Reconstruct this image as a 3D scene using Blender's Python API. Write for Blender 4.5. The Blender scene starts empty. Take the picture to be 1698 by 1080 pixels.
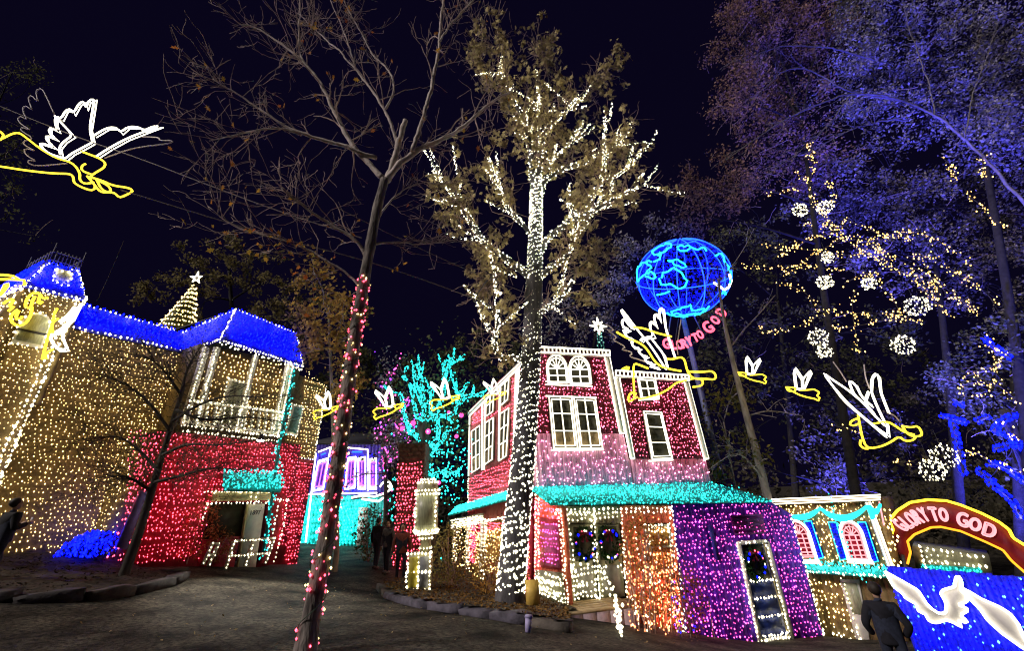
import bpy, math, random
import numpy as np
rng = np.random.default_rng(7)
random.seed(7)
R = math.radians
SC = bpy.context.scene
COL = SC.collection

# ------------------------------------------------------------------ camera
F, CX, CY = 672.0, 849.0, 540.0
EYE = np.array([0.0, 0.0, 1.7])
_z = np.array([-77.0, 1605.0, F]); _z /= np.linalg.norm(_z)
_f = np.array([0, 0, 1.0])
_y = _f - (_f @ _z) * _z; _y /= np.linalg.norm(_y)
_x = -np.cross(_y, _z)
if _x[0] < 0: _x = -_x
M = np.array([_x, _y, _z])
cam_d = bpy.data.cameras.new('camera'); cam = bpy.data.objects.new('camera', cam_d); COL.objects.link(cam)
cam_d.sensor_width = 36; cam_d.lens = F / 1698 * 36; cam_d.clip_end = 2000; cam_d.clip_start = 0.05
from mathutils import Matrix, Vector
rgt, up, fwd = M[:, 0], M[:, 1], M[:, 2]
mw = Matrix(((rgt[0], up[0], -fwd[0], EYE[0]), (rgt[1], up[1], -fwd[1], EYE[1]), (rgt[2], up[2], -fwd[2], EYE[2]), (0, 0, 0, 1)))
cam.matrix_world = mw
SC.camera = cam

# ------------------------------------------------------------------ night sky, moon, exposure
world = bpy.data.worlds.new('World'); SC.world = world; world.use_nodes = True
wn = world.node_tree.nodes; wl = world.node_tree.links; wn.clear()
sky = wn.new('ShaderNodeTexSky'); sky.sky_type = 'NISHITA'; sky.sun_disc = False
sky.sun_elevation = R(36); sky.sun_rotation = R(243)
bg1 = wn.new('ShaderNodeBackground'); bg1.inputs[1].default_value = 0.00005
bg2 = wn.new('ShaderNodeBackground'); bg2.inputs[0].default_value = (0.26, 0.16, 1.0, 1); bg2.inputs[1].default_value = 0.0068
add = wn.new('ShaderNodeAddShader'); wo = wn.new('ShaderNodeOutputWorld')
wl.new(sky.outputs[0], bg1.inputs[0]); wl.new(bg1.outputs[0], add.inputs[0]); wl.new(bg2.outputs[0], add.inputs[1]); wl.new(add.outputs[0], wo.inputs[0])
sun_d = bpy.data.lights.new('moon', 'SUN'); sun = bpy.data.objects.new('moon', sun_d); COL.objects.link(sun)
sun_d.energy = 2.2; sun_d.angle = R(12); sun_d.color = (1.0, 0.90, 0.86)
_az, _el = R(243), R(36)      # where the moonlight comes from: behind the camera
sun.rotation_euler = Vector((-math.sin(_az) * math.cos(_el), -math.cos(_az) * math.cos(_el), -math.sin(_el))).to_track_quat('-Z', 'Y').to_euler()
SC.view_settings.view_transform = 'Standard'; SC.view_settings.look = 'None'
SC.view_settings.exposure = 0.45; SC.view_settings.gamma = 1; SC.view_settings.use_curve_mapping = False
SC.render.engine = 'CYCLES'
cy = SC.cycles
cy.use_denoising = True; cy.max_bounces = 4; cy.diffuse_bounces = 2; cy.glossy_bounces = 2; cy.transmission_bounces = 2
cy.sample_clamp_indirect = 3; cy.filter_width = 1.15; cy.use_light_tree = True; cy.caustics_reflective = False; cy.caustics_refractive = False

# ------------------------------------------------------------------ projection helpers
A = np.array
def ray(px, py): return M @ A([(px - CX) / F, (CY - py) / F, 1.0])
def at(px, py, Y):
    d = ray(px, py); return EYE + d * (Y / d[1])
def atz(px, py, z):
    d = ray(px, py); return EYE + d * ((z - EYE[2]) / d[2])
class Wall:                                       # a vertical plane: u along its azimuth, z up, out towards the viewer
    def __init__(s, O, az):
        s.O = A([O[0], O[1], 0.0]); s.az = az; a = R(az)
        s.d = A([math.sin(a), math.cos(a), 0]); s.n = A([math.cos(a), -math.sin(a), 0])
        if s.n @ (EYE * A([1, 1, 0]) - s.O) < 0: s.n = -s.n
    def uv(s, px, py):
        d = ray(px, py); t = ((s.O - EYE) @ s.n) / (d @ s.n); p = EYE + d * t
        return A([(p - s.O) @ s.d, p[2]])
    def P(s, u, z, out=0.0): return s.O + s.d * u + s.n * out + A([0, 0, z])
    def px(s, px, py, out=0.0):                   # pixel onto this plane pushed out by `out`
        w = s.off(out) if out else s; q = w.uv(px, py); return w.P(*q)
    def off(s, d):
        w = Wall.__new__(Wall); w.__dict__.update(s.__dict__); w.O = s.O + s.n * d; return w
    def poly(s, pts): return [s.uv(*p) for p in pts]

# ------------------------------------------------------------------ mesh helpers
class MB:
    def __init__(s): s.v = []; s.n = 0; s.f = {}; s.ng = []
    def add(s, v, faces):
        v = np.asarray(v, float).reshape(-1, 3)
        for f in faces:
            if isinstance(f, np.ndarray) and f.ndim == 2: s.f.setdefault(f.shape[1], []).append(f + s.n)
            else: s.f.setdefault(len(f), []).append(np.asarray(f).reshape(1, -1) + s.n)
        s.v.append(v); s.n += len(v)
    def empty(s): return s.n == 0
    def mesh(s, name, loc=(0, 0, 0), smooth=False):
        V = (np.concatenate(s.v) - A(loc)).astype(np.float32)
        me = bpy.data.meshes.new(name)
        me.vertices.add(len(V)); me.vertices.foreach_set('co', V.ravel())
        lo = []; tot = []
        for k, fl in s.f.items():
            f = np.concatenate(fl); lo.append(f.ravel()); tot.append(np.full(len(f), k))
        lo = np.concatenate(lo).astype(np.int32); tot = np.concatenate(tot).astype(np.int32)
        me.loops.add(len(lo)); me.loops.foreach_set('vertex_index', lo)
        st = np.concatenate([[0], np.cumsum(tot)[:-1]]).astype(np.int32)
        me.polygons.add(len(tot)); me.polygons.foreach_set('loop_start', st)
        try: me.polygons.foreach_set('loop_total', tot)
        except Exception: pass
        if smooth: me.polygons.foreach_set('use_smooth', np.ones(len(tot), bool))
        me.update(calc_edges=True); me.validate()
        return me
LOC = {}
def obj(name, mb, mat, parent=None, label=None, kind=None, smooth=False, loc=None):
    if mb is None or mb.empty(): return None
    base = LOC[parent] if parent is not None else A(loc if loc is not None else (0, 0, 0), float)
    me = mb.mesh(name, base, smooth); o = bpy.data.objects.new(name, me); COL.objects.link(o)
    if mat: me.materials.append(mat)
    if parent is not None: o.parent = parent
    else: o.location = Vector(base)
    LOC[o] = base
    if label: o['label'] = label
    if kind: o['kind'] = kind
    return o
def tag(o, label=None, cat=None, group=None, kind=None):
    if label: o['label'] = label
    if cat: o['category'] = cat
    if group: o['group'] = group
    if kind: o['kind'] = kind
    return o
def thing(name, label, cat, loc, group=None):
    o = bpy.data.objects.new(name, None); COL.objects.link(o); o.location = Vector(loc); o.empty_display_size = .2
    LOC[o] = A(loc, float); return tag(o, label, cat, group)
def copy_thing(o, loc, label=None, scale=1.0, rz=0.0, mirror=False):
    c = o.copy(); COL.objects.link(c); c.location = Vector(loc); LOC[c] = A(loc, float)
    c.scale = (-scale if mirror else scale, scale, scale); c.rotation_euler = (0, 0, rz)
    if label: c['label'] = label
    for ch in o.children:
        k = ch.copy(); COL.objects.link(k); k.parent = c; LOC[k] = LOC[c]
        for g in ch.children:
            h = g.copy(); COL.objects.link(h); h.parent = k; LOC[h] = LOC[c]
    return c

def tube(mb, pts, r, n=6, cap=True):
    P = np.asarray(pts, float); m = len(P)
    if m < 2: return
    rr = np.full(m, r, float) if np.isscalar(r) else np.asarray(r, float)
    T = np.gradient(P, axis=0); T /= np.linalg.norm(T, axis=1, keepdims=True) + 1e-9
    ref = A([0, 0, 1.0]) if abs(T[0][2]) < .9 else A([1.0, 0, 0])
    N = np.cross(T[0], ref); N /= np.linalg.norm(N); Ns = [N]
    for i in range(1, m):
        N = N - (N @ T[i]) * T[i]; l = np.linalg.norm(N)
        if l < 1e-5: N = np.cross(T[i], ref + .01); l = np.linalg.norm(N)
        N = N / l; Ns.append(N)
    Ns = A(Ns); B = np.cross(T, Ns)
    a = np.arange(n) * 2 * math.pi / n
    V = P[:, None] + rr[:, None, None] * (np.cos(a)[None, :, None] * Ns[:, None] + np.sin(a)[None, :, None] * B[:, None])
    i = np.arange(m - 1)[:, None] * n; k = np.arange(n)[None]; k2 = (k + 1) % n
    q = np.stack([i + k, i + k2, i + n + k2, i + n + k], -1).reshape(-1, 4)
    fs = [q]
    if cap: fs += [list(range(n))[::-1], list(range((m - 1) * n, m * n))]
    mb.add(V.reshape(-1, 3), fs)
def bar(mb, p, q, w, d=None, upv=(0, 0, 1)):      # rectangular bar
    p = A(p, float); q = A(q, float); t = q - p; t /= np.linalg.norm(t) + 1e-9
    u = A(upv, float)
    if abs(t @ u) > .95: u = A([1.0, 0, 0]) if abs(t[0]) < .9 else A([0, 1.0, 0])
    s = np.cross(t, u); s /= np.linalg.norm(s); u = np.cross(s, t); d = d or w
    c = [(-1, -1), (1, -1), (1, 1), (-1, 1)]
    V = [p + s * a * w / 2 + u * b * d / 2 for a, b in c] + [q + s * a * w / 2 + u * b * d / 2 for a, b in c]
    mb.add(V, [[3, 2, 1, 0], [4, 5, 6, 7], [0, 1, 5, 4], [1, 2, 6, 5], [2, 3, 7, 6], [3, 0, 4, 7]])
def prism(mb, wall, uv, o0, o1):                  # polygon on a wall extruded outwards
    n = len(uv); V = [wall.P(u, z, o0) for u, z in uv] + [wall.P(u, z, o1) for u, z in uv]
    mb.add(V, [list(range(n))[::-1], list(range(n, 2 * n))] + [[i, (i + 1) % n, n + (i + 1) % n, n + i] for i in range(n)])
def slab(mb, pts, th):                            # 3D polygon thickened along its normal
    P = A(pts, float); nrm = np.cross(P[1] - P[0], P[-1] - P[0]); nrm /= np.linalg.norm(nrm); n = len(P)
    V = np.concatenate([P, P + nrm * th])
    mb.add(V, [list(range(n))[::-1], list(range(n, 2 * n))] + [[i, (i + 1) % n, n + (i + 1) % n, n + i] for i in range(n)])
def box(mb, c, s, rz=0.0, jit=0.0):
    V = A([(x, y, z) for x in (-.5, .5) for y in (-.5, .5) for z in (-.5, .5)]) * A(s)
    if jit: V = V + rng.uniform(-jit, jit, V.shape)
    ca, sa = math.cos(rz), math.sin(rz)
    V = np.stack([V[:, 0] * ca - V[:, 1] * sa, V[:, 0] * sa + V[:, 1] * ca, V[:, 2]], 1) + A(c)
    mb.add(V, [[0, 1, 3, 2], [4, 6, 7, 5], [0, 4, 5, 1], [2, 3, 7, 6], [0, 2, 6, 4], [1, 5, 7, 3]])
def lathe(mb, c, prof, n=16):
    a = np.arange(n) * 2 * math.pi / n; V = []
    for r, z in prof: V.append(np.stack([c[0] + r * np.cos(a), c[1] + r * np.sin(a), np.full(n, c[2] + z)], 1))
    m = len(prof); i = np.arange(m - 1)[:, None] * n; k = np.arange(n)[None]; k2 = (k + 1) % n
    mb.add(np.concatenate(V), [np.stack([i + k, i + k2, i + n + k2, i + n + k], -1).reshape(-1, 4), list(range(n))[::-1], list(range((m - 1) * n, m * n))])
OCT_V = A([(1, 0, 0), (-1, 0, 0), (0, 1, 0), (0, -1, 0), (0, 0, 1.25), (0, 0, -1.25)], float)
OCT_F = A([(0, 2, 4), (2, 1, 4), (1, 3, 4), (3, 0, 4), (2, 0, 5), (1, 2, 5), (3, 1, 5), (0, 3, 5)])
def bulbs(mb, P, r=.03):
    P = np.asarray(P, float).reshape(-1, 3); n = len(P)
    if n == 0: return
    rr = r * rng.uniform(.55, 1.2, n)
    V = P[:, None] + OCT_V[None] * rr[:, None, None]
    mb.add(V.reshape(-1, 3), [(OCT_F[None] + (np.arange(n) * 6)[:, None, None]).reshape(-1, 3)])
def resample(pts, sp, jit=0.0):
    P = np.asarray(pts, float); L = np.concatenate([[0], np.cumsum(np.linalg.norm(np.diff(P, axis=0), axis=1))])
    n = max(2, int(L[-1] / sp) + 1); t = np.linspace(0, L[-1], n)
    Q = np.stack([np.interp(t, L, P[:, k]) for k in range(3)], 1)
    if jit: Q += rng.normal(0, jit, Q.shape)
    return Q
def inpoly(x, y, poly):
    poly = A(poly); ins = np.zeros(len(x), bool); j = len(poly) - 1
    for i in range(len(poly)):
        xi, yi = poly[i]; xj, yj = poly[j]
        c = ((yi > y) != (yj > y)) & (x < (xj - xi) * (y - yi) / (yj - yi + 1e-12) + xi); ins ^= c; j = i
    return ins
def fill(wall, poly, sp, holes=(), jit=.3, out=.045, drop=.04, is_uv=False, dz=None):   # bulbs strung in sagging rows over a wall
    P = A(poly if is_uv else wall.poly(poly)); lo, hi = P.min(0), P.max(0); dz = dz or sp * .9
    rows = np.arange(lo[1], hi[1], dz); U = []; Z = []
    for i, z in enumerate(rows):
        u = np.arange(lo[0] + rng.uniform(0, sp), hi[0], sp); k = rng.uniform(.8, 1.5); ph = rng.uniform(0, 6)
        U.append(u + rng.normal(0, jit * sp * .5, len(u))); Z.append(z + .3 * dz * np.sin(u * k + ph) + rng.normal(0, jit * dz * .5, len(u)))
    U = np.concatenate(U); Z = np.concatenate(Z); ok = inpoly(U, Z, P) & (rng.random(len(U)) > drop)
    for h in holes: ok &= ~inpoly(U, Z, A(h if is_uv else wall.poly(h)))
    U, Z = U[ok], Z[ok]
    return wall.O + wall.d * U[:, None] + wall.n * (out + rng.uniform(-.01, .02, len(U)))[:, None] + A([0, 0, 1.0]) * Z[:, None]

# ------------------------------------------------------------------ materials
MATS = {}
def mat(name, col, rough=.7, var=.25, scale=6.0, bump=.15, bscale=None, metal=0.0, col2=None, spec=.3, stretch=None):
    if name in MATS: return MATS[name]
    m = bpy.data.materials.new(name); m.use_nodes = True; n = m.node_tree.nodes; l = m.node_tree.links
    b = n['Principled BSDF']; b.inputs['Roughness'].default_value = rough; b.inputs['Metallic'].default_value = metal
    b.inputs['Specular IOR Level'].default_value = spec
    tc = n.new('ShaderNodeTexCoord'); mp = n.new('ShaderNodeMapping'); l.new(tc.outputs['Object'], mp.inputs[0])
    if stretch: mp.inputs['Scale'].default_value = stretch
    ns = n.new('ShaderNodeTexNoise'); ns.inputs['Scale'].default_value = scale; ns.inputs['Detail'].default_value = 6; l.new(mp.outputs[0], ns.inputs['Vector'])
    cr = n.new('ShaderNodeValToRGB'); c = A(col); c2 = A(col2) if col2 else c * (1 - var * 1.4)
    cr.color_ramp.elements[0].position = .3; cr.color_ramp.elements[1].position = .72
    cr.color_ramp.elements[0].color = (*c2, 1); cr.color_ramp.elements[1].color = (*np.minimum(c * (1 + var * .4), 1), 1)
    l.new(ns.outputs['Fac'], cr.inputs[0]); l.new(cr.outputs[0], b.inputs['Base Color'])
    if bump:
        n2 = n.new('ShaderNodeTexNoise'); n2.inputs['Scale'].default_value = bscale or scale * 5; n2.inputs['Detail'].default_value = 4; l.new(mp.outputs[0], n2.inputs['Vector'])
        bp = n.new('ShaderNodeBump'); bp.inputs['Strength'].default_value = bump; bp.inputs['Distance'].default_value = .03
        l.new(n2.outputs['Fac'], bp.inputs['Height']); l.new(bp.outputs[0], b.inputs['Normal'])
    MATS[name] = m; return m
def glow(name, col, s, lo=.25):
    if name in MATS: return MATS[name]
    m = bpy.data.materials.new(name); m.use_nodes = True; n = m.node_tree.nodes; l = m.node_tree.links; n.clear()
    e = n.new('ShaderNodeEmission'); o = n.new('ShaderNodeOutputMaterial'); l.new(e.outputs[0], o.inputs[0])
    g = n.new('ShaderNodeNewGeometry'); mr = n.new('ShaderNodeMapRange'); mr.inputs[3].default_value = s * lo; mr.inputs[4].default_value = s * (2 - lo)
    l.new(g.outputs['Random Per Island'], mr.inputs[0]); l.new(mr.outputs[0], e.inputs[1])
    e.inputs[0].default_value = (*col, 1); MATS[name] = m; return m
def leafmat(name, c1, c2, tr=.35):
    m = bpy.data.materials.new(name); m.use_nodes = True; n = m.node_tree.nodes; l = m.node_tree.links; n.clear()
    o = n.new('ShaderNodeOutputMaterial'); d = n.new('ShaderNodeBsdfDiffuse'); t = n.new('ShaderNodeBsdfTranslucent'); mx = n.new('ShaderNodeMixShader')
    g = n.new('ShaderNodeNewGeometry'); cr = n.new('ShaderNodeValToRGB')
    cr.color_ramp.elements[0].color = (*c1, 1); cr.color_ramp.elements[1].color = (*c2, 1)
    l.new(g.outputs['Random Per Island'], cr.inputs[0]); l.new(cr.outputs[0], d.inputs[0]); l.new(cr.outputs[0], t.inputs[0])
    mx.inputs[0].default_value = tr; l.new(d.outputs[0], mx.inputs[1]); l.new(t.outputs[0], mx.inputs[2]); l.new(mx.outputs[0], o.inputs[0])
    MATS[name] = m; return m
GW = glow('warm_white_bulb', (1, .90, .58), 4.5)
GY = glow('golden_bulb', (1, .68, .25), 4.2)
GR = glow('red_bulb', (1, .07, .12), 4.5)
GO = glow('orange_bulb', (1, .26, .09), 6.5)
GK = glow('rose_bulb', (1, .12, .22), 4.2)
GM = glow('magenta_bulb', (1, .08, .42), 4.5)
GT = glow('teal_bulb', (.03, .85, .78), 2.4)
GB = glow('blue_bulb', (.001, .003, 1), 9)
GC = glow('pale_blue_bulb', (.12, .42, 1), 2.6)
RW = glow('white_rope_light', (1, .93, .72), 3.2, .8)
RY = glow('yellow_rope_light', (1, .66, .03), 2.6, .8)
RO = glow('orange_rope_light', (1, .36, .02), 1.6, .8)
RR = glow('red_rope_light', (1, .08, .14), 3.0, .8)
RP = glow('pink_rope_light', (1, .35, .38), 1.4, .8)
RB = glow('blue_rope_light', (.008, .055, 1), 5.5, .8)
RT = glow('teal_rope_light', (.02, .75, .85), 2.4, .8)
RV = glow('violet_rope_light', (.45, .12, 1), 2.4, .8)
GP = glow('pink_ball', (1, .08, .35), 1.5)
LAMP = glow('flood_lamp_glass', (1, .95, .85), 30)
GLASS = mat('dark_glass', (.04, .038, .022), .5, .5, 5, 0, spec=.18)
LOWP = mat('amber_lit_pane', (.34, .24, .12), .6, .4, 6, .05)  # amber light of the sill bulbs on the bottom panes, put into their colour
PALEG = mat('curtained_glass', (.40, .42, .27), .35, .25, 9, .05, stretch=(4, 4, .6))
WHITE = mat('white_paint', (.72, .70, .62), .55, .1, 8, .05)
FRAME = mat('dull_white_frame', (.34, .32, .26), .6, .1, 8, .05)
DARK = mat('dark_metal', (.03, .03, .035), .5, .2, 12, .05)
WIRE = mat('unlit_rope', (.42, .36, .36), .5, .1, 20, 0)

# ------------------------------------------------------------------ planes of the place
L_az = 23.6
LF = Wall(atz(440, 940, -.1), L_az)                       # front of the mansion's projecting block
_B = LF.uv(365, 563); _Bp = LF.P(*_B)
_d = ray(305, 583); _d2 = _d / np.hypot(_d[0], _d[1])
# main wall: the line from the block's corner straight back meets the ray of the inner corner
_n = LF.n; _m = np.linalg.solve(A([[_n[0], _d[0]], [_n[1], _d[1]]]), A([_Bp[0] - EYE[0], _Bp[1] - EYE[1]]))
LM_D = float(_m[0])
LM = LF.off(-LM_D)
LT = LM.off(.45)                                          # tower front
G_az, S_az = 75.0, -21.0
G = Wall(at(940, 1008, 12.5), G_az)                       # shop front, ground floor
U = G.off(-1.15)                                          # upper floor front
KC = U.px(886, 760)                                       # corner of the upper floor
S = Wall(KC, S_az)                                        # side front of the shop
RBW = Wall(at(1470, 945, 13.2), -29.0)                    # small yellow theatre on the right
FN = Wall(at(1560, 1040, 9.8), -36.0)                      # blue fence
SHOP = Wall(at(560, 880, 24.0), 95.0)
# terrain: thin plate through known spots
def w3(w, px, py): return w.px(px, py)
anch = [A([0, 0, 0.0]), A([-4, 0, .1]), A([4, 0, -.3]), A([0, -8, .3]), A([-6, 5.5, .05]), atz(849, 1080, -.25), atz(515, 1085, -.05), atz(1200, 1078, -1.35),
        w3(LF, 440, 942), w3(LF, 330, 940), w3(LF, 225, 942), w3(LM, 120, 921), w3(LM, 30, 925), w3(LM, 500, 936), G.px(945, 1016), G.px(1040, 1030), G.px(1258, 1066), G.px(1362, 1054),
        at(640, 990, 12.6), at(620, 930, 19.), at(560, 905, 24.), RBW.px(1400, 1062), RBW.px(1475, 1062), FN.px(1530, 1090), FN.px(1700, 1100),
        A([-50, 10, 1.2]), A([-60, 60, 2]), A([0, 70, -1.0]), A([60, 60, -2.5]), A([40, 5, -2.2]), A([60, -10, -2.]), A([-60, -20, 1.])]
AN = A(anch)
def _k(r2): return np.where(r2 > 1e-9, .5 * r2 * np.log(r2 + 1e-12), 0)
_n = len(AN); _K = _k(((AN[:, None, :2] - AN[None, :, :2]) ** 2).sum(-1)) + np.eye(_n) * .6
_Pm = np.concatenate([np.ones((_n, 1)), AN[:, :2]], 1)
_S = np.linalg.solve(np.block([[_K, _Pm], [_Pm.T, np.zeros((3, 3))]]), np.concatenate([AN[:, 2], np.zeros(3)]))
def gz(x, y):
    x = np.clip(np.asarray(x, float), -70, 70); y = np.clip(np.asarray(y, float), -25, 80)
    r2 = (x[..., None] - AN[:, 0]) ** 2 + (y[..., None] - AN[:, 1]) ** 2
    return _k(r2) @ _S[:_n] + _S[_n] + _S[_n + 1] * x + _S[_n + 2] * y
def ong(px, py, dz=0.0):                                  # pixel onto the ground
    d = ray(px, py); a, b = 1.0, 60.0
    for t in np.linspace(1, 60, 400):
        p = EYE + d * t
        if p[2] < gz(p[0], p[1]) + dz: b = t; a = t - .2; break
    for _ in range(30):
        t = (a + b) / 2; p = EYE + d * t
        if p[2] < gz(p[0], p[1]) + dz: b = t
        else: a = t
    return EYE + d * b
def gpt(x, y, dz=0.0): return A([x, y, float(gz(x, y)) + dz])

# ------------------------------------------------------------------ ground
ASPH = mat('asphalt', (.058, .051, .038), .8, .8, 1.3, 1.0, 55, spec=.08)
def _grain(m):                                     # pale aggregate specks and thin cracks in the asphalt
    n = m.node_tree.nodes; l = m.node_tree.links; b = n['Principled BSDF']; src = b.inputs['Base Color'].links[0].from_socket; tc = n['Texture Coordinate']
    v = n.new('ShaderNodeTexNoise'); v.inputs['Scale'].default_value = 13; v.inputs['Detail'].default_value = 5; v.inputs['Roughness'].default_value = .75; l.new(tc.outputs['Object'], v.inputs['Vector'])
    r = n.new('ShaderNodeMapRange'); r.inputs[1].default_value = .38; r.inputs[2].default_value = .64; r.inputs[3].default_value = .2; r.inputs[4].default_value = 2.1; l.new(v.outputs['Fac'], r.inputs[0])
    c = n.new('ShaderNodeTexVoronoi'); c.feature = 'DISTANCE_TO_EDGE'; c.inputs['Scale'].default_value = .33; wv = n.new('ShaderNodeTexNoise'); wv.inputs['Scale'].default_value = 1.2; wv.inputs['Detail'].default_value = 5; l.new(tc.outputs['Object'], wv.inputs['Vector'])
    ad = n.new('ShaderNodeVectorMath'); ad.operation = 'ADD'; l.new(tc.outputs['Object'], ad.inputs[0]); l.new(wv.outputs['Color'], ad.inputs[1]); l.new(ad.outputs[0], c.inputs['Vector'])
    cm = n.new('ShaderNodeMapRange'); cm.inputs[1].default_value = .0; cm.inputs[2].default_value = .012; cm.inputs[3].default_value = .35; cm.inputs[4].default_value = 1; l.new(c.outputs['Distance'], cm.inputs[0])
    mu = n.new('ShaderNodeMath'); mu.operation = 'MULTIPLY'; l.new(r.outputs[0], mu.inputs[0]); l.new(cm.outputs[0], mu.inputs[1])
    mx = n.new('ShaderNodeVectorMath'); mx.operation = 'SCALE'; l.new(src, mx.inputs[0]); l.new(mu.outputs[0], mx.inputs['Scale']); l.new(mx.outputs[0], b.inputs['Base Color'])
_grain(ASPH)
LITTER = mat('mulch', (.04, .028, .018), .9, .6, 9, .6, 60)
gx = np.concatenate([np.linspace(-300, -32, 12), np.linspace(-30, 30, 121), np.linspace(32, 300, 12)])
gy = np.concatenate([np.linspace(-120, -12, 8), np.linspace(-10, 40, 101), np.linspace(43, 400, 16)])
X, Y = np.meshgrid(gx, gy); Z = gz(X, Y)
mb = MB(); w, h = len(gx), len(gy); i = np.arange(h - 1)[:, None] * w + np.arange(w - 1)[None]
mb.add(np.stack([X, Y, Z], -1).reshape(-1, 3), [np.stack([i, i + 1, i + w + 1, i + w], -1).reshape(-1, 4)])
tag(obj('ground', mb, ASPH, smooth=True), kind='structure')
def sheet(name, pts, m, dz, n=26, kind='structure', bump=.0):   # an earth sheet draped on the terrain inside a plan polygon
    P = A([p[:2] for p in pts]); lo, hi = P.min(0), P.max(0); st = max(hi - lo) / n
    xs = np.arange(lo[0], hi[0] + st, st); ys = np.arange(lo[1], hi[1] + st, st); XX, YY = np.meshgrid(xs, ys)
    cx = (XX[:-1, :-1] + st / 2).ravel(); cyy = (YY[:-1, :-1] + st / 2).ravel(); ok = inpoly(cx, cyy, P)
    W = len(xs); ii = (np.arange(len(ys) - 1)[:, None] * W + np.arange(W - 1)[None]).ravel()[ok]
    ZZ = gz(XX, YY) + dz + bump * rng.random(XX.shape); b = MB()
    b.add(np.stack([XX, YY, ZZ], -1).reshape(-1, 3), [np.stack([ii, ii + 1, ii + W + 1, ii + W], -1)])
    return tag(obj(name, b, m, smooth=True), kind=kind)
def scatter_litter(name, pts, count, m, size=.05, dz=.01):
    P = A([p[:2] for p in pts]); lo, hi = P.min(0), P.max(0); q = rng.uniform(lo, hi, (count * 3, 2)); q = q[inpoly(q[:, 0], q[:, 1], P)][:count]
    c = np.stack([q[:, 0], q[:, 1], gz(q[:, 0], q[:, 1]) + dz + .03 * rng.random(len(q))], 1)
    mbx = MB(); leaves(mbx, c, size, flat=.75); return tag(obj(name, mbx, m), kind='stuff')
LEAF = A([(0, -.6, 0), (.16, -.3, .02), (.42, -.2, .08), (.2, .0, .03), (.48, .22, .1), (.18, .3, .03), (0, .65, -.05), (-.18, .3, .03), (-.48, .22, .1), (-.2, .0, .03), (-.42, -.2, .08), (-.16, -.3, .02)])
RHOMB = A([(0, -.5, 0), (.28, 0, .06), (0, .5, 0), (-.28, 0, .06)])
def leaves(mb, C, size, lobed=False, flat=0.0):
    C = np.asarray(C, float); n = len(C)
    if n == 0: return
    T = LEAF if lobed else RHOMB; k = len(T)
    q = rng.normal(0, 1, (n, 4))
    if flat: q[:, 1:3] *= (1 - flat)
    q /= np.linalg.norm(q, axis=1, keepdims=True); w, x, y, z = q.T
    Rm = np.stack([np.stack([1 - 2 * (y * y + z * z), 2 * (x * y - z * w), 2 * (x * z + y * w)], -1), np.stack([2 * (x * y + z * w), 1 - 2 * (x * x + z * z), 2 * (y * z - x * w)], -1), np.stack([2 * (x * z - y * w), 2 * (y * z + x * w), 1 - 2 * (x * x + y * y)], -1)], 1)
    s = size * rng.uniform(.6, 1.35, n)
    V = np.einsum('nij,kj->nki', Rm, T) * s[:, None, None] + C[:, None]
    mb.add(V.reshape(-1, 3), [np.arange(n * k).reshape(n, k)])

# ================================================================== MANSION (left)
TAN = mat('tan_siding', (.20, .145, .065), .8, .35, 4, .25, 30)
REDW = mat('red_painted_boards', (.34, .02, .04), .7, .3, 5, .2, 30)
BLUER = mat('blue_shingles', (.02, .03, .85), .6, .35, 7, .4, 22)
man = thing('mansion', 'large tan light-covered mansion with blue mansard roof, square tower and red ground floor', 'building', LF.P(0, float(gz(*LF.O[:2]))))
def wallpoly(name, wall, pts, m, parent, o0=-.25, o1=0.0, label=None):
    mb = MB(); prism(mb, wall, wall.poly(pts), o0, o1); return obj(name, mb, m, parent, label)
wallpoly('wall', LM, [(60, 470), (119, 541), (305, 583), (345, 592), (345, 940), (200, 960), (-120, 990), (-260, 900)], TAN, man, label='long tan wall left of the porch')
wallpoly('wall', LM, [(440, 600), (541, 640), (521, 762), (440, 752)], TAN, man, label='tan wall right of the porch')
wallpoly('wall', LM, [(400, 752), (521, 764), (490, 950), (400, 950)], REDW, man, label='red wall right of the porch')
wallpoly('wall', LF.off(-.7), [(342, 572), (500, 606), (466, 735), (300, 715)], TAN, man, label='upper wall behind the balcony')
lo = LF.off(-.02)
mb = MB()
u0, z0 = lo.uv(216, 950); u1, _ = lo.uv(468, 950); zt = lo.uv(303, 718)[1]
ul = lo.uv(222, 700)[0]
dwl = lo.poly([(344, 834), (411, 835), (404, 896), (338, 896)]); dwr = lo.poly([(411, 834), (446, 834), (432, 945), (393, 945)])
opening = [(min(dwl[0][0], dwl[3][0]) + .1, dwl[0][1]), (dwr[1][0], dwr[0][1]), (dwr[1][0], z0 - .1), (dwr[0][0] - .05, z0 - .1), (dwr[0][0] - .05, dwl[3][1]), (min(dwl[0][0], dwl[3][0]) + .1, dwl[3][1])]
o = opening
prism(mb, lo, [(u0 - .2, z0 - .4), (o[0][0], z0 - .4), (o[0][0], zt), (u0 - .2, zt)], -.25, 0)
prism(mb, lo, [(o[0][0], o[0][1]), (o[1][0], o[1][1]), (o[1][0], zt), (o[0][0], zt)], -.25, 0)
prism(mb, lo, [(o[1][0], z0 - .4), (u1, z0 - .4), (u1, zt), (o[1][0], zt)], -.25, 0)
prism(mb, lo, [(o[0][0], z0 - .4), (o[3][0], z0 - .4), (o[3][0], o[4][1]), (o[0][0], o[4][1])], -.25, 0)
obj('wall', mb, REDW, man, 'red ground floor wall under the balcony')
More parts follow.
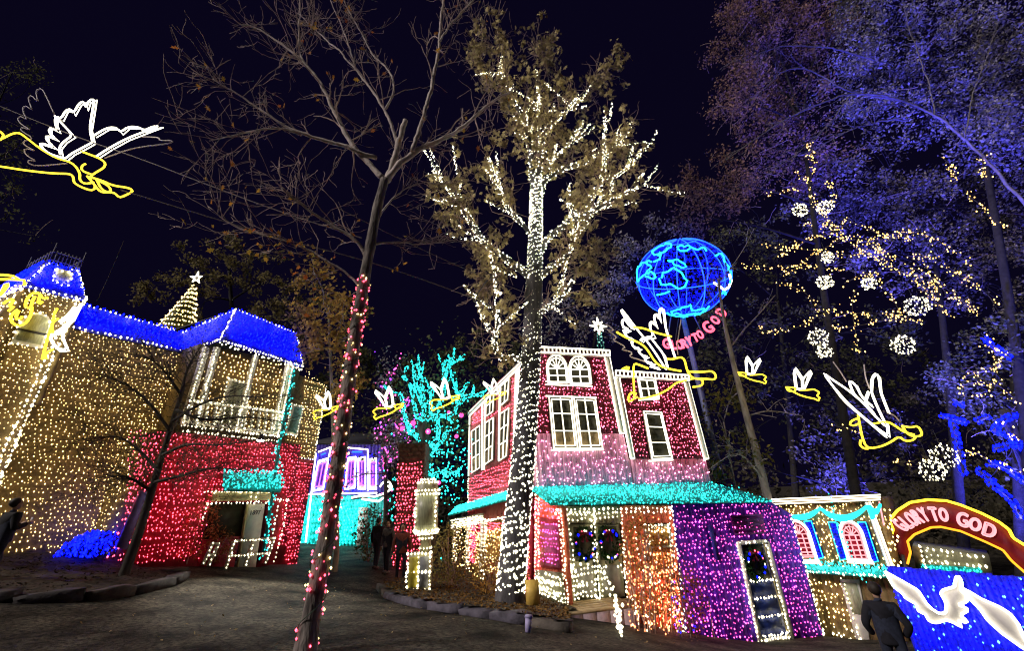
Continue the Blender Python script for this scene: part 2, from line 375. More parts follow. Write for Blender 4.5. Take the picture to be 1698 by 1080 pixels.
# side return of the projecting block, upper and lower
SR = Wall(LF.px(365, 563), L_az + 90)
mb = MB(); a_ = LF.px(365, 563); b_ = LM.px(305, 583)
p = [a_ - LF.n * .7, b_, b_ - A([0, 0, 3.4]), a_ - LF.n * .7 - A([0, 0, 3.4])]; slab(mb, p, .1); obj('wall', mb, TAN, man, 'tan side wall of the porch block')
mb = MB(); q0 = lo.P(u0 - .2, z0 - .4); q1 = q0 - LF.n * (LM_D + .1); hh = zt - z0 + .4
slab(mb, [q0, q1, q1 + A([0, 0, hh]), q0 + A([0, 0, hh])], .12); obj('wall', mb, TAN, man, 'side wall of the ground floor')
mb = MB(); slab(mb, [lo.P(u0 - .2, zt - .1, .0), lo.P(u1, zt - .1, .0), lo.P(u1, zt - .1, -LM_D), lo.P(u0 - .2, zt - .1, -LM_D)], .1); obj('deck', mb, mat('deck_boards', (.2, .12, .09), .8), man)
# dark interior behind the opening
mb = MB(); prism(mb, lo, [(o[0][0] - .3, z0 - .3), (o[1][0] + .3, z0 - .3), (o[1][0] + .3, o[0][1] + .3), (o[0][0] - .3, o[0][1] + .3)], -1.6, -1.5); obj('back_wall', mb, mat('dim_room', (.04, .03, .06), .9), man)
mb = MB(); prism(mb, lo, dwl, -.16, -.13); obj('window', mb, GLASS, man, 'dark shop window beside the white door')
# white door standing open
mb = MB(); prism(mb, lo, lo.poly([(411, 836), (441, 836), (425, 944), (394, 944)]), -.10, -.04)
dr = obj('door', mb, WHITE, man, 'white door with dark number')
mb = MB(); k_ = lo.uv(404, 895); lathe(mb, lo.P(k_[0], k_[1], -.0), [(.03, -.03), (.04, 0), (.03, .03)], 8); obj('handle', mb, DARK, dr)
mb = MB(); a_, b_ = lo.uv(411, 837), lo.uv(394, 944); bar(mb, lo.P(*a_, -.02), lo.P(*b_, -.02), .06, .05); obj('door_edge', mb, mat('brass', (.5, .42, .2), .4), dr)

def text_mesh(txt, size, extr=.004, outline=None, font_off=0.0):
    c = bpy.data.curves.new('t', 'FONT'); c.body = txt; c.size = size; c.align_x = 'CENTER'; c.align_y = 'CENTER'
    c.resolution_u = 3
    if outline: c.fill_mode = 'NONE'; c.bevel_depth = outline; c.bevel_resolution = 1
    else: c.extrude = extr
    c.offset = font_off
    o = bpy.data.objects.new('t', c); COL.objects.link(o); bpy.context.view_layer.update()
    dg = bpy.context.evaluated_depsgraph_get(); me = bpy.data.meshes.new_from_object(o.evaluated_get(dg))
    bpy.data.objects.remove(o); bpy.data.curves.remove(c); return me
def place_text(name, txt, size, wall, px, py, out, m, parent, rot=0.0, outline=None, sx=1.0, extr=.004, off=0.0, wh=None):
    me = text_mesh(txt, size, extr, outline, off)
    if wh:                                            # fit the glyph to a width and height given in photo pixels, stroke kept round
        k = np.linalg.norm(wall.px(px + 1, py) - wall.px(px, py)); tw, th = wh[0] * k, wh[1] * k
        me = text_mesh(txt, 1.0, extr); co = np.zeros(len(me.vertices) * 3); me.vertices.foreach_get('co', co); co = co.reshape(-1, 3); lo_, hi_ = co.min(0), co.max(0)
        if outline:
            c = bpy.data.curves.new('t', 'FONT'); c.body = txt; c.align_x = 'CENTER'; c.align_y = 'CENTER'; c.resolution_u = 3; o = bpy.data.objects.new('t', c); COL.objects.link(o); bpy.context.view_layer.update()
            cu = o.to_curve(bpy.context.evaluated_depsgraph_get()); tb_ = MB()
            for sp_ in cu.splines:
                bp = sp_.bezier_points; pts = []
                for i in range(len(bp)):
                    a_, b2_ = bp[i], bp[(i + 1) % len(bp)]; p0, p1, p2, p3 = A(a_.co), A(a_.handle_right), A(b2_.handle_left), A(b2_.co)
                    for t in (0, .25, .5, .75) if np.linalg.norm((p1 - p0)) > .4 * np.linalg.norm(p3 - p0) or True else (0,): pts.append((1 - t) ** 3 * p0 + 3 * t * (1 - t) ** 2 * p1 + 3 * t * t * (1 - t) * p2 + t ** 3 * p3)
                if len(pts) < 3: continue
                pts = (A(pts + [pts[0]]) - (lo_ + hi_) / 2) * A([tw / (hi_[0] - lo_[0]), th / (hi_[1] - lo_[1]), 1]); keep = [0] + [i for i in range(1, len(pts)) if np.linalg.norm(pts[i] - pts[i - 1]) > 1e-4]; tube(tb_, pts[keep], outline, 5)
            o.to_curve_clear(); bpy.data.objects.remove(o); bpy.data.curves.remove(c); bpy.data.meshes.remove(me); me = tb_.mesh(name)
        else:
            co = (co - (lo_ + hi_) / 2) * A([tw / (hi_[0] - lo_[0]), th / (hi_[1] - lo_[1]), 1]); me.vertices.foreach_set('co', co.ravel()); me.update()
    me.name = name; me.materials.clear(); me.materials.append(m)
    o = bpy.data.objects.new(name, me); COL.objects.link(o); o.parent = parent; LOC[o] = LOC[parent]
    pos = wall.px(px, py, out) - LOC[parent]; x = Vector(wall.d); z = Vector((0, 0, 1)); nn = Vector(wall.n)
    if x.cross(z).dot(nn) < 0: x = -x
    xr = x * math.cos(rot) + z * math.sin(rot); zr = -x * math.sin(rot) + z * math.cos(rot)
    o.matrix_local = Matrix(((xr.x * sx, zr.x, nn.x, pos[0]), (xr.y * sx, zr.y, nn.y, pos[1]), (xr.z * sx, zr.z, nn.z, pos[2]), (0, 0, 0, 1)))
    return o
place_text('house_number', '1897', .19, lo, 423, 851, -.035, DARK, dr)
# roofs
def roof(parent, quads, m=BLUER, th=.08, label=None):
    mb = MB()
    for q in quads: slab(mb, q, th)
    return obj('roof', mb, m, parent, label)
RT_ = LM.off(-.75)
m_b0, m_b1 = LM.px(100, 537, .12), LM.px(305, 583, .12); m_t0, m_t1 = RT_.px(100, 494.5), RT_.px(303, 552)
fb0, fb1 = LF.px(365, 563, .1), LF.px(503, 608, .1); FT = LF.off(-.75); ft0, ft1 = FT.px(391, 513), FT.px(491, 553)
hip = LM.px(503, 600); inr = RT_.px(303, 552)
roof(man, [(m_t0, m_t1, m_b1, m_b0)], label='long blue mansard slope')
roof(man, [(inr, ft0, fb0, m_b1)], label='blue slope on the side of the porch block')
roof(man, [(ft0, ft1, fb1, fb0)], label='blue slope over the porch')
back = fb1 - LF.n * LM_D; roof(man, [(ft1, ft1 - LF.n * LM_D, back, fb1)], label='blue end slope of the porch block')
# flat roof decks behind the slopes (keeps the night sky out)
mb = MB(); slab(mb, [ft0, ft1, ft1 - LF.n * 6, ft0 - LF.n * 6], -.05); slab(mb, [m_t0, m_t1, m_t1 - LF.n * 5, m_t0 - LF.n * 5], -.05); obj('flat_roof', mb, DARK, man)
# tower
tb0, tb1 = LT.px(42, 474), LT.px(139, 497)
TS = Wall(tb0, L_az + 90)
wallpoly('tower_wall', LT, [(42, 474), (139, 497), (95, 575), (-60, 940), (-240, 800)], TAN, man, -.3, 0, 'front of the square tower')
mb = MB(); e = tb0 - LF.n * 3.4; slab(mb, [tb0, e, e - A([0, 0, 11]), tb0 - A([0, 0, 11])], -.2); obj('tower_wall', mb, TAN, man, 'left side of the square tower')
mb = MB(); e1 = tb1; slab(mb, [e1, e1 - LF.n * 3.2, e1 - LF.n * 3.2 - A([0, 0, 3.0]), e1 - A([0, 0, 3.0])], .1); obj('tower_wall', mb, TAN, man, 'right side of the square tower')
TT = LT.off(-.8); tt0, tt1 = TT.px(80, 436), TT.px(130, 450); bk = LF.n * 1.6
ee = [LT.px(40, 473, .1), LT.px(143, 497, .1)]; ee2 = [ee[0] - LF.n * 3.4, ee[1] - LF.n * 3.4]
roof(man, [(tt0, tt1, ee[1], ee[0]), (tt0 - bk, tt0, ee[0], ee2[0]), (tt1, tt1 - bk, ee2[1], ee[1]), (tt1 - bk, tt0 - bk, ee2[0], ee2[1])], label='blue pyramid slopes of the tower')
mb = MB(); slab(mb, [tt0, tt1, tt1 - bk, tt0 - bk], .06); obj('flat_roof', mb, DARK, man)
mb = MB()
for a_, b_ in ((tt0, tt1), (tt1, tt1 - bk), (tt1 - bk, tt0 - bk), (tt0 - bk, tt0)):
    for hz in (.12, .38): tube(mb, [a_ + A([0, 0, hz]), b_ + A([0, 0, hz])], .018, 5)
    for t in np.linspace(0, 1, 9): tube(mb, [a_ + (b_ - a_) * t, a_ + (b_ - a_) * t + A([0, 0, .45 + (.22 if t in (0, 1) else 0)])], .014, 4)
obj('roof_railing', mb, mat('grey_iron', (.25, .25, .28), .5), man)
dq = LT.off(-.3)
mb = MB(); prism(mb, dq, dq.poly([(95, 447), (119, 453), (112, 474), (88, 467)]), -.4, .12); dm = obj('dormer', mb, WHITE, man, 'small lit dormer on the tower roof')
mb = MB(); prism(mb, dq, dq.poly([(99, 452), (114, 456), (109, 470), (93, 465)]), .12, .14); obj('pane', mb, mat('silver_curtain', (.5, .48, .35), .5), dm)
AW = [(17, 569), (27, 548), (36, 531), (49, 521), (64, 519), (78, 525), (84, 536), (80, 550), (67, 579)]
mb = MB(); prism(mb, LT, LT.poly(AW), .0, .06); aw = obj('window', mb, WHITE, man, 'arched tower window behind the gold angel')
cxy = A(AW).mean(0); inn = [tuple(cxy + (A(p_) - cxy) * .84) for p_ in AW]
mb = MB(); prism(mb, LT, LT.poly(inn), .062, .08); obj('pane', mb, PALEG, aw)
mb = MB(); bar(mb, LT.px(29, 545, .1), LT.px(78, 556, .1), .05); obj('sash_bar', mb, DARK, aw)

# upper porch: door, posts, balustrade
wd = LF.off(-.68)
mb = MB(); prism(mb, wd, wd.poly([(379, 628), (416, 637), (399, 712), (357, 706)]), 0, .06); pd = obj('door', mb, WHITE, man, 'pale balcony door')
mb = MB(); prism(mb, wd, wd.poly([(384, 634), (411, 640), (396, 708), (364, 702)]), .062, .08); obj('pane', mb, PALEG, pd)
posts = [((342, 577), (303, 706)), ((360, 577), (324, 708)), ((424, 590), (391, 716)), ((486, 606), (461, 724)), ((478, 604), (452, 722))]
for a_, b_ in posts:
    mb = MB(); pa, pb = LF.px(*a_, -.1), LF.px(*b_, -.1); bar(mb, pa, pb, .14); obj('porch_post', mb, WHITE, man)
mb = MB(); rail0, rail1 = LF.px(312, 664, -.04), LF.px(466, 684, -.04); low0, low1 = LF.px(304, 706, -.04), LF.px(462, 725, -.04)
bar(mb, rail0, rail1, .09); bar(mb, low0 + A([0, 0, .12]), low1 + A([0, 0, .12]), .08); rl = obj('balustrade', mb, WHITE, man)
NB = 13
for t in np.linspace(.03, .97, NB):
    mb = MB(); bar(mb, rail0 + (rail1 - rail0) * t, low0 + (low1 - low0) * t, .06); obj('baluster', mb, WHITE, rl)
# beyond: small window in the right wall
wr = [(484, 670), (503, 674), (492, 724), (472, 720)]
mb = MB(); prism(mb, LM, LM.poly(wr), 0, .06); w_ = obj('window', mb, WHITE, man, 'pale window right of the porch')
mb = MB(); prism(mb, LM, LM.poly([(487, 675), (499, 678), (489, 720), (475, 716)]), .062, .08); obj('pane', mb, mat('teal_curtain', (.2, .42, .36), .4), w_)
# awning above the door, fascia, right frame, purple pilaster
TEAL = mat('teal_shingles', (.02, .55, .52), .7, .35, 8, .4, 24)
aw_t0, aw_t1 = lo.px(371, 784, .05), lo.px(466, 786, .05); aw_b0, aw_b1 = lo.px(372, 812, .8), lo.px(466, 815, .8)
mb = MB(); slab(mb, [aw_t0, aw_t1, aw_b1, aw_b0], .06); obj('awning', mb, TEAL, man, 'teal awning over the white door')
mb = MB(); prism(mb, lo, lo.poly([(350, 815), (447, 815), (446, 830), (350, 832)]), .0, .08); obj('fascia_board', mb, mat('cream_paint', (.55, .48, .25), .6), man)
mb = MB(); prism(mb, lo, lo.poly([(230, 814), (241, 817), (207, 912), (191, 908)]), .0, .1); obj('pilaster', mb, mat('lilac_paint', (.22, .16, .4), .6), man)
# ------------- light strings of the mansion
b = MB()
holes = [wr]
bulbs(b, fill(LM, [(120, 546), (305, 587), (262, 700), (235, 800), (190, 925), (-40, 960), (-120, 900), (92, 580)], .108, dz=.095, jit=.38), .0165)
bulbs(b, fill(LM, [(505, 612), (541, 642), (521, 762), (470, 757), (472, 725), (495, 722)], .15, [wr], dz=.13), .023)
bulbs(b, fill(wd, [(350, 580), (490, 610), (465, 726), (308, 706)], .15, [[(379, 628), (416, 637), (399, 712), (357, 706)]]), .026)
bulbs(b, fill(LT, [(44, 478), (137, 500), (94, 577), (-50, 930), (-200, 800), (0, 540)], .10, [AW], dz=.09, jit=.38), .0165)
sd = Wall(tb0, L_az + 90)
uu, vv = np.meshgrid(np.arange(0, 3.3, .17), np.arange(0, 7, .17)); q = tb0 - LF.n * uu.ravel()[:, None] - A([0, 0, 1]) * vv.ravel()[:, None] - LF.d * .06
bulbs(b, q + rng.normal(0, .04, q.shape), .034)
obj('golden_bulb_string', b, GY, man, kind='stuff')
b = MB()
redholes = [dwl, [(o[0][0], o[0][1] + .25), (o[1][0] + .5, o[0][1] + .25), (o[1][0] + .5, z0 - 1), (o[0][0], z0 - 1)], lo.poly([(230, 814), (241, 817), (207, 912), (191, 908)])]
bulbs(b, fill(lo, [(u0 - .15, z0 + .1), (u1 - .02, z0 + .1), (u1 - .02, zt - .05), (ul - .1, zt - .05)], .105, redholes, is_uv=True, dz=.098, jit=.42), .0195)
bulbs(b, fill(LM, [(470, 764), (519, 766), (490, 938), (452, 938)], .13), .025)
sdn = -LF.d
uu, vv = np.meshgrid(np.arange(0, LM_D, .16), np.arange(.2, hh - .1, .16)); q = q0 - LF.n * uu.ravel()[:, None] + A([0, 0, 1]) * vv.ravel()[:, None] - LF.d * .05 + rng.normal(0, .035, (uu.size, 3))
bulbs(b, q[uu.ravel() < .7], .024)
obj('red_bulb_string', b, GR, man, kind='stuff')
b = MB(); bulbs(b, q[uu.ravel() >= .7], .02); obj('golden_bulb_string', b, GY, man, kind='stuff')
b = MB(); sp = .13
def ln(w, pts, out=.06, s=None, j=.012, m=b, r=.034): bulbs(m, resample([w.px(*p, out) for p in pts], s or sp, j), r)
def l3(pts, s=None, j=.012, m=None, r=.034): bulbs(m if m is not None else b, resample(pts, s or sp, j), r)
l3([m_b0 + LF.n * .04, m_b1 + LF.n * .04]); l3([m_t0, m_t1]); l3([inr, ft0]); l3([ft0, ft1]); l3([ft1, fb1]); l3([ft0, fb0], s=.1); l3([m_b1, fb0]); l3([fb0, fb1], s=.1)
l3([fb0 - A([0, 0, .12]), fb1 - A([0, 0, .12])], s=.11, j=.03)
for a_, b_ in posts: l3([LF.px(*a_, .0), LF.px(*b_, .0)], s=.1)
l3([rail0 + LF.n * .08, rail1 + LF.n * .08], s=.12); l3([low0 + LF.n * .07, low1 + LF.n * .07], s=.1); l3([low0 + LF.n * .07 - A([0, 0, .16]), low1 + LF.n * .07 - A([0, 0, .16])], s=.1)
for t in np.linspace(.03, .97, NB): l3([rail0 + (rail1 - rail0) * t + LF.n * .06, low0 + (low1 - low0) * t + LF.n * .06], s=.13, r=.028)
ln(wd, [(379, 628), (416, 637)], .1); ln(wd, [(379, 628), (357, 706)], .1); ln(wd, [(416, 637), (399, 712)], .1)
ln(LM, [(484, 670), (503, 674), (492, 724), (472, 720), (484, 670)], .1, s=.12, r=.026)
ln(LM, [(541, 642), (521, 762), (470, 757)], .06, s=.11, r=.026)
ln(LT, [(139, 499), (95, 577), (-70, 960)], .08, s=.12, r=.045); ln(LT, [(128, 497), (83, 580), (-90, 960)], .08, s=.13, r=.04)
l3([ee[0], ee[1]], s=.11); l3([ee[0] - A([0, 0, .1]), ee[1] - A([0, 0, .1])], s=.12); l3([tt0, ee[0]]); l3([tt1, ee[1]], s=.12, r=.04); l3([tt0, tt1]); l3([ee[0], ee2[0]]); l3([tt0 - bk, ee2[0]])
ln(LT, AW + [AW[0]], .1, s=.14); ln(dq, [(95, 447), (119, 453), (112, 474), (88, 467), (95, 447)], .16, s=.11)
# ground floor: railings, frame, fascia
ln(lo, [(344, 835), (445, 834)], .1, s=.12, r=.028); ln(lo, [(340, 816), (446, 816)], .12, s=.08, r=.026)
ln(lo, [(452, 829), (478, 829)], .12, s=.09); ln(lo, [(463, 833), (455, 875), (440, 932)], .12, s=.13); ln(lo, [(476, 832), (470, 875), (454, 932)], .12, s=.13); ln(lo, [(345, 836), (338, 860)], .1, s=.12)
ln(lo, [(418, 817), (416, 832)], .12); ln(lo, [(427, 817), (425, 832)], .12)
obj('white_bulb_string', b, GW, man, kind='stuff')
b = MB()
nrm = np.cross(aw_t1 - aw_t0, aw_b0 - aw_t0); nrm /= np.linalg.norm(nrm); nrm *= -1 if nrm[2] < 0 else 1
for t in np.arange(0, 1, .16): l3([aw_t0 + (aw_b0 - aw_t0) * t + nrm * .08, aw_t1 + (aw_b1 - aw_t1) * t + nrm * .08], s=.085, j=.03, m=b, r=.034)
tp = [lo.px(488, 612, .12), lo.px(462, 745, .3), lo.px(452, 820, .55), lo.px(436, 922, .55)]
l3(resample(tp, .07, .05), s=.065, j=.05, m=b, r=.03)
obj('teal_bulb_string', b, GT, man, kind='stuff')
b = MB()
for quad, s_ in (((m_t0, m_t1, m_b1, m_b0), .13), ((inr, ft0, fb0, m_b1), .13), ((ft0, ft1, fb1, fb0), .13), ((tt0, tt1, ee[1], ee[0]), .12), ((tt0 - bk, tt0, ee[0], ee2[0]), .12)):
    q = A(quad); la = np.linalg.norm(q[2] - q[3]); lb = np.linalg.norm(q[3] - q[0]); nn = np.cross(q[1] - q[0], q[3] - q[0]); nn /= np.linalg.norm(nn)
    if nn @ (EYE - q[0]) < 0: nn = -nn
    ga, gb = np.meshgrid(np.arange(.03, .99, s_ / la), np.arange(.05, .97, s_ / lb)); ga = (ga + rng.normal(0, .25 * s_ / la, ga.shape)).ravel()[:, None]; gb = (gb + rng.normal(0, .25 * s_ / lb, gb.shape)).ravel()[:, None]
    bulbs(b, (q[0] * (1 - ga) + q[1] * ga) * (1 - gb) + (q[3] * (1 - ga) + q[2] * ga) * gb + nn * .10, .032)
obj('blue_bulb_string', b, GB, man, kind='stuff')
mb = MB(); tube(mb, tp, .05, 8); obj('drain_pipe', mb, mat('teal_pipe', (.03, .25, .25), .5), man)
# bulb-lit railing in front of the door
LR = lo.off(1.3)
rail = thing('railing', 'low white railing strung with bulbs in front of the white door', 'railing', LR.px(408, 940))
mb = MB(); b = MB()
for a_, b_ in (((388, 898), (374, 943)), ((420, 898), (406, 937)), ((455, 893), (440, 933)), ((362, 902), (346, 936)), ((352, 902), (337, 934))):
    m_ = MB(); pa, pb = LR.px(*a_), LR.px(*b_); bar(m_, pa, pb - A([0, 0, .05]), .07); obj('post', m_, FRAME, rail); l3([pa + LR.n * .05, pb + LR.n * .05], s=.085, j=.012, m=b, r=.024)
for a_, b_ in (((388, 898), (455, 893)), ((379, 923), (446, 918)), ((352, 902), (362, 902)), ((346, 921), (356, 921))):
    m_ = MB(); pa, pb = LR.px(*a_), LR.px(*b_); bar(m_, pa, pb, .06); obj('rail', m_, FRAME, rail); l3([pa + LR.n * .05, pb + LR.n * .05], s=.085, m=b, r=.022)
obj('bulb_string', b, GW, rail, kind='stuff')
# flood lamp under the balcony, real and lit
fp = LF.px(433, 726, 1.0)
fl = thing('flood_lamp', 'glaring white flood lamp under the balcony of the mansion', 'lamp', fp)
mb = MB(); lathe(mb, fp - A([0, 0, .08]), [(.05, .2), (.08, .1), (.1, 0)], 12); obj('housing', mb, DARK, fl)
mb = MB(); box(mb, fp - A([0, 0, .09]), (.14, .14, .05)); obj('lens', mb, LAMP, fl)
ld = bpy.data.lights.new('flood_light', 'SPOT'); lb = bpy.data.objects.new('flood_light', ld); COL.objects.link(lb); lb.parent = fl
ld.energy = 1300; ld.spot_size = R(58); ld.spot_blend = .7; ld.shadow_soft_size = .1; ld.color = (1, .93, .8)
tgt = ong(420, 985); lb.location = Vector(LF.n * .2 - A([0, 0, .2])); lb.rotation_euler = Vector(tgt - fp).to_track_quat('-Z', 'Y').to_euler()

# ================================================================== CENTRE BUILDING
MAROON = mat('maroon_boards', (.10, .008, .016), .7, .35, 5, .2, 30)
MAUVE = mat('mauve_boards', (.78, .38, .56), .7, .3, 5, .2, 26, stretch=(6, 6, 1))
SIDER = mat('rose_side_boards', (.42, .10, .10), .7, .3, 5, .2, 30)
ORANGE = mat('orange_boards', (.85, .21, .12), .7, .3, 5, .2, 30)
OLIVE = mat('olive_boards', (.26, .26, .17), .7, .3, 5, .2, 30)
PURPLE = mat('purple_boards', (.10, .025, .58), .7, .35, 5, .2, 30)
PINKP = mat('pink_panel', (.45, .08, .22), .6, .3, 8, .1)
saloon = thing('shop_building', 'two-storey maroon shop building with teal awning, orange and purple ground floor', 'building', G.P(1.5, float(gz(*G.P(1.5, 0)[:2]))))
def boards(name, wall, pts, m, parent, w=.16, depth=.25, label=None):   # vertical boards, each a hair proud or shy of its neighbour
    P = A(wall.poly(pts)); mb = MB(); lo_, hi_ = P[:, 0].min(), P[:, 0].max(); n = max(1, int((hi_ - lo_) / w)); e = np.linspace(lo_, hi_, n + 1)
    def clip(poly, x, keep):
        out = []
        for i in range(len(poly)):
            a, c = poly[i], poly[(i + 1) % len(poly)]; ia, ic = (a[0] - x) * keep >= 0, (c[0] - x) * keep >= 0
            if ia: out.append(a)
            if ia != ic: t = (x - a[0]) / (c[0] - a[0]); out.append(a + (c - a) * t)
        return out
    for i in range(n):
        pl = clip(clip(list(P), e[i] + .004, 1), e[i + 1] - .004, -1)
        if len(pl) >= 3: prism(mb, wall, pl, -depth, rng.uniform(-.008, .006))
    o = obj(name, mb, m, parent, label, 'stuff'); return o
boards('wall_boards', U, [(877, 578), (1009, 586), (1034, 719), (884, 719)], MAROON, saloon, label='maroon boards of the tall left front')
boards('wall_boards', U, [(1020, 616), (1141, 626), (1174, 761), (1046, 761)], MAROON, saloon, label='maroon boards of the lower right front')
boards('wall_boards', U, [(884, 719.5), (1034, 719.5), (1053, 815), (889, 820)], MAUVE, saloon, label='mauve boards below the tall maroon front')
boards('wall_boards', U, [(1046, 761.5), (1174, 761.5), (1186, 812), (1053, 815)], MAUVE, saloon, label='mauve boards below the lower maroon front')
mb = MB(); prism(mb, U, U.poly([(880, 584), (1006, 592), (1185, 805), (1190, 850), (890, 850)]), -.32, -.26)
prism(mb, U, U.poly([(1022, 622), (1139, 632), (1180, 800), (1050, 800)]), -.4, -.33); obj('backing', mb, DARK, saloon)
mb = MB(); e0 = U.px(1141, 626); e1 = U.px(1186, 812); slab(mb, [e0, e0 - U.n * 3, e1 - U.n * 3, e1], .1); obj('wall', mb, MAROON, saloon, 'right end wall')
boards('side_boards', S, [(875, 590), (829, 630), (778.5, 680), (776, 827), (884, 754)], SIDER, saloon, label='red upper boards of the side front')
boards('side_boards', S, [(884, 754.5), (776, 827.5), (774, 872), (889, 850)], SIDER, saloon, label='rose boards above the side awning')
# flat roof
mb = MB(); r0, r1 = U.px(877, 584), U.px(1009, 592); s1 = S.px(780, 686); slab(mb, [r0, r1, r1 - U.n * 4, s1], .08); obj('flat_roof', mb, DARK, saloon)
# trims at corners and module edges
def trim(parent, wall, pts, w=.1, out=.05, m=None): 
    mb = MB()
    for a_, b_ in zip(pts[:-1], pts[1:]): bar(mb, wall.px(*a_, out), wall.px(*b_, out), w)
    return obj('trim', mb, m or WHITE, parent)
ropes = MB()
def rope(wall, pts, out=.1, r=.022, mb=None, closed=False):
    P = [wall.px(*p, out) for p in pts]
    if closed: P.append(P[0])
    for a_, b_ in zip(P[:-1], P[1:]): tube(mb if mb is not None else ropes, [a_, b_], r, 5)
edge1 = [(1009, 588), (1034, 719)]; edge1b = [(1000, 588), (1026, 719)]
for pts in ([(1010, 588), (1035, 719), (1028, 719), (1002, 588)], [(1027, 626), (1052, 761), (1046, 761), (1019, 626)], [(1140, 628), (1175, 761), (1168, 762), (1133, 628)]): rope(U, pts, .1, .024, closed=True)
trim(saloon, U, [(1006, 586), (1032, 719)], .12); trim(saloon, U, [(1022, 622), (1049, 761)], .12); trim(saloon, U, [(1137, 628), (1172, 761)], .12)
# cornice galleries
def gallery(parent, wall, a0, a1, hpx, n, out=.14):
    g = MB(); p0, p1 = wall.px(*a0, out), wall.px(*a1, out); t0, t1 = wall.px(a0[0] - hpx * .05, a0[1] - hpx, out), wall.px(a1[0] - hpx * .1, a1[1] - hpx, out)
    bar(g, p0, p1, .09); bar(g, t0, t1, .07); c = obj('cornice', g, WHITE, parent)
    for t in np.linspace(0, 1, n):
        m_ = MB(); bar(m_, p0 + (p1 - p0) * t, t0 + (t1 - t0) * t, .045); obj('picket', m_, WHITE, c)
        tube(ropes, [p0 + (p1 - p0) * t + wall.n * .05, t0 + (t1 - t0) * t + wall.n * .05], .017, 5)
    tube(ropes, [p0 + wall.n * .06, p1 + wall.n * .06], .022, 5); tube(ropes, [t0 + wall.n * .05, t1 + wall.n * .05], .022, 5)
gallery(saloon, U, (896, 585), (1011, 591), 9, 19); gallery(saloon, U, (1021, 624), (1142, 632), 9, 20)
def grid_window(parent, wall, quad, cols, rows, glass=GLASS, rope_mb=None, out=.0, dbl=True, label=None, r=.0165, panecol=None):
    TL, TR, BR, BL = [wall.uv(*p) for p in quad]
    def bl(s, t): return (TL * (1 - s) + TR * s) * (1 - t) + (BL * (1 - s) + BR * s) * t
    f = MB(); W = lambda q, oo=.05: wall.P(q[0], q[1], out + oo)
    cs = [bl(0, 0), bl(1, 0), bl(1, 1), bl(0, 1)]
    for i in range(4): bar(f, W(cs[i]), W(cs[(i + 1) % 4]), .055)
    win = obj('window', f, FRAME, parent, label); rm = rope_mb if rope_mb is not None else ropes
    for i in range(4): tube(rm, [W(cs[i], .11), W(cs[(i + 1) % 4], .11)], r, 5)
    if dbl:
        d = .09; ci = [bl(d, d * .6), bl(1 - d, d * .6), bl(1 - d, 1 - d * .6), bl(d, 1 - d * .6)]
        for i in range(4): tube(rm, [W(ci[i], .1), W(ci[(i + 1) % 4], .1)], r * .9, 5)
    m_ = MB()
    for i in range(1, cols): tube(rm, [W(bl(i / cols, .02), .09), W(bl(i / cols, .98), .09)], r, 5); bar(m_, W(bl(i / cols, .02), .05), W(bl(i / cols, .98), .05), .045)
    for j in range(1, rows): tube(rm, [W(bl(.03, j / rows), .09), W(bl(.97, j / rows), .09)], r, 5); bar(m_, W(bl(.03, j / rows), .047), W(bl(.97, j / rows), .047), .045)
    obj('glazing_bar', m_, FRAME, win)
    for i in range(cols):
        for j in range(rows):
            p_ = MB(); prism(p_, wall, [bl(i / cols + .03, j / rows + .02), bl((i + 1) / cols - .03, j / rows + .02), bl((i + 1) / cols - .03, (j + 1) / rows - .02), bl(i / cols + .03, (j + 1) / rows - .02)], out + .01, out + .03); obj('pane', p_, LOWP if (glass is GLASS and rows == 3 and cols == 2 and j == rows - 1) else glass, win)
    return win
def arch_window(parent, wall, x0, x1, yt, ys, yb, lean, glass, bars=WHITE, cols=2, rows=2, label=None, rope_mb=None, r=.02):
    # arched top: head springs at ys, apex at yt; `lean` = pixels of x per pixel of y
    def X(x, y): return (x + (y - ys) * lean, y)
    c = (x0 + x1) / 2; rx = (x1 - x0) / 2; head = [X(c - rx * math.cos(a), ys - (ys - yt) * math.sin(a)) for a in np.linspace(0, math.pi, 11)]
    out = head + [X(x1, yb), X(x0, yb)]
    f = MB(); P = [wall.px(*p, .05) for p in out]
    for i in range(len(P)): bar(f, P[i], P[(i + 1) % len(P)], .08)
    win = obj('window', f, bars, parent, label); rm = rope_mb if rope_mb is not None else ropes
    rope(wall, out, .11, r, rm, True)
    ci = A(X(c, (ys + yb) / 2)); inn = [tuple(ci + (A(p) - ci) * .86) for p in out]; rope(wall, inn, .1, r * .85, rm, True)
    p_ = MB(); prism(p_, wall, wall.poly(inn), .01, .03); obj('pane', p_, glass, win, 'arched glass')
    for k in range(1, cols): rope(wall, [X(x0 + (x1 - x0) * k / cols, ys), X(x0 + (x1 - x0) * k / cols, yb - 2)], .09, r, rm)
    for j in range(0, rows): y = ys + (yb - ys) * j / rows; rope(wall, [X(x0 + 2, y), X(x1 - 2, y)], .09, r, rm)
    for a in np.linspace(0, math.pi, 7)[1:-1]: rope(wall, [X(c, ys), X(c - rx * .85 * math.cos(a), ys - (ys - yt) * .85 * math.sin(a))], .09, r * .85, rm)
    return win
arch_window(saloon, U, 907, 940, 589, 611, 635, .085, GLASS, label='left arched window under the cornice')
arch_window(saloon, U, 944, 978, 591, 613, 637, .1, GLASS, label='right arched window under the cornice')
rope(U, [(905, 638), (982, 641)], .12, .024); rope(U, [(905, 633), (981, 637)], .12, .02)
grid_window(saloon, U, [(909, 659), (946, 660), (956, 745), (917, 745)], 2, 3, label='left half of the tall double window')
grid_window(saloon, U, [(950, 660), (985, 662), (997, 744), (960, 745)], 2, 3, label='right half of the tall double window')
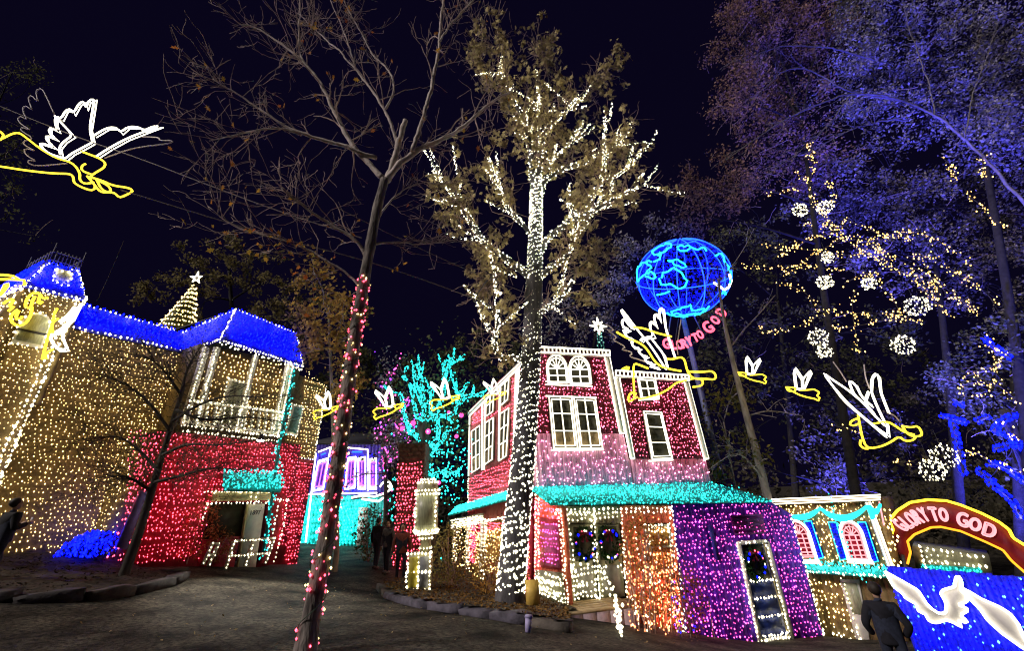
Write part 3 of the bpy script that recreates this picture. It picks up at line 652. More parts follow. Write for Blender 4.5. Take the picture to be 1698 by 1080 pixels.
rope(U, [(905, 657), (989, 660)], .12, .024); rope(U, [(914, 747), (1001, 746)], .12, .024)
grid_window(saloon, U, [(1055, 630), (1084, 631), (1090, 661), (1061, 662)], 2, 2, label='small four-pane window behind the angel'); rope(U, [(1059, 664), (1093, 662)], .12, .022)
grid_window(saloon, U, [(1065, 683), (1094, 685), (1112, 761), (1079, 762)], 1, 3, label='narrow three-pane window'); rope(U, [(1076, 765), (1116, 763)], .12, .024)
# side windows and pilasters
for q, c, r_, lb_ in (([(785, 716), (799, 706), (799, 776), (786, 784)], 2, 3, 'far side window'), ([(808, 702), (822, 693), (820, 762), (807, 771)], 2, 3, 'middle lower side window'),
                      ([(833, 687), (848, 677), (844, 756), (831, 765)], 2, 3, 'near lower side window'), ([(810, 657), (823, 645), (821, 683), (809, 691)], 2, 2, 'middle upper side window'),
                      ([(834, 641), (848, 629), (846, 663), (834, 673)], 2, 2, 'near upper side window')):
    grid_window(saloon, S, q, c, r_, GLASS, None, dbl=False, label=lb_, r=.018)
for pts in ([(779, 683), (777, 790)], [(800, 664), (799, 780)], [(804, 660), (803, 780)], [(829, 634), (827, 765)], [(856, 615), (852, 740)], [(860, 612), (856, 740)]): rope(S, pts, .1, .026); trim(saloon, S, pts, .1, .04)
for dy in (0, 7): rope(S, [(778, 684 + dy), (829, 634 + dy * .8), (874, 592 + dy * .6)], .14, .03)
mb = MB(); bar(mb, S.px(778, 687, .08), S.px(874, 595, .08), .16); obj('cornice', mb, WHITE, saloon)
# awnings
AWF = G.off(.35); a_t0, a_t1 = U.px(879, 812), U.px(1178, 803); a_b0, a_b1 = AWF.px(913, 839), AWF.px(1279, 834)
mb = MB(); slab(mb, [a_t0, a_t1, a_b1, a_b0], -.07); slab(mb, [a_t1, a_b1 - G.n * 3.5, a_b1 + A([0, 0, .001])], -.07); obj('awning', mb, TEAL, saloon, 'long teal awning over the shop front')
SO = S.off(.9); sa_t0, sa_t1 = S.px(845, 818), S.px(757, 843); sa_t0 = S.px(884, 806); sa_b0, sa_b1 = SO.px(862, 826), SO.px(744, 857)
mb = MB(); slab(mb, [sa_t0, sa_t1, sa_b1, sa_b0], .07); obj('awning', mb, TEAL, saloon, 'short teal awning on the side front')
# ground floor fronts
gl0 = G.uv(932, 1008)[0]; zb = -3.2
def gwall(pts, m, label, w=.2): return boards('wall_boards', G, pts, m, saloon, w, .2, label)
door_q = [(944, 868), (1030, 868), (1040, 990), (953, 1000)]
mb = MB()
gwall([(931, 840), (1028, 839), (1030, 868), (934, 868)], OLIVE, 'olive boards above the double door')
gwall([(934, 868.5), (944, 868.5), (956, 1024), (944, 1024)], OLIVE, 'olive boards left of the double door')
gwall([(1028, 839), (1113, 838), (1117, 868), (1032, 868)], ORANGE, 'orange boards above the amber window')
gwall([(1032, 868.5), (1068, 868.5), (1086, 1060), (1052, 1060)], ORANGE, 'orange boards left of the amber window')
gwall([(1108, 868.5), (1117, 868.5), (1138, 1060), (1125, 1060)], ORANGE, 'orange boards right of the amber window')
gwall([(1068, 945), (1113, 945), (1128, 1060), (1082, 1060)], ORANGE, 'orange boards below the amber window')
gwall([(1113.5, 837), (1278, 833), (1312, 853), (1370, 1075), (1140, 1090)], PURPLE, 'purple boards of the right section')
mb = MB(); prism(mb, G, G.poly([(934, 845), (1275, 838), (1310, 858), (1362, 1070), (960, 1080)]), -.34, -.24); obj('backing', mb, DARK, saloon)
# right end wall of the purple section
mb = MB(); e0, e1 = G.px(1312, 853), G.px(1370, 1075); slab(mb, [e0, e0 - G.n * 3.5, e1 - G.n * 3.5, e1], .1); obj('wall', mb, PURPLE, saloon, 'right end wall of the purple section')
# left return of the ground floor bay
gcor = G.px(933, 1010); bay0 = U.px(893, 985); az_b = math.degrees(math.atan2(gcor[0] - bay0[0], gcor[1] - bay0[1]))
BY = Wall(gcor, az_b)
boards('wall_boards', BY, [(886, 818), (933, 838), (945, 1020), (886, 985)], ORANGE, saloon, .15, .12, 'orange return wall of the entrance bay')
mb = MB(); prism(mb, BY, BY.poly([(895, 858), (931, 862), (933, 946), (897, 940)]), .01, .05); w_ = obj('window', mb, mat('red_frame', (.4, .03, .05), .6), saloon, 'pink window in the return wall')
mb = MB(); prism(mb, BY, BY.poly([(905, 868), (929, 870), (931, 942), (907, 937)]), .052, .07); obj('pane', mb, PINKP, w_)
mb = MB(); prism(mb, BY, BY.poly([(891, 945), (934, 950), (945, 1020), (890, 983)]), .03, .08); obj('plinth', mb, OLIVE, saloon, 'pale plinth of the return wall')
# double doors with glass and wooden lower panels
for q, lb_ in (([(946, 870), (984, 869), (993, 995), (955, 999)], 'left leaf of the double door'), ([(987, 869), (1028, 869), (1038, 990), (996, 995)], 'right leaf of the double door')):
    c4 = [G.uv(*p) for p in q]; mb = MB(); prism(mb, G, c4, -.12, -.05); d_ = obj('door', mb, OLIVE, saloon, lb_)
    bl = lambda s, t, c4=c4: (c4[0] * (1 - s) + c4[1] * s) * (1 - t) + (c4[3] * (1 - s) + c4[2] * s) * t
    mb = MB(); prism(mb, G, [bl(.13, .04), bl(.87, .04), bl(.87, .5), bl(.13, .5)], -.048, -.035); obj('pane', mb, GLASS, d_)
    mb = MB(); prism(mb, G, [bl(.15, .58), bl(.85, .58), bl(.85, .94), bl(.15, .94)], -.048, -.03); obj('lower_panel', mb, mat('grey_panel', (.22, .22, .2), .6), d_)
    mb = MB(); tube(mb, [G.P(*bl(.92 if 'left' in lb_ else .08, .5), -.02), G.P(*bl(.92 if 'left' in lb_ else .08, .62), -.02)], .02, 6); obj('handle', mb, DARK, d_)
# amber window in the orange section
aq = [(1069, 872), (1108, 871), (1113, 944), (1076, 945)]
grid_window(saloon, G, aq, 1, 2, mat('amber_curtain', (.6, .3, .06), .5), MB(), dbl=False, label='amber window in the orange wall')
# purple door with panels
pq = [(1222, 901), (1269, 898), (1311, 1056), (1258, 1064)]; c4 = [G.uv(*p) for p in pq]
bl = lambda s, t: (c4[0] * (1 - s) + c4[1] * s) * (1 - t) + (c4[3] * (1 - s) + c4[2] * s) * t
mb = MB()
for i in range(4): bar(mb, G.P(*c4[i], .05), G.P(*c4[(i + 1) % 4], .05), .1)
pdf = obj('door_frame', mb, WHITE, saloon, 'white frame of the tall narrow door')
mb = MB(); prism(mb, G, [bl(.05, .02), bl(.95, .02), bl(.95, .98), bl(.05, .98)], .015, .035); pdr = obj('door', mb, mat('navy_door', (.02, .03, .16), .45), saloon, 'tall narrow navy door with three lower panels')
for t0_, t1_ in ((.03, .40), (.42, .56), (.60, .75), (.79, .93)):
    mb = MB(); prism(mb, G, [bl(.14, t0_), bl(.80, t0_), bl(.80, t1_), bl(.14, t1_)], .036, .05); obj('panel' if t0_ > .1 else 'pane', mb, GLASS if t0_ < .1 else mat('navy_panel', (.02, .04, .22), .4), pdr)
mb = MB(); bar(mb, G.P(*bl(.86, .02), .08), G.P(*bl(.87, .98), .08), .04); obj('door_edge', mb, mat('brass', (.5, .42, .2), .4), pdr)
# louvre sign panel and blue pilaster on the purple wall
mb = MB(); prism(mb, G, G.poly([(1210, 857), (1262, 854), (1269, 884), (1217, 887)]), .0, .05)
for t in np.linspace(0, 1, 5): bar(mb, G.px(1211 + 7 * t, 857 + 30 * t, .07), G.px(1262 + 7 * t, 854 + 30 * t, .07), .05)
obj('louvre_panel', mb, mat('violet_paint', (.22, .03, .3), .6), saloon)
mb = MB(); bar(mb, G.px(1176, 872, .05), G.px(1190, 930, .05), .12); obj('pilaster', mb, mat('indigo_paint', (.05, .04, .4), .5), saloon)
# side ground floor: posts, lintel, wall
SG = S.off(.02); boards('wall_boards', S, [(889, 850), (774, 873), (770, 985), (889, 1000)], mat('rust_boards', (.30, .05, .03), .7), saloon, .2, .2, 'rust red side wall of the ground floor')
for x, w_px in ((754, 5), (776, 5), (800, 5)):
    mb = MB(); bar(mb, SO.px(x, 862, -.1), SO.px(x - 4, 985, -.1), .13); obj('post', mb, WHITE, saloon)
mb = MB(); bar(mb, SO.px(748, 866, -.1), SO.px(800, 857, -.1), .16, .22); obj('lintel', mb, OLIVE, saloon)
mb = MB(); prism(mb, S, S.poly([(782, 870), (793, 868), (791, 965), (780, 968)]), .0, .08); obj('pilaster', mb, REDW, saloon)
grid_window(saloon, S, [(803, 868), (835, 860), (832, 925), (800, 930)], 2, 2, mat('amber_curtain', (.6, .3, .06), .5), MB(), dbl=False, label='side shop window')
mb = MB(); prism(mb, S, S.poly([(870, 828), (887, 824), (887, 985), (867, 975)]), .02, .12); obj('corner_pier', mb, REDW, saloon)
obj('white_rope_light', ropes, RW, saloon, kind='stuff')
# ---- bulb strings
W1 = [(905, 586), (981, 590), (983, 643), (904, 640)]; W2 = [(906, 656), (988, 659), (1001, 748), (914, 748)]; W3 = [(1052, 627), (1086, 628), (1094, 665), (1059, 666)]; W4 = [(1062, 681), (1097, 683), (1116, 766), (1075, 766)]
b = MB()
bulbs(b, fill(U, [(884, 590), (1002, 592), (1026, 718), (888, 718)], .108, [W1, W2], dz=.105, jit=.5), .023)
bulbs(b, fill(U, [(1030, 632), (1132, 636), (1166, 759), (1054, 759)], .108, [W3, W4], dz=.105, jit=.5), .023)
obj('rose_bulb_string', b, GK, saloon, kind='stuff')
b = MB()
bulbs(b, fill(G, [(1116, 840), (1276, 836), (1308, 856), (1364, 1060), (1140, 1075)], .125, [[(1216, 894), (1273, 892), (1318, 1066), (1252, 1072)]], dz=.115, jit=.4), .0215)
obj('magenta_bulb_string', b, GM, saloon, kind='stuff')
b = MB(); pinkw = glow('pale_pink_bulb', (1, .34, .62), 11)
bulbs(b, fill(U, [(892, 722), (1033, 722), (1050, 808), (894, 812)], .165, [W2], dz=.14, jit=.8), .0155)
bulbs(b, fill(U, [(1050, 764), (1170, 764), (1180, 802), (1056, 806)], .165, [W4], dz=.14, jit=.8), .0155)
obj('pale_pink_bulb_string', b, pinkw, saloon, kind='stuff')
b = MB()
SW = [[(783, 710), (850, 672), (848, 760), (784, 788)], [(807, 650), (850, 622), (850, 668), (807, 694)]]
bulbs(b, fill(S, [(870, 606), (784, 690), (782, 790), (876, 744)], .14, SW, dz=.13), .028)
bulbs(b, fill(S, [(882, 744), (780, 794), (776, 850), (882, 815)], .13, [], dz=.12), .022)
bulbs(b, fill(S, [(885, 852), (776, 875), (776, 888), (885, 870)], .1, [], dz=.1), .024)
bulbs(b, fill(S, [(783, 868), (794, 866), (792, 970), (781, 972)], .09, [], dz=.09, out=.11), .024); bulbs(b, fill(S, [(868, 830), (884, 826), (886, 985), (868, 980)], .09, [], dz=.09, out=.15), .026)
bulbs(b, fill(BY, [(888, 824), (932, 842), (934, 868), (888, 850)], .1), .026)
bulbs(b, fill(BY, [(888, 824), (896, 830), (900, 985), (888, 980)], .1), .026)
obj('red_bulb_string', b, GR, saloon, kind='stuff')
b = MB(); bulbs(b, fill(G, [(1034, 858), (1112, 856), (1135, 1020), (1052, 1020)], .165, [[(1066, 868), (1112, 867), (1117, 948), (1073, 949)]], dz=.16, jit=.7), .021)
bulbs(b, fill(G, [(1075, 915), (1112, 915), (1132, 1040), (1082, 1040)], .11, out=.1), .034)
obj('orange_bulb_string', b, GO, saloon, kind='stuff')
b = MB(); 
for t in np.linspace(.03, 1.01, 14): l3([a_t0 + (a_b0 - a_t0) * t + A([0, 0, .055]), a_t1 + (a_b1 - a_t1) * t + A([0, 0, .055])], s=.075, j=.016, m=b, r=.027)
for t in np.linspace(.05, .95, 7): l3([a_t1 + (a_b1 - a_t1) * t + A([0, 0, .06]), a_b1 - G.n * 3.5 * (1 - t) + A([0, 0, .05])], s=.12, j=.04, m=b, r=.034)
for t in np.linspace(.03, 1.01, 10): l3([sa_t0 + (sa_b0 - sa_t0) * t + A([0, 0, .08]), sa_t1 + (sa_b1 - sa_t1) * t + A([0, 0, .08])], s=.075, j=.016, m=b, r=.027)
obj('teal_bulb_string', b, GT, saloon, kind='stuff')
b = MB()
def lg(pts, w=G, out=.08, s=.12, r=.032): bulbs(b, resample([w.px(*p, out) for p in pts], s, .012), r)
for y in (845, 851): lg([(922, y + 1), (1111, y - 2)], out=.25, s=.14)
lg([(1114, 840), (1140, 1060)]); lg([(1108, 842), (1134, 1060)], s=.14); lg([(1311, 854), (1366, 1052)]); lg([(934, 846), (956, 1018)], s=.1); lg([(940, 846), (962, 1012)], s=.12)
lg([(985, 856), (995, 1000)], s=.1); lg([(1030, 856), (1040, 990)], s=.1); lg([(980, 856), (990, 1000)], s=.13)
lg([(1222, 901), (1269, 898)], s=.1); lg([(1222, 901), (1258, 1064)], s=.1); lg([(1226, 903), (1262, 1062)], s=.13); lg([(1269, 898), (1311, 1056)], s=.1)
for t in (.41, .585, .77, .95, .99): bulbs(b, resample([G.P(*bl(.1, t), .1), G.P(*bl(.85, t), .1)], .09, .012), .032)
for k in range(3): lg([(1070, 872 + 5 * k), (1108, 871 + 5 * k)], s=.1)
lg([(1069, 872), (1078, 910)], s=.1); lg([(1108, 871), (1113, 905)], s=.1); lg([(1050, 858), (1060, 930)], s=.13)
bulbs(b, fill(BY, [(893, 950), (934, 952), (944, 1014), (893, 982)], .1, dz=.1, out=.11), .03)
bulbs(b, fill(G, [(936, 935), (1030, 935), (1036, 985), (960, 1004)], .11, [[(1000, 940), (1026, 940), (1030, 984), (1006, 984)]], dz=.13), .03)
bulbs(b, fill(G, [(940, 848), (1024, 848), (1024, 866), (944, 866)], .12), .028)
lg([(930, 845), (943, 1012)], w=BY, s=.08, r=.026); lg([(926, 845), (938, 1008)], w=BY, s=.1, r=.024)
bw2 = MB(); bulbs(bw2, fill(BY, [(900, 866), (930, 868), (932, 942), (902, 938)], .13, out=.1), .02); obj('pink_bulb_string', bw2, GM, saloon, kind='stuff')
for x in (888, 893): lg([(x, 822), (x, 980)], w=BY, s=.1)
for x in (754, 758, 776, 780, 800, 804): lg([(x, 862), (x - 4, 980)], w=SO, out=.02, s=.12)
for k in range(4): lg([(748, 864 + 4 * k), (800, 856 + 3.5 * k)], w=SO, out=.06, s=.11, r=.022)
lg([(886, 722), (892, 818)], w=U, s=.1); lg([(776, 795), (776, 845)], w=S, s=.1); lg([(806, 870), (803, 925)], w=S, s=.1); lg([(834, 862), (831, 922)], w=S, s=.1); lg([(800, 866), (836, 858)], w=S, s=.08)
# bulb-wrapped cord sagging from the door head to a stake
cord = [G.px(995, 935, .3), G.px(1015, 975, .7), G.px(1024, 1000, 1.0), ong(1030, 1052, .05)]
bulbs(b, resample(cord, .06, .035), .034)
obj('white_bulb_string', b, GW, saloon, kind='stuff')
b = MB(); bulbs(b, fill(S, [(884, 870), (776, 884), (772, 975), (886, 985)], .12, [[(783, 866), (794, 864), (792, 970), (780, 972)]], dz=.12, jit=.7, out=.12), .022)
bulbs(b, fill(SO, [(752, 866), (800, 860), (797, 960), (750, 975)], .16, [], jit=.9, drop=.4), .022); obj('golden_bulb_string', b, GY, saloon, kind='stuff')

# wreaths on the doors
GREEN = leafmat('wreath_needles', (.01, .035, .012), (.03, .07, .02), .1)
BOW = mat('red_bow', (.28, .01, .02), .6)
def wreath(px, py, rpx, label):
    c = G.px(px, py, .06); r = np.linalg.norm(G.px(px + rpx, py, .06) - c)
    t = thing('wreath', label, 'wreath', c, 'wreaths on the doors of the shop building')
    mb = MB(); a = rng.uniform(0, 2 * math.pi, 420); rr = r + rng.normal(0, r * .2, 420); P = c + G.d * (rr * np.cos(a))[:, None] + A([0, 0, 1.0]) * (rr * 1.25 * np.sin(a))[:, None] + G.n * rng.uniform(.0, .1, 420)[:, None]
    leaves(mb, P, .1); obj('needles', mb, GREEN, t)
    mb = MB(); top = c + A([0, 0, r * 1.0]) + G.n * .1
    for s in (-1, 1):
        slab(mb, [top, top + G.d * s * .14 + A([0, 0, .08]), top + G.d * s * .16 - A([0, 0, .07])], .04); slab(mb, [top, top + G.d * s * .04 - A([0, 0, .22]), top + G.d * s * .10 - A([0, 0, .2])], .03)
    box(mb, top, (.07, .07, .07)); obj('bow', mb, BOW, t)
    for nm, m_, n_, rb in (('blue_bulb_string', GB, 8, .03), ('white_bulb_string', GW, 7, .022), ('red_bulb_string', GR, 4, .024)):
        b_ = MB(); a = rng.uniform(0, 2 * math.pi, n_); bulbs(b_, c + G.d * (r * np.cos(a))[:, None] + A([0, 0, 1.0]) * (r * 1.25 * np.sin(a))[:, None] + G.n * .12, rb); obj(nm, b_, m_, t, kind='stuff')
wreath(968, 903, 15, 'round wreath with red bow on the left leaf of the double door')
wreath(1009, 902, 15, 'round wreath with red bow on the right leaf of the double door')
wreath(1250, 935, 13, 'wreath with dark red bow on the tall narrow navy door')

# star on the maroon roof
def star(name, label, c, r, nrm, m, stem=None, n=8, group=None):
    t = thing(name, label, 'star', c, group); b_ = MB(); u = np.cross(nrm, A([0, 0, 1.0])); u /= np.linalg.norm(u); v = A([0, 0, 1.0])
    pts = []
    for k in range(n * 2):
        rr = r * (1.0 if k % 4 == 0 else .75) if k % 2 == 0 else r * .32
        a = math.pi / 2 + k * math.pi / n; pts.append(c + u * rr * math.cos(a) + v * rr * math.sin(a))
    pts.append(pts[0])
    for a_, b2 in zip(pts[:-1], pts[1:]): tube(b_, [a_, b2], .022, 5)
    for k in range(0, n * 2, 2): tube(b_, [c, pts[k]], .018, 5)
    obj('star_rope', b_, m, t)
    mb = MB(); P = [c + nrm * .03] + [p - nrm * .0 for p in pts[:-1]]; k = len(pts) - 1
    V = [c + nrm * .02] + pts[:-1] + [c - nrm * .06]; fs = [[0, 1 + i, 1 + (i + 1) % k] for i in range(k)] + [[k + 1, 1 + (i + 1) % k, 1 + i] for i in range(k)]
    mb.add(V, fs); obj('star_plate', mb, WHITE, t)
    if stem: stem(t)
    return t
def stemA(t):
    mb = MB(); c = LOC[t]
    for dx in (-.12, .0, .12): tube(mb, [c + A([dx * .5, 0, -.3]), c + A([dx, 0, -.95])], .022, 5)
    tube(mb, [c, c - A([0, 0, .95])], .02, 5); obj('stand', mb, mat('teal_pipe', (.03, .25, .25), .5), t)
    b_ = MB(); bulbs(b_, resample([c - A([.06, 0, .3]), c - A([.1, 0, .9])], .09, .03), .022); bulbs(b_, resample([c - A([-.06, 0, .3]), c - A([-.1, 0, .9])], .09, .03), .022); obj('bulb_string', b_, glow('mint_bulb', (.4, 1, .8), 1.8), t, kind='stuff')
star('star', 'eight-pointed white star on a stand above the tall maroon front', U.px(992, 541, .0), .36, G.n, RW, stemA)

# ================================================================== YELLOW THEATRE (right)
theat = thing('theatre', 'small yellow-lit theatre with red arched windows, blue shutters and teal swags', 'building', RBW.P(0, float(gz(*RBW.O[:2]))))
OCH = mat('ochre_boards', (.22, .15, .06), .8, .35, 5, .2, 30)
boards('wall_boards', RBW, [(1270, 834), (1459, 826), (1483, 945), (1300, 940)], OCH, theat, .18, .2, 'upper ochre boards')
boards('wall_boards', RBW, [(1300, 940.5), (1483, 945.5), (1515, 1100), (1340, 1100)], OCH, theat, .18, .2, 'lower ochre boards')
mb = MB(); prism(mb, RBW, RBW.poly([(1274, 838), (1456, 830), (1506, 1090), (1340, 1090)]), -.34, -.24); obj('backing', mb, DARK, theat)
mb = MB(); e0, e1 = RBW.px(1459, 826), RBW.px(1515, 1100); slab(mb, [e0, e0 - RBW.n * .8, e1 - RBW.n * .8, e1], .1); obj('wall', mb, OCH, theat, 'right end wall')
mb = MB(); c0, c1 = RBW.px(1268, 834, .1), RBW.px(1460, 826, .1); bar(mb, c0, c1, .12, .2); obj('cornice', mb, OCH, theat)
tr_ = MB(); tl_ = MB(); b = MB(); bw = MB(); bb = MB()
for dy in (-5, -1, 3): rope(RBW, [(1270, 834 + dy), (1460, 826 + dy)], .24, .017, tr_)
PINKF = mat('pink_sash', (.6, .2, .2), .5); REDG = mat('red_glass', (.30, .008, .03), .3, .2, 5, 0)
rp = MB()
arch_window(theat, RBW, 1309, 1340, 866, 886, 924, .30, REDG, PINKF, 3, 5, 'left red arched window', rp, .018)
arch_window(theat, RBW, 1397, 1428, 868, 888, 930, .30, REDG, PINKF, 3, 5, 'right red arched window', rp, .018)
for cx_ in (1309, 1397):
    out = [(cx_ + 15.5 - 18 * math.cos(a) + (-22 * math.sin(a)) * .3, 887 - 23 * math.sin(a)) for a in np.linspace(0, math.pi, 11)]
    rope(RBW, [(cx_ + 10, 928)] + out + [(cx_ + 46, 929)], .13, .035, tr_); rope(RBW, [(cx_ + 8, 929), (cx_ + 50, 931)], .16, .03, tr_); rope(RBW, [(cx_ + 8, 933), (cx_ + 52, 935)], .16, .026, tr_)
SHUT = mat('blue_shutter', (.01, .015, .45), .5, .2, 8, .1)
shq = [[(1336, 865), (1348, 864), (1368, 925), (1355, 928)], [(1376, 866), (1389, 866), (1407, 927), (1396, 929)], [(1425, 866), (1438, 866), (1459, 931), (1446, 933)]]
for q in shq:
    c4 = [RBW.uv(*p) for p in q]; mb = MB(); prism(mb, RBW, c4, .01, .05); s_ = obj('shutter', mb, SHUT, theat)
    for t in np.linspace(.06, .94, 12):
        mb = MB(); a_ = c4[0] * (1 - t) + c4[3] * t; z_ = c4[1] * (1 - t) + c4[2] * t; bar(mb, RBW.P(*(a_ + (z_ - a_) * .1), .06), RBW.P(*(a_ + (z_ - a_) * .9), .06), .05, .03); obj('slat', mb, SHUT, s_)
    for i in range(4): tube(tl_, [RBW.P(*c4[i], .1), RBW.P(*c4[(i + 1) % 4], .1)], .012, 4)
    bulbs(bb, fill(RBW, c4, .09, is_uv=True, out=.09), .026)
def swag(x0, y0, x1, y1, sag, w, n=10):
    pts = []
    for k in range(4):
        P = []
        for t in np.linspace(0, 1, n): P.append(RBW.px(x0 + (x1 - x0) * t, y0 + (y1 - y0) * t + sag * (1 - (2 * t - 1) ** 2) + k * w * .3 * (1 - (2 * t - 1) ** 2 * .75), .14 + .03 * (k % 2)))
        tube(tl_, P, .03, 5)
swag(1314, 856, 1360, 843, 4, 8); swag(1360, 842, 1437, 840, 15, 9); swag(1443, 838, 1460, 836, 9, 8)
tube(tl_, [RBW.px(1438, 838, .16), RBW.px(1447, 862, .16)], .04, 5); tube(tl_, [RBW.px(1442, 838, .16), RBW.px(1450, 860, .16)], .04, 5)
for dx in (0, 6): rope(RBW, [(1436 + dx, 832), (1476 + dx, 945)], .12, .022, tr_)
mb = MB(); bar(mb, RBW.px(1439, 834, .05), RBW.px(1479, 946, .05), .12); obj('pilaster', mb, WHITE, theat)
rope(RBW, [(1457, 828), (1466, 872)], .1, .02, rp)
ab0, ab1 = RBW.px(1335, 936, .05), RBW.px(1470, 946, .05); ab2, ab3 = RBW.off(.5).px(1472, 957), RBW.off(.5).px(1338, 948)
mb = MB(); slab(mb, [ab0, ab1, ab2, ab3], .05); obj('awning', mb, TEAL, theat)
bt = MB()
for t in np.linspace(0, 1, 6): l3([ab0 + (ab3 - ab0) * t + A([0, 0, .09]), ab1 + (ab2 - ab1) * t + A([0, 0, .09])], s=.08, j=.025, m=bt, r=.03)
l3([RBW.px(1376, 822, .3), RBW.px(1386, 865, .3), RBW.px(1420, 935, .55), RBW.px(1432, 965, .55)], s=.07, j=.03, m=bt, r=.03)
mb = MB(); prism(mb, RBW, RBW.poly([(1394, 961), (1425, 962), (1448, 1085), (1428, 1085)]), .01, .06); dd = obj('door', mb, WHITE, theat, 'pale door under the teal awning')
mb = MB(); prism(mb, RBW, RBW.poly([(1398, 966), (1422, 967), (1436, 1020), (1416, 1018)]), .062, .075); obj('pane', mb, PALEG, dd)
wh = [[(1305, 862), (1345, 862), (1372, 936), (1318, 936)], [(1392, 862), (1440, 862), (1462, 940), (1408, 936)]] + shq
bulbs(b, fill(RBW, [(1290, 838), (1456, 830), (1480, 944), (1320, 938)], .115, wh, dz=.11, jit=.5), .026)
bulbs(b, fill(RBW, [(1340, 958), (1394, 960), (1420, 1040), (1368, 1040)], .14, [], dz=.14), .027)
bulbs(b, fill(RBW, [(1460, 836), (1482, 836), (1500, 940), (1482, 940)], .13, [], dz=.13), .034)
l3([ab3, ab2], s=.09, m=bw, r=.03); l3([RBW.px(1396, 961, .1), RBW.px(1428, 1070, .1)], s=.12, m=bw, r=.028)
bulbs(bw, fill(RBW, [(1378, 1040), (1420, 1040), (1432, 1065), (1390, 1065)], .14), .035)
l3([RBW.px(1336, 950, .1), RBW.px(1366, 1055, .1)], s=.12, m=bw)
obj('golden_bulb_string', b, GY, theat, kind='stuff'); obj('white_bulb_string', bw, GW, theat, kind='stuff'); obj('blue_bulb_string', bb, GB, theat, kind='stuff'); obj('teal_bulb_string', bt, GT, theat, kind='stuff')
obj('white_rope_light', tr_, RW, theat, kind='stuff'); obj('pink_rope_light', rp, RP, theat, kind='stuff'); obj('teal_rope_light', tl_, RT, theat, kind='stuff')

# ================================================================== BLUE FENCE WITH DOVES
fence = thing('fence', 'blue-lit board fence below the arch carrying two white doves', 'fence', FN.P(0, float(gz(*FN.O[:2]))))
FBLUE = mat('blue_fence_boards', (.015, .02, .8), .6, .3, 6, .2, 30)
fq = A([FN.uv(1470, 952), FN.uv(1760, 946), FN.uv(1800, 1150), FN.uv(1536, 1150)])
u0f, u1f = fq[:, 0].min(), fq[:, 0].max(); nb = 30; zt_, zb_ = (fq[0][1] + fq[1][1]) / 2, fq[:, 1].min()
ea = FN.uv(1472, 950)[0]; eb = FN.uv(1535, 1150)[0]
sgn = 1 if fq[1][0] > fq[0][0] else -1
uA, uB = FN.uv(1472, 950)[0], FN.uv(1790, 950)[0]; e = np.linspace(uA, uB, nb + 1)
proto = None
for i in range(nb):
    a_, c_ = sorted((e[i], e[i + 1])); mb = MB(); prism(mb, FN, [(a_ + .002, zb_), (c_ - .002, zb_), (c_ - .002, zt_ + rng.uniform(-.02, .02)), (a_ + .002, zt_ + rng.uniform(-.02, .02))], -.04 + rng.uniform(0, .01), rng.uniform(0, .012)); obj('board', mb, FBLUE, fence)
mb = MB(); bar(mb, FN.P(uA, zt_ - .2, -.09), FN.P(uB, zt_ - .2, -.09), .08); bar(mb, FN.P(uA, zb_ + .4, -.09), FN.P(uB, zb_ + .4, -.09), .08); obj('rail', mb, FBLUE, fence)
def zoomB(pts): return [(1360 + x / 5.024, 930 + y / 5.024) for x, y in pts]
D1 = zoomB([(555, 85), (700, 165), (830, 240), (900, 350), (950, 400), (1010, 435), (1060, 425), (1065, 360), (1045, 310), (1018, 275), (1030, 240), (1080, 225), (1130, 212), (1145, 130), (1162, 118), (1182, 140), (1192, 195), (1185, 250), (1230, 275), (1235, 335), (1160, 360), (1232, 385), (1240, 410), (1195, 435), (1190, 455), (1238, 495), (1232, 512), (1165, 485), (1190, 545), (1120, 505), (1060, 485), (985, 510), (925, 500), (890, 440), (830, 410), (815, 355), (725, 305), (705, 270), (630, 215)])
D2 = zoomB([(1200, 225), (1270, 260), (1350, 310), (1430, 345), (1500, 375), (1590, 430), (1660, 520), (1710, 640), (1790, 760), (1700, 720), (1560, 620), (1530, 600), (1430, 510), (1400, 480), (1340, 390), (1300, 355), (1240, 290)])
bl1 = MB(); bc = MB()
bulbs(bl1, fill(FN, [(uA, zb_), (uB, zb_), (uB, zt_), (uA, zt_)], .085, is_uv=True, out=.05, dz=.085, holes=[FN.poly(D1), FN.poly(D2)]), .019)
bulbs(bc, fill(FN, [(uA, zb_), (uB, zb_), (uB, zt_), (uA, zt_)], .17, is_uv=True, out=.07, dz=.15, drop=.3, jit=.9, holes=[FN.poly(D1), FN.poly(D2)]), .021)
obj('blue_bulb_string', bl1, GB, fence, kind='stuff'); obj('pale_bulb_string', bc, GC, fence, kind='stuff')
DOVEP = mat('grey_dove_board', (.42, .40, .40), .6, .1, 6, .05)
def dove(pts, label):
    uv = FN.poly(pts); c = FN.P(*A(uv).mean(0), .1); t = thing('dove_figure', label, 'dove', c, 'dove figures on the blue fence')
    mb = MB(); n = len(uv); prism(mb, FN, uv, .07, .10); obj('body_board', mb, DOVEP, t)
    b_ = MB(); P = [FN.P(*q, .13) for q in uv + [uv[0]]]; tube(b_, resample(P, .05), .024, 6); obj('rope_light', b_, RW, t)
dove(D1, 'complete white-outlined dove spreading its wings on the blue fence'); dove(D2, 'long white-outlined wing running out of the frame on the blue fence')

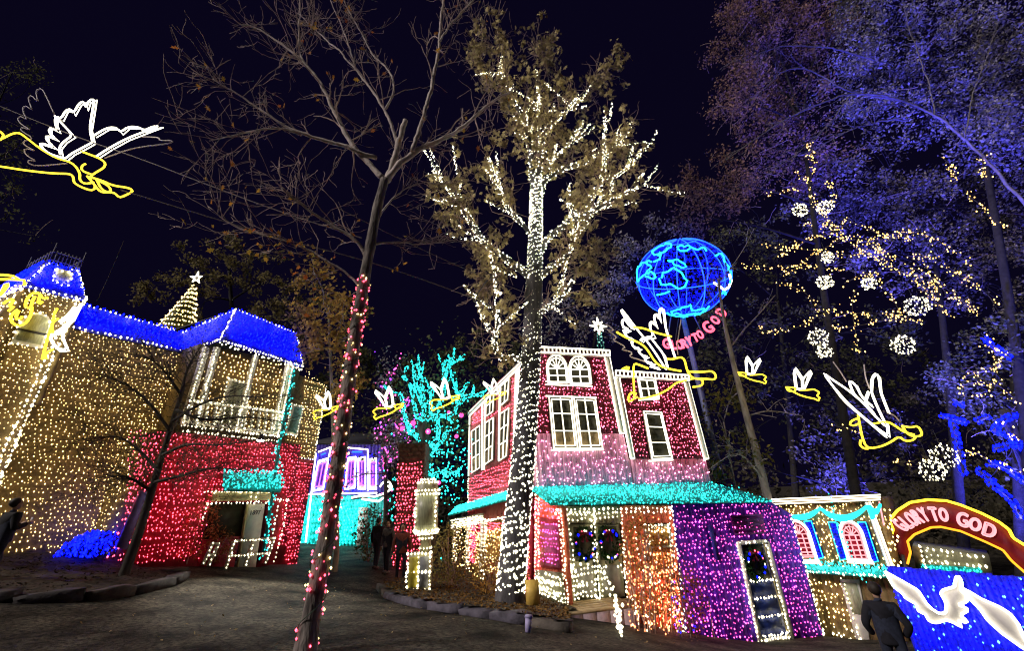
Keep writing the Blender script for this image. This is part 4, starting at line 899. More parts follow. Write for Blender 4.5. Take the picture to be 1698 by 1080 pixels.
# ================================================================== ARCH SIGN
AR = Wall(at(1580, 860, 12.2), -64.0 + 18)
arch = thing('arch_sign', 'red arched sign reading GLORY TO GOD with yellow neon edges', 'sign', AR.px(1580, 935))
zA = lambda pts: [(1460 + x / 7.134, 810 + y / 7.134) for x, y in pts]
outer = zA([(60, 760), (95, 650), (150, 490), (105, 380), (200, 265), (350, 170), (560, 138), (780, 150), (950, 200), (1200, 300), (1400, 400), (1520, 490), (1570, 590), (1698, 670), (1900, 790)])
inner = zA([(320, 900), (355, 760), (320, 630), (400, 550), (600, 465), (720, 460), (950, 510), (1250, 640), (1450, 735), (1550, 860), (1698, 990), (1800, 1080)])
REDB = mat('crimson_sign_board', (.16, .006, .015), .5, .2, 5, .05)
Po, Pi = resample([AR.P(*AR.uv(*p)) for p in outer[1:]], .05)[:, :], resample([AR.P(*AR.uv(*p)) for p in inner], .05)
k = 60; Po2 = A([np.array([np.interp(t, np.linspace(0, 1, len(Po)), Po[:, j]) for j in range(3)]) for t in np.linspace(0, 1, k)]); Pi2 = A([np.array([np.interp(t, np.linspace(0, 1, len(Pi)), Pi[:, j]) for j in range(3)]) for t in np.linspace(0, 1, k)])
mb = MB(); th = AR.n * .12; V = np.concatenate([Po2, Pi2, Po2 - th, Pi2 - th]); ii = np.arange(k - 1)
mb.add(V, [np.stack([ii, ii + 1, ii + k + 1, ii + k], 1), np.stack([ii + 2 * k, ii + 3 * k, ii + 3 * k + 1, ii + 2 * k + 1], 1), np.stack([ii, ii + 2 * k, ii + 2 * k + 1, ii + 1], 1), np.stack([ii + k, ii + k + 1, ii + 3 * k + 1, ii + 3 * k], 1), [0, k, 3 * k, 2 * k], [k - 1, 3 * k - 1, 4 * k - 1, 2 * k - 1]])
obj('sign_board', mb, REDB, arch)
b = MB(); tube(b, resample([AR.px(*p, .05) for p in outer], .05), .036, 6); obj('yellow_neon', b, RY, arch)
b = MB(); tube(b, resample([AR.px(*p, .05) for p in inner], .05), .03, 6); obj('orange_neon', b, RO, arch)
b = MB(); bar(b, AR.px(1497, 920, -.06), AR.px(1523, 1040, -.06), .14); obj('post', b, DARK, arch); b = MB(); bar(b, AR.px(1738, 950, -.06), AR.px(1790, 1120, -.06), .14); obj('post', b, DARK, arch)
let = [('G', 232, 440, .72, 10, 26), ('L', 300, 400, .55, 8, 26), ('O', 362, 365, .42, 11, 27), ('R', 435, 335, .30, 10, 27), ('Y', 512, 312, .22, 11, 27), ('T', 632, 308, -.02, 12, 28), ('O', 745, 315, -.15, 13, 27), ('G', 970, 372, -.34, 17, 31), ('O', 1120, 430, -.42, 17, 28), ('D', 1290, 500, -.5, 18, 30)]
for ch, x, y, rot, wl_, hl_ in let:
    px_, py_ = 1460 + x / 7.134, 810 + y / 7.134
    place_text('letter', ch, 1, AR, px_, py_, .05, RP, arch, rot, .021, wh=(wl_, hl_))
    place_text('letter_fill', ch, 1, AR, px_, py_, .012, mat('red_letter', (.55, .03, .03), .5), arch, rot, None, wh=(wl_, hl_), extr=.01)
# low teal and white booth seen through the arch
BH = AR.off(-2.2)
booth = thing('booth', 'low bulb-lit booth with teal band seen through the arch', 'booth', BH.px(1590, 950))
mb = MB(); prism(mb, BH, BH.poly([(1513, 905), (1640, 922), (1655, 990), (1530, 990)]), -1.2, 0); obj('wall', mb, OLIVE, booth)
mb = MB(); prism(mb, BH, BH.poly([(1526, 936), (1625, 942), (1632, 956), (1530, 956)]), .0, .1); obj('band', mb, TEAL, booth)
mb = MB(); prism(mb, BH, BH.poly([(1512, 906), (1526, 908), (1540, 960), (1522, 960)]), .0, .08); obj('pier', mb, OCH, booth)
b = MB(); ln(BH, [(1526, 908), (1630, 925)], .1, .13, m=b, r=.04); ln(BH, [(1532, 932), (1636, 940)], .1, .13, m=b, r=.04); ln(BH, [(1526, 908), (1538, 950)], .1, .11, m=b, r=.035)
bulbs(b, fill(BH, [(1530, 912), (1628, 926), (1634, 936), (1534, 930)], .16), .026); obj('white_bulb_string', b, GW, booth, kind='stuff')
b = MB(); bulbs(b, fill(BH, [(1526, 936), (1625, 942), (1632, 952), (1530, 952)], .07, out=.14), .03); obj('teal_bulb_string', b, GT, booth, kind='stuff')

# ================================================================== LITTLE FAR SHOP, CHIMNEY TOWER, LANTERN
far = thing('far_shop', 'little far shop with violet upper floor and bright teal lower wall', 'building', SHOP.px(560, 905))
boards('wall_boards', SHOP, [(505, 738), (640, 738), (640, 822), (500, 822)], mat('indigo_boards', (.10, .06, .6), .6), far, .2, .3, 'violet upper boards')
boards('wall_boards', SHOP, [(500, 822.5), (640, 822.5), (640, 930), (480, 930)], mat('teal_boards', (.04, .7, .66), .6), far, .2, .3, 'bright teal lower boards')
b = MB(); rw_ = MB(); rv = MB(); rb_ = MB()
for q in ([(528, 765), (545, 760), (536, 812), (518, 815)], [(577, 760), (590, 758), (588, 810), (572, 812)], [(594, 760), (606, 758), (606, 812), (594, 812)], [(613, 762), (624, 760), (624, 812), (613, 812)]):
    mb = MB(); prism(mb, SHOP, SHOP.poly(q), .01, .06); w_ = obj('window', mb, WHITE, far); c_ = A(q).mean(0); iq = [tuple(c_ + (A(p) - c_) * .75) for p in q]
    mb = MB(); prism(mb, SHOP, SHOP.poly(iq), .062, .08); obj('pane', mb, mat('violet_glass', (.3, .1, .5), .3), w_); rope(SHOP, q, .12, .035, rw_, True); rope(SHOP, iq, .12, .03, rv, True); rope(SHOP, [((iq[0][0] + iq[1][0]) / 2, iq[0][1]), ((iq[3][0] + iq[2][0]) / 2, iq[3][1])], .12, .03, rv)
for pts in ([(528, 750), (549, 742), (545, 760)], [(577, 743), (610, 746), (610, 815)], [(510, 820), (625, 818)], [(524, 752), (507, 900)]): rope(SHOP, pts, .14, .04, rw_)
for pts in ([(533, 755), (540, 752)], [(584, 750), (600, 750)], [(570, 770), (570, 812)]): rope(SHOP, pts, .14, .04, rb_)
GT2 = glow('strong_teal_bulb', (.015, .9, .82), 6)
tm = MB(); bulbs(tm, fill(SHOP, [(508, 826), (612, 824), (606, 905), (492, 905)], .16, dz=.15), .05)
bb = MB(); bulbs(bb, fill(SHOP, [(520, 752), (628, 748), (628, 816), (512, 818)], .3), .045)
obj('white_rope_light', rw_, RW, far, kind='stuff'); obj('violet_rope_light', rv, RV, far, kind='stuff'); obj('blue_rope_light', rb_, RB, far, kind='stuff'); obj('teal_bulb_string', tm, GT2, far, kind='stuff'); obj('blue_bulb_string', bb, GB, far, kind='stuff')
mb = MB(); prism(mb, SHOP, SHOP.poly([(596, 842), (611, 842), (608, 905), (592, 905)]), .01, .08); obj('door', mb, WHITE, far)
mb = MB(); s0, s1 = SHOP.px(505, 738), SHOP.px(640, 738); slab(mb, [s0, s1, s1 - SHOP.n * 5 + A([0, 0, 1.2]), s0 - SHOP.n * 5 + A([0, 0, 1.2])], .1); obj('roof', mb, DARK, far)
# white scroll ornament beside the shop
sc_ = thing('scroll_bracket', 'white scroll-shaped rope light over the passage', 'ornament', SHOP.px(615, 822, 1.0)); b_ = MB()
for pts in ([(583, 826), (600, 822), (622, 824), (640, 818), (648, 812), (644, 806), (638, 810)], [(600, 828), (628, 832), (636, 826)], [(630, 808), (636, 800), (646, 800), (650, 808), (646, 814)]): tube(b_, resample([SHOP.px(*p, 1.0) for p in pts], .1), .05, 5)
obj('rope_light', b_, RW, sc_, kind=None)
mb = MB(); tube(mb, [SHOP.px(640, 815, .96), SHOP.px(636, 905, .96)], .06, 6); tube(mb, [SHOP.px(583, 828, .96), SHOP.px(640, 822, .96)], .05, 6); obj('frame', mb, DARK, sc_)
# red-lit chimney tower
CHW = Wall(at(680, 900, 17.5), 90.0)
chim = thing('chimney_tower', 'square brick tower wrapped in red bulbs with a bare dark top', 'tower', CHW.px(660, 925))
BRICK = mat('dim_brick', (.12, .07, .05), .85, .4, 8, .4, 40)
cu = CHW.poly([(666, 733), (706, 733), (700, 765), (694, 950), (640, 950)]); ul_, ur_ = CHW.uv(655, 850)[0], CHW.uv(700, 850)[0]; zt2 = CHW.uv(680, 734)[1]; zb2 = CHW.uv(660, 950)[1]; zm2 = CHW.uv(680, 766)[1]
nc = int((zt2 - zb2) / .16)
for k in range(nc):
    z0_ = zb2 + k * .16
    for j in range(4):
        off = .14 if k % 2 else 0; wj = (ur_ - ul_) / 3.5; a_ = max(ul_, ul_ + (j - .0) * wj - off); c_ = min(ur_, ul_ + (j + 1) * wj - off)
        if c_ - a_ < .04: continue
        if k > nc - 60: 
            mb = MB(); prism(mb, CHW, [(a_ + .006, z0_ + .006), (c_ - .006, z0_ + .006), (c_ - .006, z0_ + .154), (a_ + .006, z0_ + .154)], -.3, rng.uniform(-.012, .01)); obj('brick', mb, BRICK, chim)
mb = MB(); prism(mb, CHW, [(ul_ + .02, zb2), (ur_ - .02, zb2), (ur_ - .02, zt2 - .03), (ul_ + .02, zt2 - .03)], -1.0, -.02); obj('core', mb, mat('mortar', (.1, .08, .07), .9), chim)
b_ = MB(); bulbs(b_, fill(CHW, [(ul_, zb2), (ur_, zb2), (ur_, zm2), (ul_, zm2)], .12, is_uv=True, out=.05, dz=.11), .03); obj('red_bulb_string', b_, GR, chim, kind='stuff')
b_ = MB(); tube_p = resample([CHW.px(652, 790, .2), CHW.px(648, 870, .2)], .1, .05); bulbs(b_, tube_p, .035); obj('teal_bulb_string', b_, GT, chim, kind='stuff')

# ================================================================== PLANTER, KERB STONES
kp = [ong(*p) for p in ((632, 978), (648, 994), (690, 1007), (740, 1016), (790, 1022), (850, 1033), (900, 1042), (948, 1050))]
KP = resample(kp, .05); kd = np.concatenate([[0], np.cumsum(np.linalg.norm(np.diff(KP, axis=0), axis=1))])
bed_back = [G.px(944, 1018), BY.px(888, 985), S.px(860, 985, .1), S.px(776, 975, .1), at(760, 940, 17.), at(700, 930, 16.), at(640, 955, 14.)]
bed_poly = [p for p in kp] + bed_back
sheet('planter_bed', bed_poly, LITTER, .16, 34, bump=.04)
scatter_litter('leaf_litter', bed_poly, 5200, leafmat('litter_leaves', (.06, .03, .012), (.22, .13, .045), .1), .075, .17)
STONE = mat('kerb_stone', (.09, .082, .105), .85, .45, 5, .5, 25); STONE2 = mat('kerb_stone_warm', (.10, .085, .07), .85, .45, 5, .5, 25)
kerb = thing('kerb_wall', 'low wall of rough stones edging the leaf-covered planter bed', 'wall', KP[len(KP) // 2])
def lay_stones(KP, kerb, mats, hlo, hhi):
    kd = np.concatenate([[0], np.cumsum(np.linalg.norm(np.diff(KP, axis=0), axis=1))])
    s_ = 0.0
    while s_ < kd[-1] - .2:
        L_ = rng.uniform(.5, 1.25); i0 = np.searchsorted(kd, s_); i1 = min(np.searchsorted(kd, s_ + L_), len(KP) - 1); a_, c_ = KP[i0], KP[i1]; d_ = c_ - a_; l_ = np.hypot(d_[0], d_[1])
        if l_ < .1: break
        mid = (a_ + c_) / 2; hgt = rng.uniform(hlo, hhi); mid[2] = gz(mid[0], mid[1]) + hgt / 2 - .04; mb = MB()
        rz = math.atan2(d_[1], d_[0]); g = A([(x, y, z) for x in np.linspace(-.5, .5, 4) for y in (-.5, .5) for z in (-.5, .0, .5)])
        Vs = g * A([l_ - .02, .3, hgt]) + rng.normal(0, .014, g.shape); Vs[np.abs(g[:, 0]) > .45] *= A([1, .95, .95]); ca, sa = math.cos(rz), math.sin(rz)
        Vw = np.stack([Vs[:, 0] * ca - Vs[:, 1] * sa, Vs[:, 0] * sa + Vs[:, 1] * ca, Vs[:, 2]], 1) + mid
        ix = lambda x, y, z: x * 6 + y * 3 + z; fs = []
        for x in range(3):
            for z in range(2): fs += [[ix(x, 0, z), ix(x + 1, 0, z), ix(x + 1, 0, z + 1), ix(x, 0, z + 1)], [ix(x, 1, z), ix(x, 1, z + 1), ix(x + 1, 1, z + 1), ix(x + 1, 1, z)]]
            fs += [[ix(x, 0, 2), ix(x + 1, 0, 2), ix(x + 1, 1, 2), ix(x, 1, 2)], [ix(x, 0, 0), ix(x, 1, 0), ix(x + 1, 1, 0), ix(x + 1, 0, 0)]]
        for x in (0, 3):
            for z in range(2): f_ = [ix(x, 0, z), ix(x, 0, z + 1), ix(x, 1, z + 1), ix(x, 1, z)]; fs.append(f_ if x == 0 else f_[::-1])
        mb.add(Vw, fs); obj('stone', mb, mats[int(rng.random() < .4)], kerb); s_ += L_
lay_stones(KP, kerb, (STONE, STONE2), .17, .22)
mul = [ong(*p) for p in ((-60, 990), (60, 1000), (180, 992), (270, 975), (300, 958), (228, 948))] + [LM.px(190, 925), LM.px(60, 925), LM.px(-80, 930)]
sheet('mulch_bed', mul, LITTER, .05, 40, bump=.07)
scatter_litter('bed_litter', mul, 3000, leafmat('bed_leaves', (.015, .012, .01), (.055, .042, .03), .1), .06, .06)
road = [ong(*p) for p in ((100, 1040), (400, 1075), (900, 1075), (1300, 1075), (1000, 1052), (850, 1036), (640, 996), (560, 950), (330, 965))]
scatter_litter('road_leaves', road, 170, leafmat('road_leaf', (.16, .12, .06), (.36, .28, .14), .1), .05, .006)
eg = resample([ong(*p) for p in ((-60, 992), (60, 1002), (180, 994), (270, 977), (304, 958), (262, 949), (232, 946))], .05); edging = thing('bed_edging', 'dark low stone edging round the mulch bed of the mansion', 'edging', eg[len(eg) // 2])
lay_stones(eg, edging, (mat('dark_edge_stone', (.05, .045, .045), .9, .5, 5, .5, 25), mat('dark_edge_stone_brown', (.06, .05, .04), .9, .5, 5, .5, 25)), .14, .2)
# landing and block wall in front of the double door
PAVE = mat('pink_blocks', (.34, .25, .27), .8, .3, 6, .3, 30); OAKB = mat('plank', (.34, .24, .12), .7, .3, 6, .2)
land = thing('entrance_landing', 'raised landing of pale blocks and planks before the double door', 'landing', G.px(1000, 1030))
GL = G.off(1.0); a_ = GL.uv(946, 1052); c_ = GL.uv(1062, 1062); topz = GL.uv(950, 1022)[1]
n5 = 5; ul2 = np.linspace(a_[0], c_[0], n5 + 1)
for i in range(n5):
    mb = MB(); prism(mb, GL, [(ul2[i] + .008, topz - 1.0), (ul2[i + 1] - .008, topz - 1.0), (ul2[i + 1] - .008, topz), (ul2[i] + .008, topz)], -.25, rng.uniform(-.01, .01)); obj('block', mb, PAVE, land)
for j in range(5):
    mb = MB(); o0, o1 = -1.0 + j * .2, -1.0 + (j + 1) * .2 - .012; V = [GL.P(ul2[0], topz + .01, o0), GL.P(ul2[-1], topz + .01, o0), GL.P(ul2[-1], topz + .01, o1), GL.P(ul2[0], topz + .01, o1)]; slab(mb, V, -.05 if np.cross(V[1] - V[0], V[3] - V[0])[2] < 0 else .05); obj('plank', mb, OAKB, land)
mb = MB(); prism(mb, G, G.poly([(955, 1000), (1046, 992), (1048, 1012), (957, 1022)]), .0, .12); obj('step', mb, OAKB, land)
st = ong(875, 1050); stk = thing('stake', 'small pale post standing at the kerb by the oak', 'post', st); mb = MB(); tube(mb, [st, st + A([.03, .06, .2])], [.045, .06], 8); obj('shaft', mb, mat('lilac_plastic', (.4, .36, .6), .5), stk); mb = MB(); tube(mb, [st + A([.03, .06, .2]), st + A([.033, .066, .24])], [.075, .06], 8); obj('cap', mb, mat('lilac_plastic', (.4, .36, .6), .5), stk)
# A-frame board
af = at(884, 1001, 11.4); af[2] = gz(af[0], af[1]) + .2; afb = thing('a_frame_board', 'small yellow folding board at the corner pier', 'sign', af)
for s in (-1, 1):
    mb = MB(); slab(mb, [af + A([-.16, s * .18, 0]), af + A([.16, s * .18, 0]), af + A([.16, s * .03, .48]), af + A([-.16, s * .03, .48])], .03); obj('board', mb, mat('yellow_board', (.55, .36, .07), .6), afb)

# lantern post on the planter
lc = at(696, 985, 13.2); lz0 = gz(lc[0], lc[1]) + .15; lc[2] = lz0
sc = 13.2 / F * 1.03
lan = thing('lantern_pump', 'old-fashioned bulb-outlined pump with round head and crown top', 'pump', lc)
LW = Wall(lc, 90.0); lw_ = lambda px_, py_: LW.px(px_, py_)
hb = LW.uv(700, 916)[1] - lz0; hn = LW.uv(704, 893)[1] - lz0; hbd0 = LW.uv(705, 880)[1] - lz0; hbd1 = LW.uv(706, 820)[1] - lz0; htop = LW.uv(710, 796)[1] - lz0
CREAM = mat('cream_enamel', (.34, .32, .2), .4, .2, 6, .05)
mb = MB(); box(mb, lc + A([0, 0, hb / 2]), (.62, .5, hb), .12); bs = obj('base', mb, CREAM, lan)
for s, c_ in ((-.15, (.5, .42, .05)), (.15, (.25, .26, .3))): mb = MB(); box(mb, lc + A([s, -.26, hb / 2]), (.24, .03, hb * .8), .12); obj('panel', mb, mat('lantern_panel_yellow' if s < 0 else 'lantern_panel_grey', c_, .5), bs)
top = lc + A([.12, 0, 0])
mb = MB(); lathe(mb, top, [(.16, hb), (.15, hn), (.28, hbd0 - .05), (.33, hbd0)], 16); obj('neck', mb, CREAM, lan)
mb = MB(); lathe(mb, top, [(.33, hbd0), (.33, hbd1)], 20); obj('globe_body', mb, PALEG, lan, 'frosted round head')
mb = MB(); lathe(mb, top, [(.35, hbd1), (.34, hbd1 + .08), (.30, htop - .1), (.18, htop), (.03, htop + .05)], 20); obj('crown', mb, CREAM, lan)
b_ = MB()
for s in (-.31, 0, .31): l3([lc + A([s, -.29, .02]), lc + A([s, -.29, hb])], s=.1, m=b_)
for z in (.03, hb * .5, hb): l3([lc + A([-.31, -.29, z]), lc + A([.31, -.29, z])], s=.1, m=b_)
for z, r_ in ((hb + .1, .17), (hn, .18), (hn + .12, .24), (hbd0 - .06, .33), (hbd0, .36), (hbd1, .36), (hbd1 + .1, .37), (htop - .08, .31), (htop, .2)):
    a = np.arange(0, 2 * math.pi, .085 / r_ * 1.15); bulbs(b_, top + np.stack([r_ * np.cos(a), r_ * np.sin(a), np.full(len(a), z)], 1), .032)
for s in (-.3, .3): l3([top + A([s, -.2, hbd0]), top + A([s, -.2, hbd1])], s=.12, m=b_, r=.04)
obj('white_bulb_string', b_, GW, lan, kind='stuff')

# ================================================================== TREES
BARK = mat('grey_bark', (.42, .37, .33), .9, .45, 7, .8, 26, stretch=(1, 1, .3)); BARKD = mat('dark_bark', (.07, .06, .05), .9, .4, 7, .8, 26, stretch=(1, 1, .3)); TWIG = mat('twig_bark', (.46, .33, .27), .9, .4, 8, 0)
def wiggle(p, d, L, n, amp, upb=0.0):
    pts = [A(p)]; d = A(d) / np.linalg.norm(d)
    for _ in range(n):
        d = d + rng.normal(0, amp, 3) + A([0, 0, upb]); d /= np.linalg.norm(d); pts.append(pts[-1] + d * L / n)
    return pts, d
def grow(mb, p, d, L, r, lvl, tips, sides=4, spread=.75, upb=.05, kids=(3, 5), minr=.006):
    n = 5; pts, dl = wiggle(p, d, L, n, .16, upb); rad = np.linspace(r, max(r * .45, minr), n + 1); tube(mb, pts, rad, sides, False); tips.extend(pts[2:])
    if lvl <= 0: return
    for _ in range(rng.integers(*kids)):
        i = rng.integers(1, n + 1); q = pts[i]; t = pts[i] - pts[i - 1]; t /= np.linalg.norm(t); nd = t + rng.normal(0, spread, 3); nd /= np.linalg.norm(nd)
        grow(mb, q, nd, L * rng.uniform(.5, .75), max(rad[i] * .6, minr), lvl - 1, tips, 3, spread, upb, kids, minr)
def limb3(pts, Y0, Y1=None):
    Y1 = Y1 if Y1 is not None else Y0; n = len(pts); return [at(x, y, Y0 + (Y1 - Y0) * i / (n - 1)) for i, (x, y) in enumerate(pts)]
def smooth3(P, sp=.15):
    P = A(P); 
    for _ in range(2):
        Q = [P[0]]
        for a_, c_ in zip(P[:-1], P[1:]): Q += [a_ * .75 + c_ * .25, a_ * .25 + c_ * .75]
        P = A(Q + [P[-1]])
    return resample(P, sp)
def wrap_bulbs(b, P, r0, r1, dens, rb=.03, turns=None):   # bulbs wound round a limb
    P = resample(P, .04); L = len(P) * .04; N = int(L * dens); ii = np.sort(rng.integers(0, len(P), N)); rad = np.interp(ii, [0, len(P)], [r0, r1])
    ang = ii * .04 * 9 + rng.integers(0, 4, N) * 1.57 + rng.normal(0, .25, N); T = np.gradient(P, axis=0)[ii]; T /= np.linalg.norm(T, axis=1, keepdims=True) + 1e-9
    ref = A([.3, .1, 1.0]) if abs(T[:, 2]).mean() < .8 else A([1.0, .2, 0]); Nn = np.cross(T, ref); Nn /= np.linalg.norm(Nn, axis=1, keepdims=True); Bb = np.cross(T, Nn)
    bulbs(b, P[ii] + (Nn * np.cos(ang)[:, None] + Bb * np.sin(ang)[:, None]) * (rad + .02)[:, None], rb)

# --- tall bare tree near the camera, trunk wound with red and gold bulbs
YB = 6.3
tr = [(503, 1092), (520, 1000), (536, 920), (553, 820), (567, 720), (580, 620), (594, 520), (610, 430), (624, 350), (638, 298)]
base = limb3(tr, YB, YB + .5); base[0][2] = gz(base[0][0], base[0][1]) - .1
bare = thing('bare_tree', 'tall leafless tree with its trunk wound in red and gold bulbs', 'tree', base[0])
mb = MB(); P = smooth3(base, .1); rr = np.interp(np.linspace(0, 1, len(P)), [0, .05, .5, 1], [.155, .118, .11, .09]) * (1 + .05 * np.sin(np.arange(len(P)) * .7)); tube(mb, P, rr, 14); obj('trunk', mb, mat('shaded_trunk_bark', (.25, .215, .19), .9, .6, 7, 1.0, 22, stretch=(1, 1, .3)), bare, smooth=True)  # bark darkened to put the shade of the lower trunk into its colour
b_ = MB(); b2 = MB(); wt = P[: int(len(P) * .71)]
wrap_bulbs(b_, wt, .13, .105, 40, .019); wrap_bulbs(b2, wt, .13, .105, 16, .017)
ct_ = MB(); Wt = resample(wt, .03); an_ = np.arange(len(Wt)) * .03 * 9; tube(ct_, Wt + np.stack([np.cos(an_), np.sin(an_), an_ * 0], 1) * (np.interp(np.arange(len(Wt)), [0, len(Wt)], [.13, .105]) + .012)[:, None], .006, 4); obj('light_cord', ct_, mat('green_cord', (.02, .05, .025), .5), bare)
obj('red_bulb_string', b_, GR, bare, kind='stuff'); obj('golden_bulb_string', b2, GY, bare, kind='stuff')
mb = MB(); tw = MB(); tips = []
LB = [([(640, 300), (655, 262), (664, 225), (672, 195)], .10, .085, 6.9, 6.9, 0), ([(640, 300), (655, 275), (690, 250), (730, 232), (760, 215), (800, 180), (850, 150)], .09, .03, 6.8, 7.4, 7),
      ([(684, 252), (690, 225), (705, 180), (716, 140), (728, 80), (733, 20), (738, -60)], .065, .035, 6.9, 7.2, 9), ([(728, 70), (745, 40), (775, 10), (800, -20)], .03, .02, 7.0, 7.2, 5),
      ([(636, 296), (605, 262), (580, 235), (562, 200), (540, 160), (525, 130), (490, 92), (450, 60), (420, 40), (395, 38)], .08, .02, 6.8, 6.2, 10), ([(520, 125), (500, 90), (498, 50), (502, 0), (505, -40)], .03, .014, 6.5, 6.3, 6),
      ([(625, 262), (600, 255), (560, 240), (500, 225), (455, 198), (420, 175), (385, 150), (352, 128)], .06, .014, 6.8, 6.0, 10), ([(500, 225), (470, 213), (435, 214), (400, 222), (370, 230), (345, 235)], .03, .01, 6.5, 6.0, 6),
      ([(660, 240), (645, 190), (620, 150), (590, 115), (560, 85), (530, 60), (500, 30)], .05, .014, 6.9, 7.4, 9), ([(640, 180), (655, 150), (650, 115), (620, 90), (590, 40), (560, -20)], .035, .012, 6.9, 7.3, 7), ([(590, 115), (575, 60), (555, 0), (545, -40)], .025, .01, 7.1, 7.4, 5),
      ([(612, 430), (590, 395), (550, 370), (510, 345), (485, 325), (465, 308)], .055, .018, 6.7, 6.0, 8), ([(618, 405), (660, 400), (700, 405), (760, 395)], .03, .01, 6.8, 7.5, 6), ([(600, 480), (560, 440), (510, 410), (450, 390), (380, 370), (340, 340)], .03, .01, 6.6, 5.8, 8), ([(622, 370), (655, 320), (690, 300), (735, 300)], .03, .01, 6.8, 7.4, 6)]
for pts, r0, r1, y0, y1, nk in LB:
    Q = smooth3(limb3(pts, y0, y1), .1); Q = Q + np.cumsum(rng.normal(0, .008, Q.shape), 0); rad = np.linspace(r0 * .8, r1 * .7, len(Q)) * (1 + .08 * np.sin(np.arange(len(Q)) * 1.3)); tube(mb, Q, rad, 8)
    for _ in range(int(nk * 2.1)):
        i = rng.integers(len(Q) // 5, len(Q)); t = Q[min(i, len(Q) - 1)] - Q[i - 1]; t /= np.linalg.norm(t) + 1e-9; nd = t + rng.normal(0, .75, 3); nd[1] *= .6; nd[2] += .2
        grow(tw, Q[i], nd, rng.uniform(.5, 1.15), min(max(rad[i] * .45, .008), .02), 2, tips, 4, .6, .04, (2, 4), .0042)
obj('limbs', mb, mat('lit_limb_bark', (.52, .45, .40), .9, .35, 7, .8, 26), bare, smooth=True); obj('twigs', tw, mat('pale_twig_bark', (.44, .33, .28), .9, .35, 8, 0), bare, kind='stuff')  # limb bark paler than the trunk's, brightness of lit limbs in the colour
lv = MB(); ti = A(tips); leaves(lv, ti[rng.choice(len(ti), 110)], .11, True)
low = ti[(ti[:, 2] < at(600, 400, 6.5)[2])]
if len(low): leaves(lv, low[rng.choice(len(low), 60)] + rng.normal(0, .06, (60, 3)), .09, True)
obj('last_leaves', lv, leafmat('orange_leaves', (.45, .12, .03), (.5, .34, .05), .4), bare, kind='stuff')

# --- white-lit oak in the middle
YO = 11.9
ob = limb3([(842, 1000), (851, 930), (858, 860), (866, 780), (873, 700), (879, 620), (883, 540), (886, 470), (888, 400), (889, 340), (890, 300)], YO - .4, YO + .3); ob[0][2] = gz(ob[0][0], ob[0][1]) - .1
oak = thing('oak_tree', 'big oak wound with white bulbs, holding dry brown leaves', 'tree', ob[0])
mb = MB(); P = smooth3(ob, .12); rr = np.interp(np.linspace(0, 1, len(P)), [0, .06, .3, .65, 1], [.38, .34, .32, .29, .20]); tube(mb, P, rr, 16); obj('trunk', mb, mat('oak_bark', (.10, .095, .10), .9, .45, 6, .9, 20, stretch=(1, 1, .3)), oak, smooth=True)
wb = MB(); wrap_bulbs(wb, P[4:], .33, .20, 235, .020)
mb = MB(); tw = MB(); tips = []
LO = [([(889, 340), (884, 300), (882, 262), (876, 225), (868, 195), (850, 165), (840, 142), (828, 112)], .16, .04, 12.2, 11.6, 40), ([(890, 320), (893, 280), (897, 248), (902, 217), (929, 193), (956, 164)], .14, .03, 12.2, 12.0, 40), ([(897, 248), (893, 200), (892, 150)], .06, .02, 12.1, 12.2, 30), ([(845, 180), (836, 143), (832, 90), (826, 60)], .04, .015, 11.8, 11.7, 0),
      ([(889, 320), (903, 298), (933, 279), (968, 271), (1003, 250), (1026, 236), (1038, 218)], .10, .03, 12.2, 11.6, 45), ([(888, 430), (906, 396), (944, 368), (976, 333), (999, 298), (1003, 262), (1002, 222)], .13, .03, 12.1, 11.4, 48), ([(950, 365), (980, 352), (1014, 333), (1040, 318), (1069, 307)], .08, .025, 11.8, 11.0, 45), ([(1014, 332), (1014, 298), (1028, 288), (1042, 278)], .04, .02, 11.5, 11.3, 40),
      ([(886, 470), (913, 442), (941, 428), (952, 395), (958, 355)], .10, .04, 12.0, 11.2, 50), ([(884, 540), (902, 512), (922, 503), (938, 485), (950, 466)], .09, .04, 11.9, 11.2, 55), ([(886, 470), (870, 452), (851, 438), (808, 407), (788, 380), (773, 357), (750, 325), (730, 292)], .13, .03, 12.0, 11.0, 52), ([(758, 341), (740, 335), (719, 328)], .05, .02, 11.3, 11.0, 40), ([(764, 330), (760, 318), (765, 300)], .03, .015, 11.2, 11.1, 40),
      ([(888, 400), (870, 375), (843, 349), (830, 320), (820, 290), (810, 262)], .09, .025, 12.1, 11.4, 45), ([(880, 610), (862, 590), (833, 600), (822, 580), (818, 562), (827, 540), (824, 515)], .10, .04, 11.8, 10.9, 55), ([(808, 407), (815, 430), (820, 450), (821, 475)], .03, .015, 11.5, 11.3, 30), ([(897, 330), (905, 300), (918, 262), (945, 240), (960, 215)], .05, .02, 12.2, 12.4, 18), ([(930, 470), (965, 440), (1000, 420)], .05, .015, 12.0, 12.6, 0), ([(836, 160), (800, 120), (785, 80), (800, 50)], .04, .012, 12.0, 12.4, 0), ([(900, 217), (915, 150), (900, 90), (890, 60)], .04, .012, 12.2, 12.5, 0), ([(956, 164), (990, 130), (1010, 110)], .03, .01, 12.1, 12.3, 0), ([(850, 440), (810, 460), (790, 490)], .05, .015, 12, 11.5, 0)]
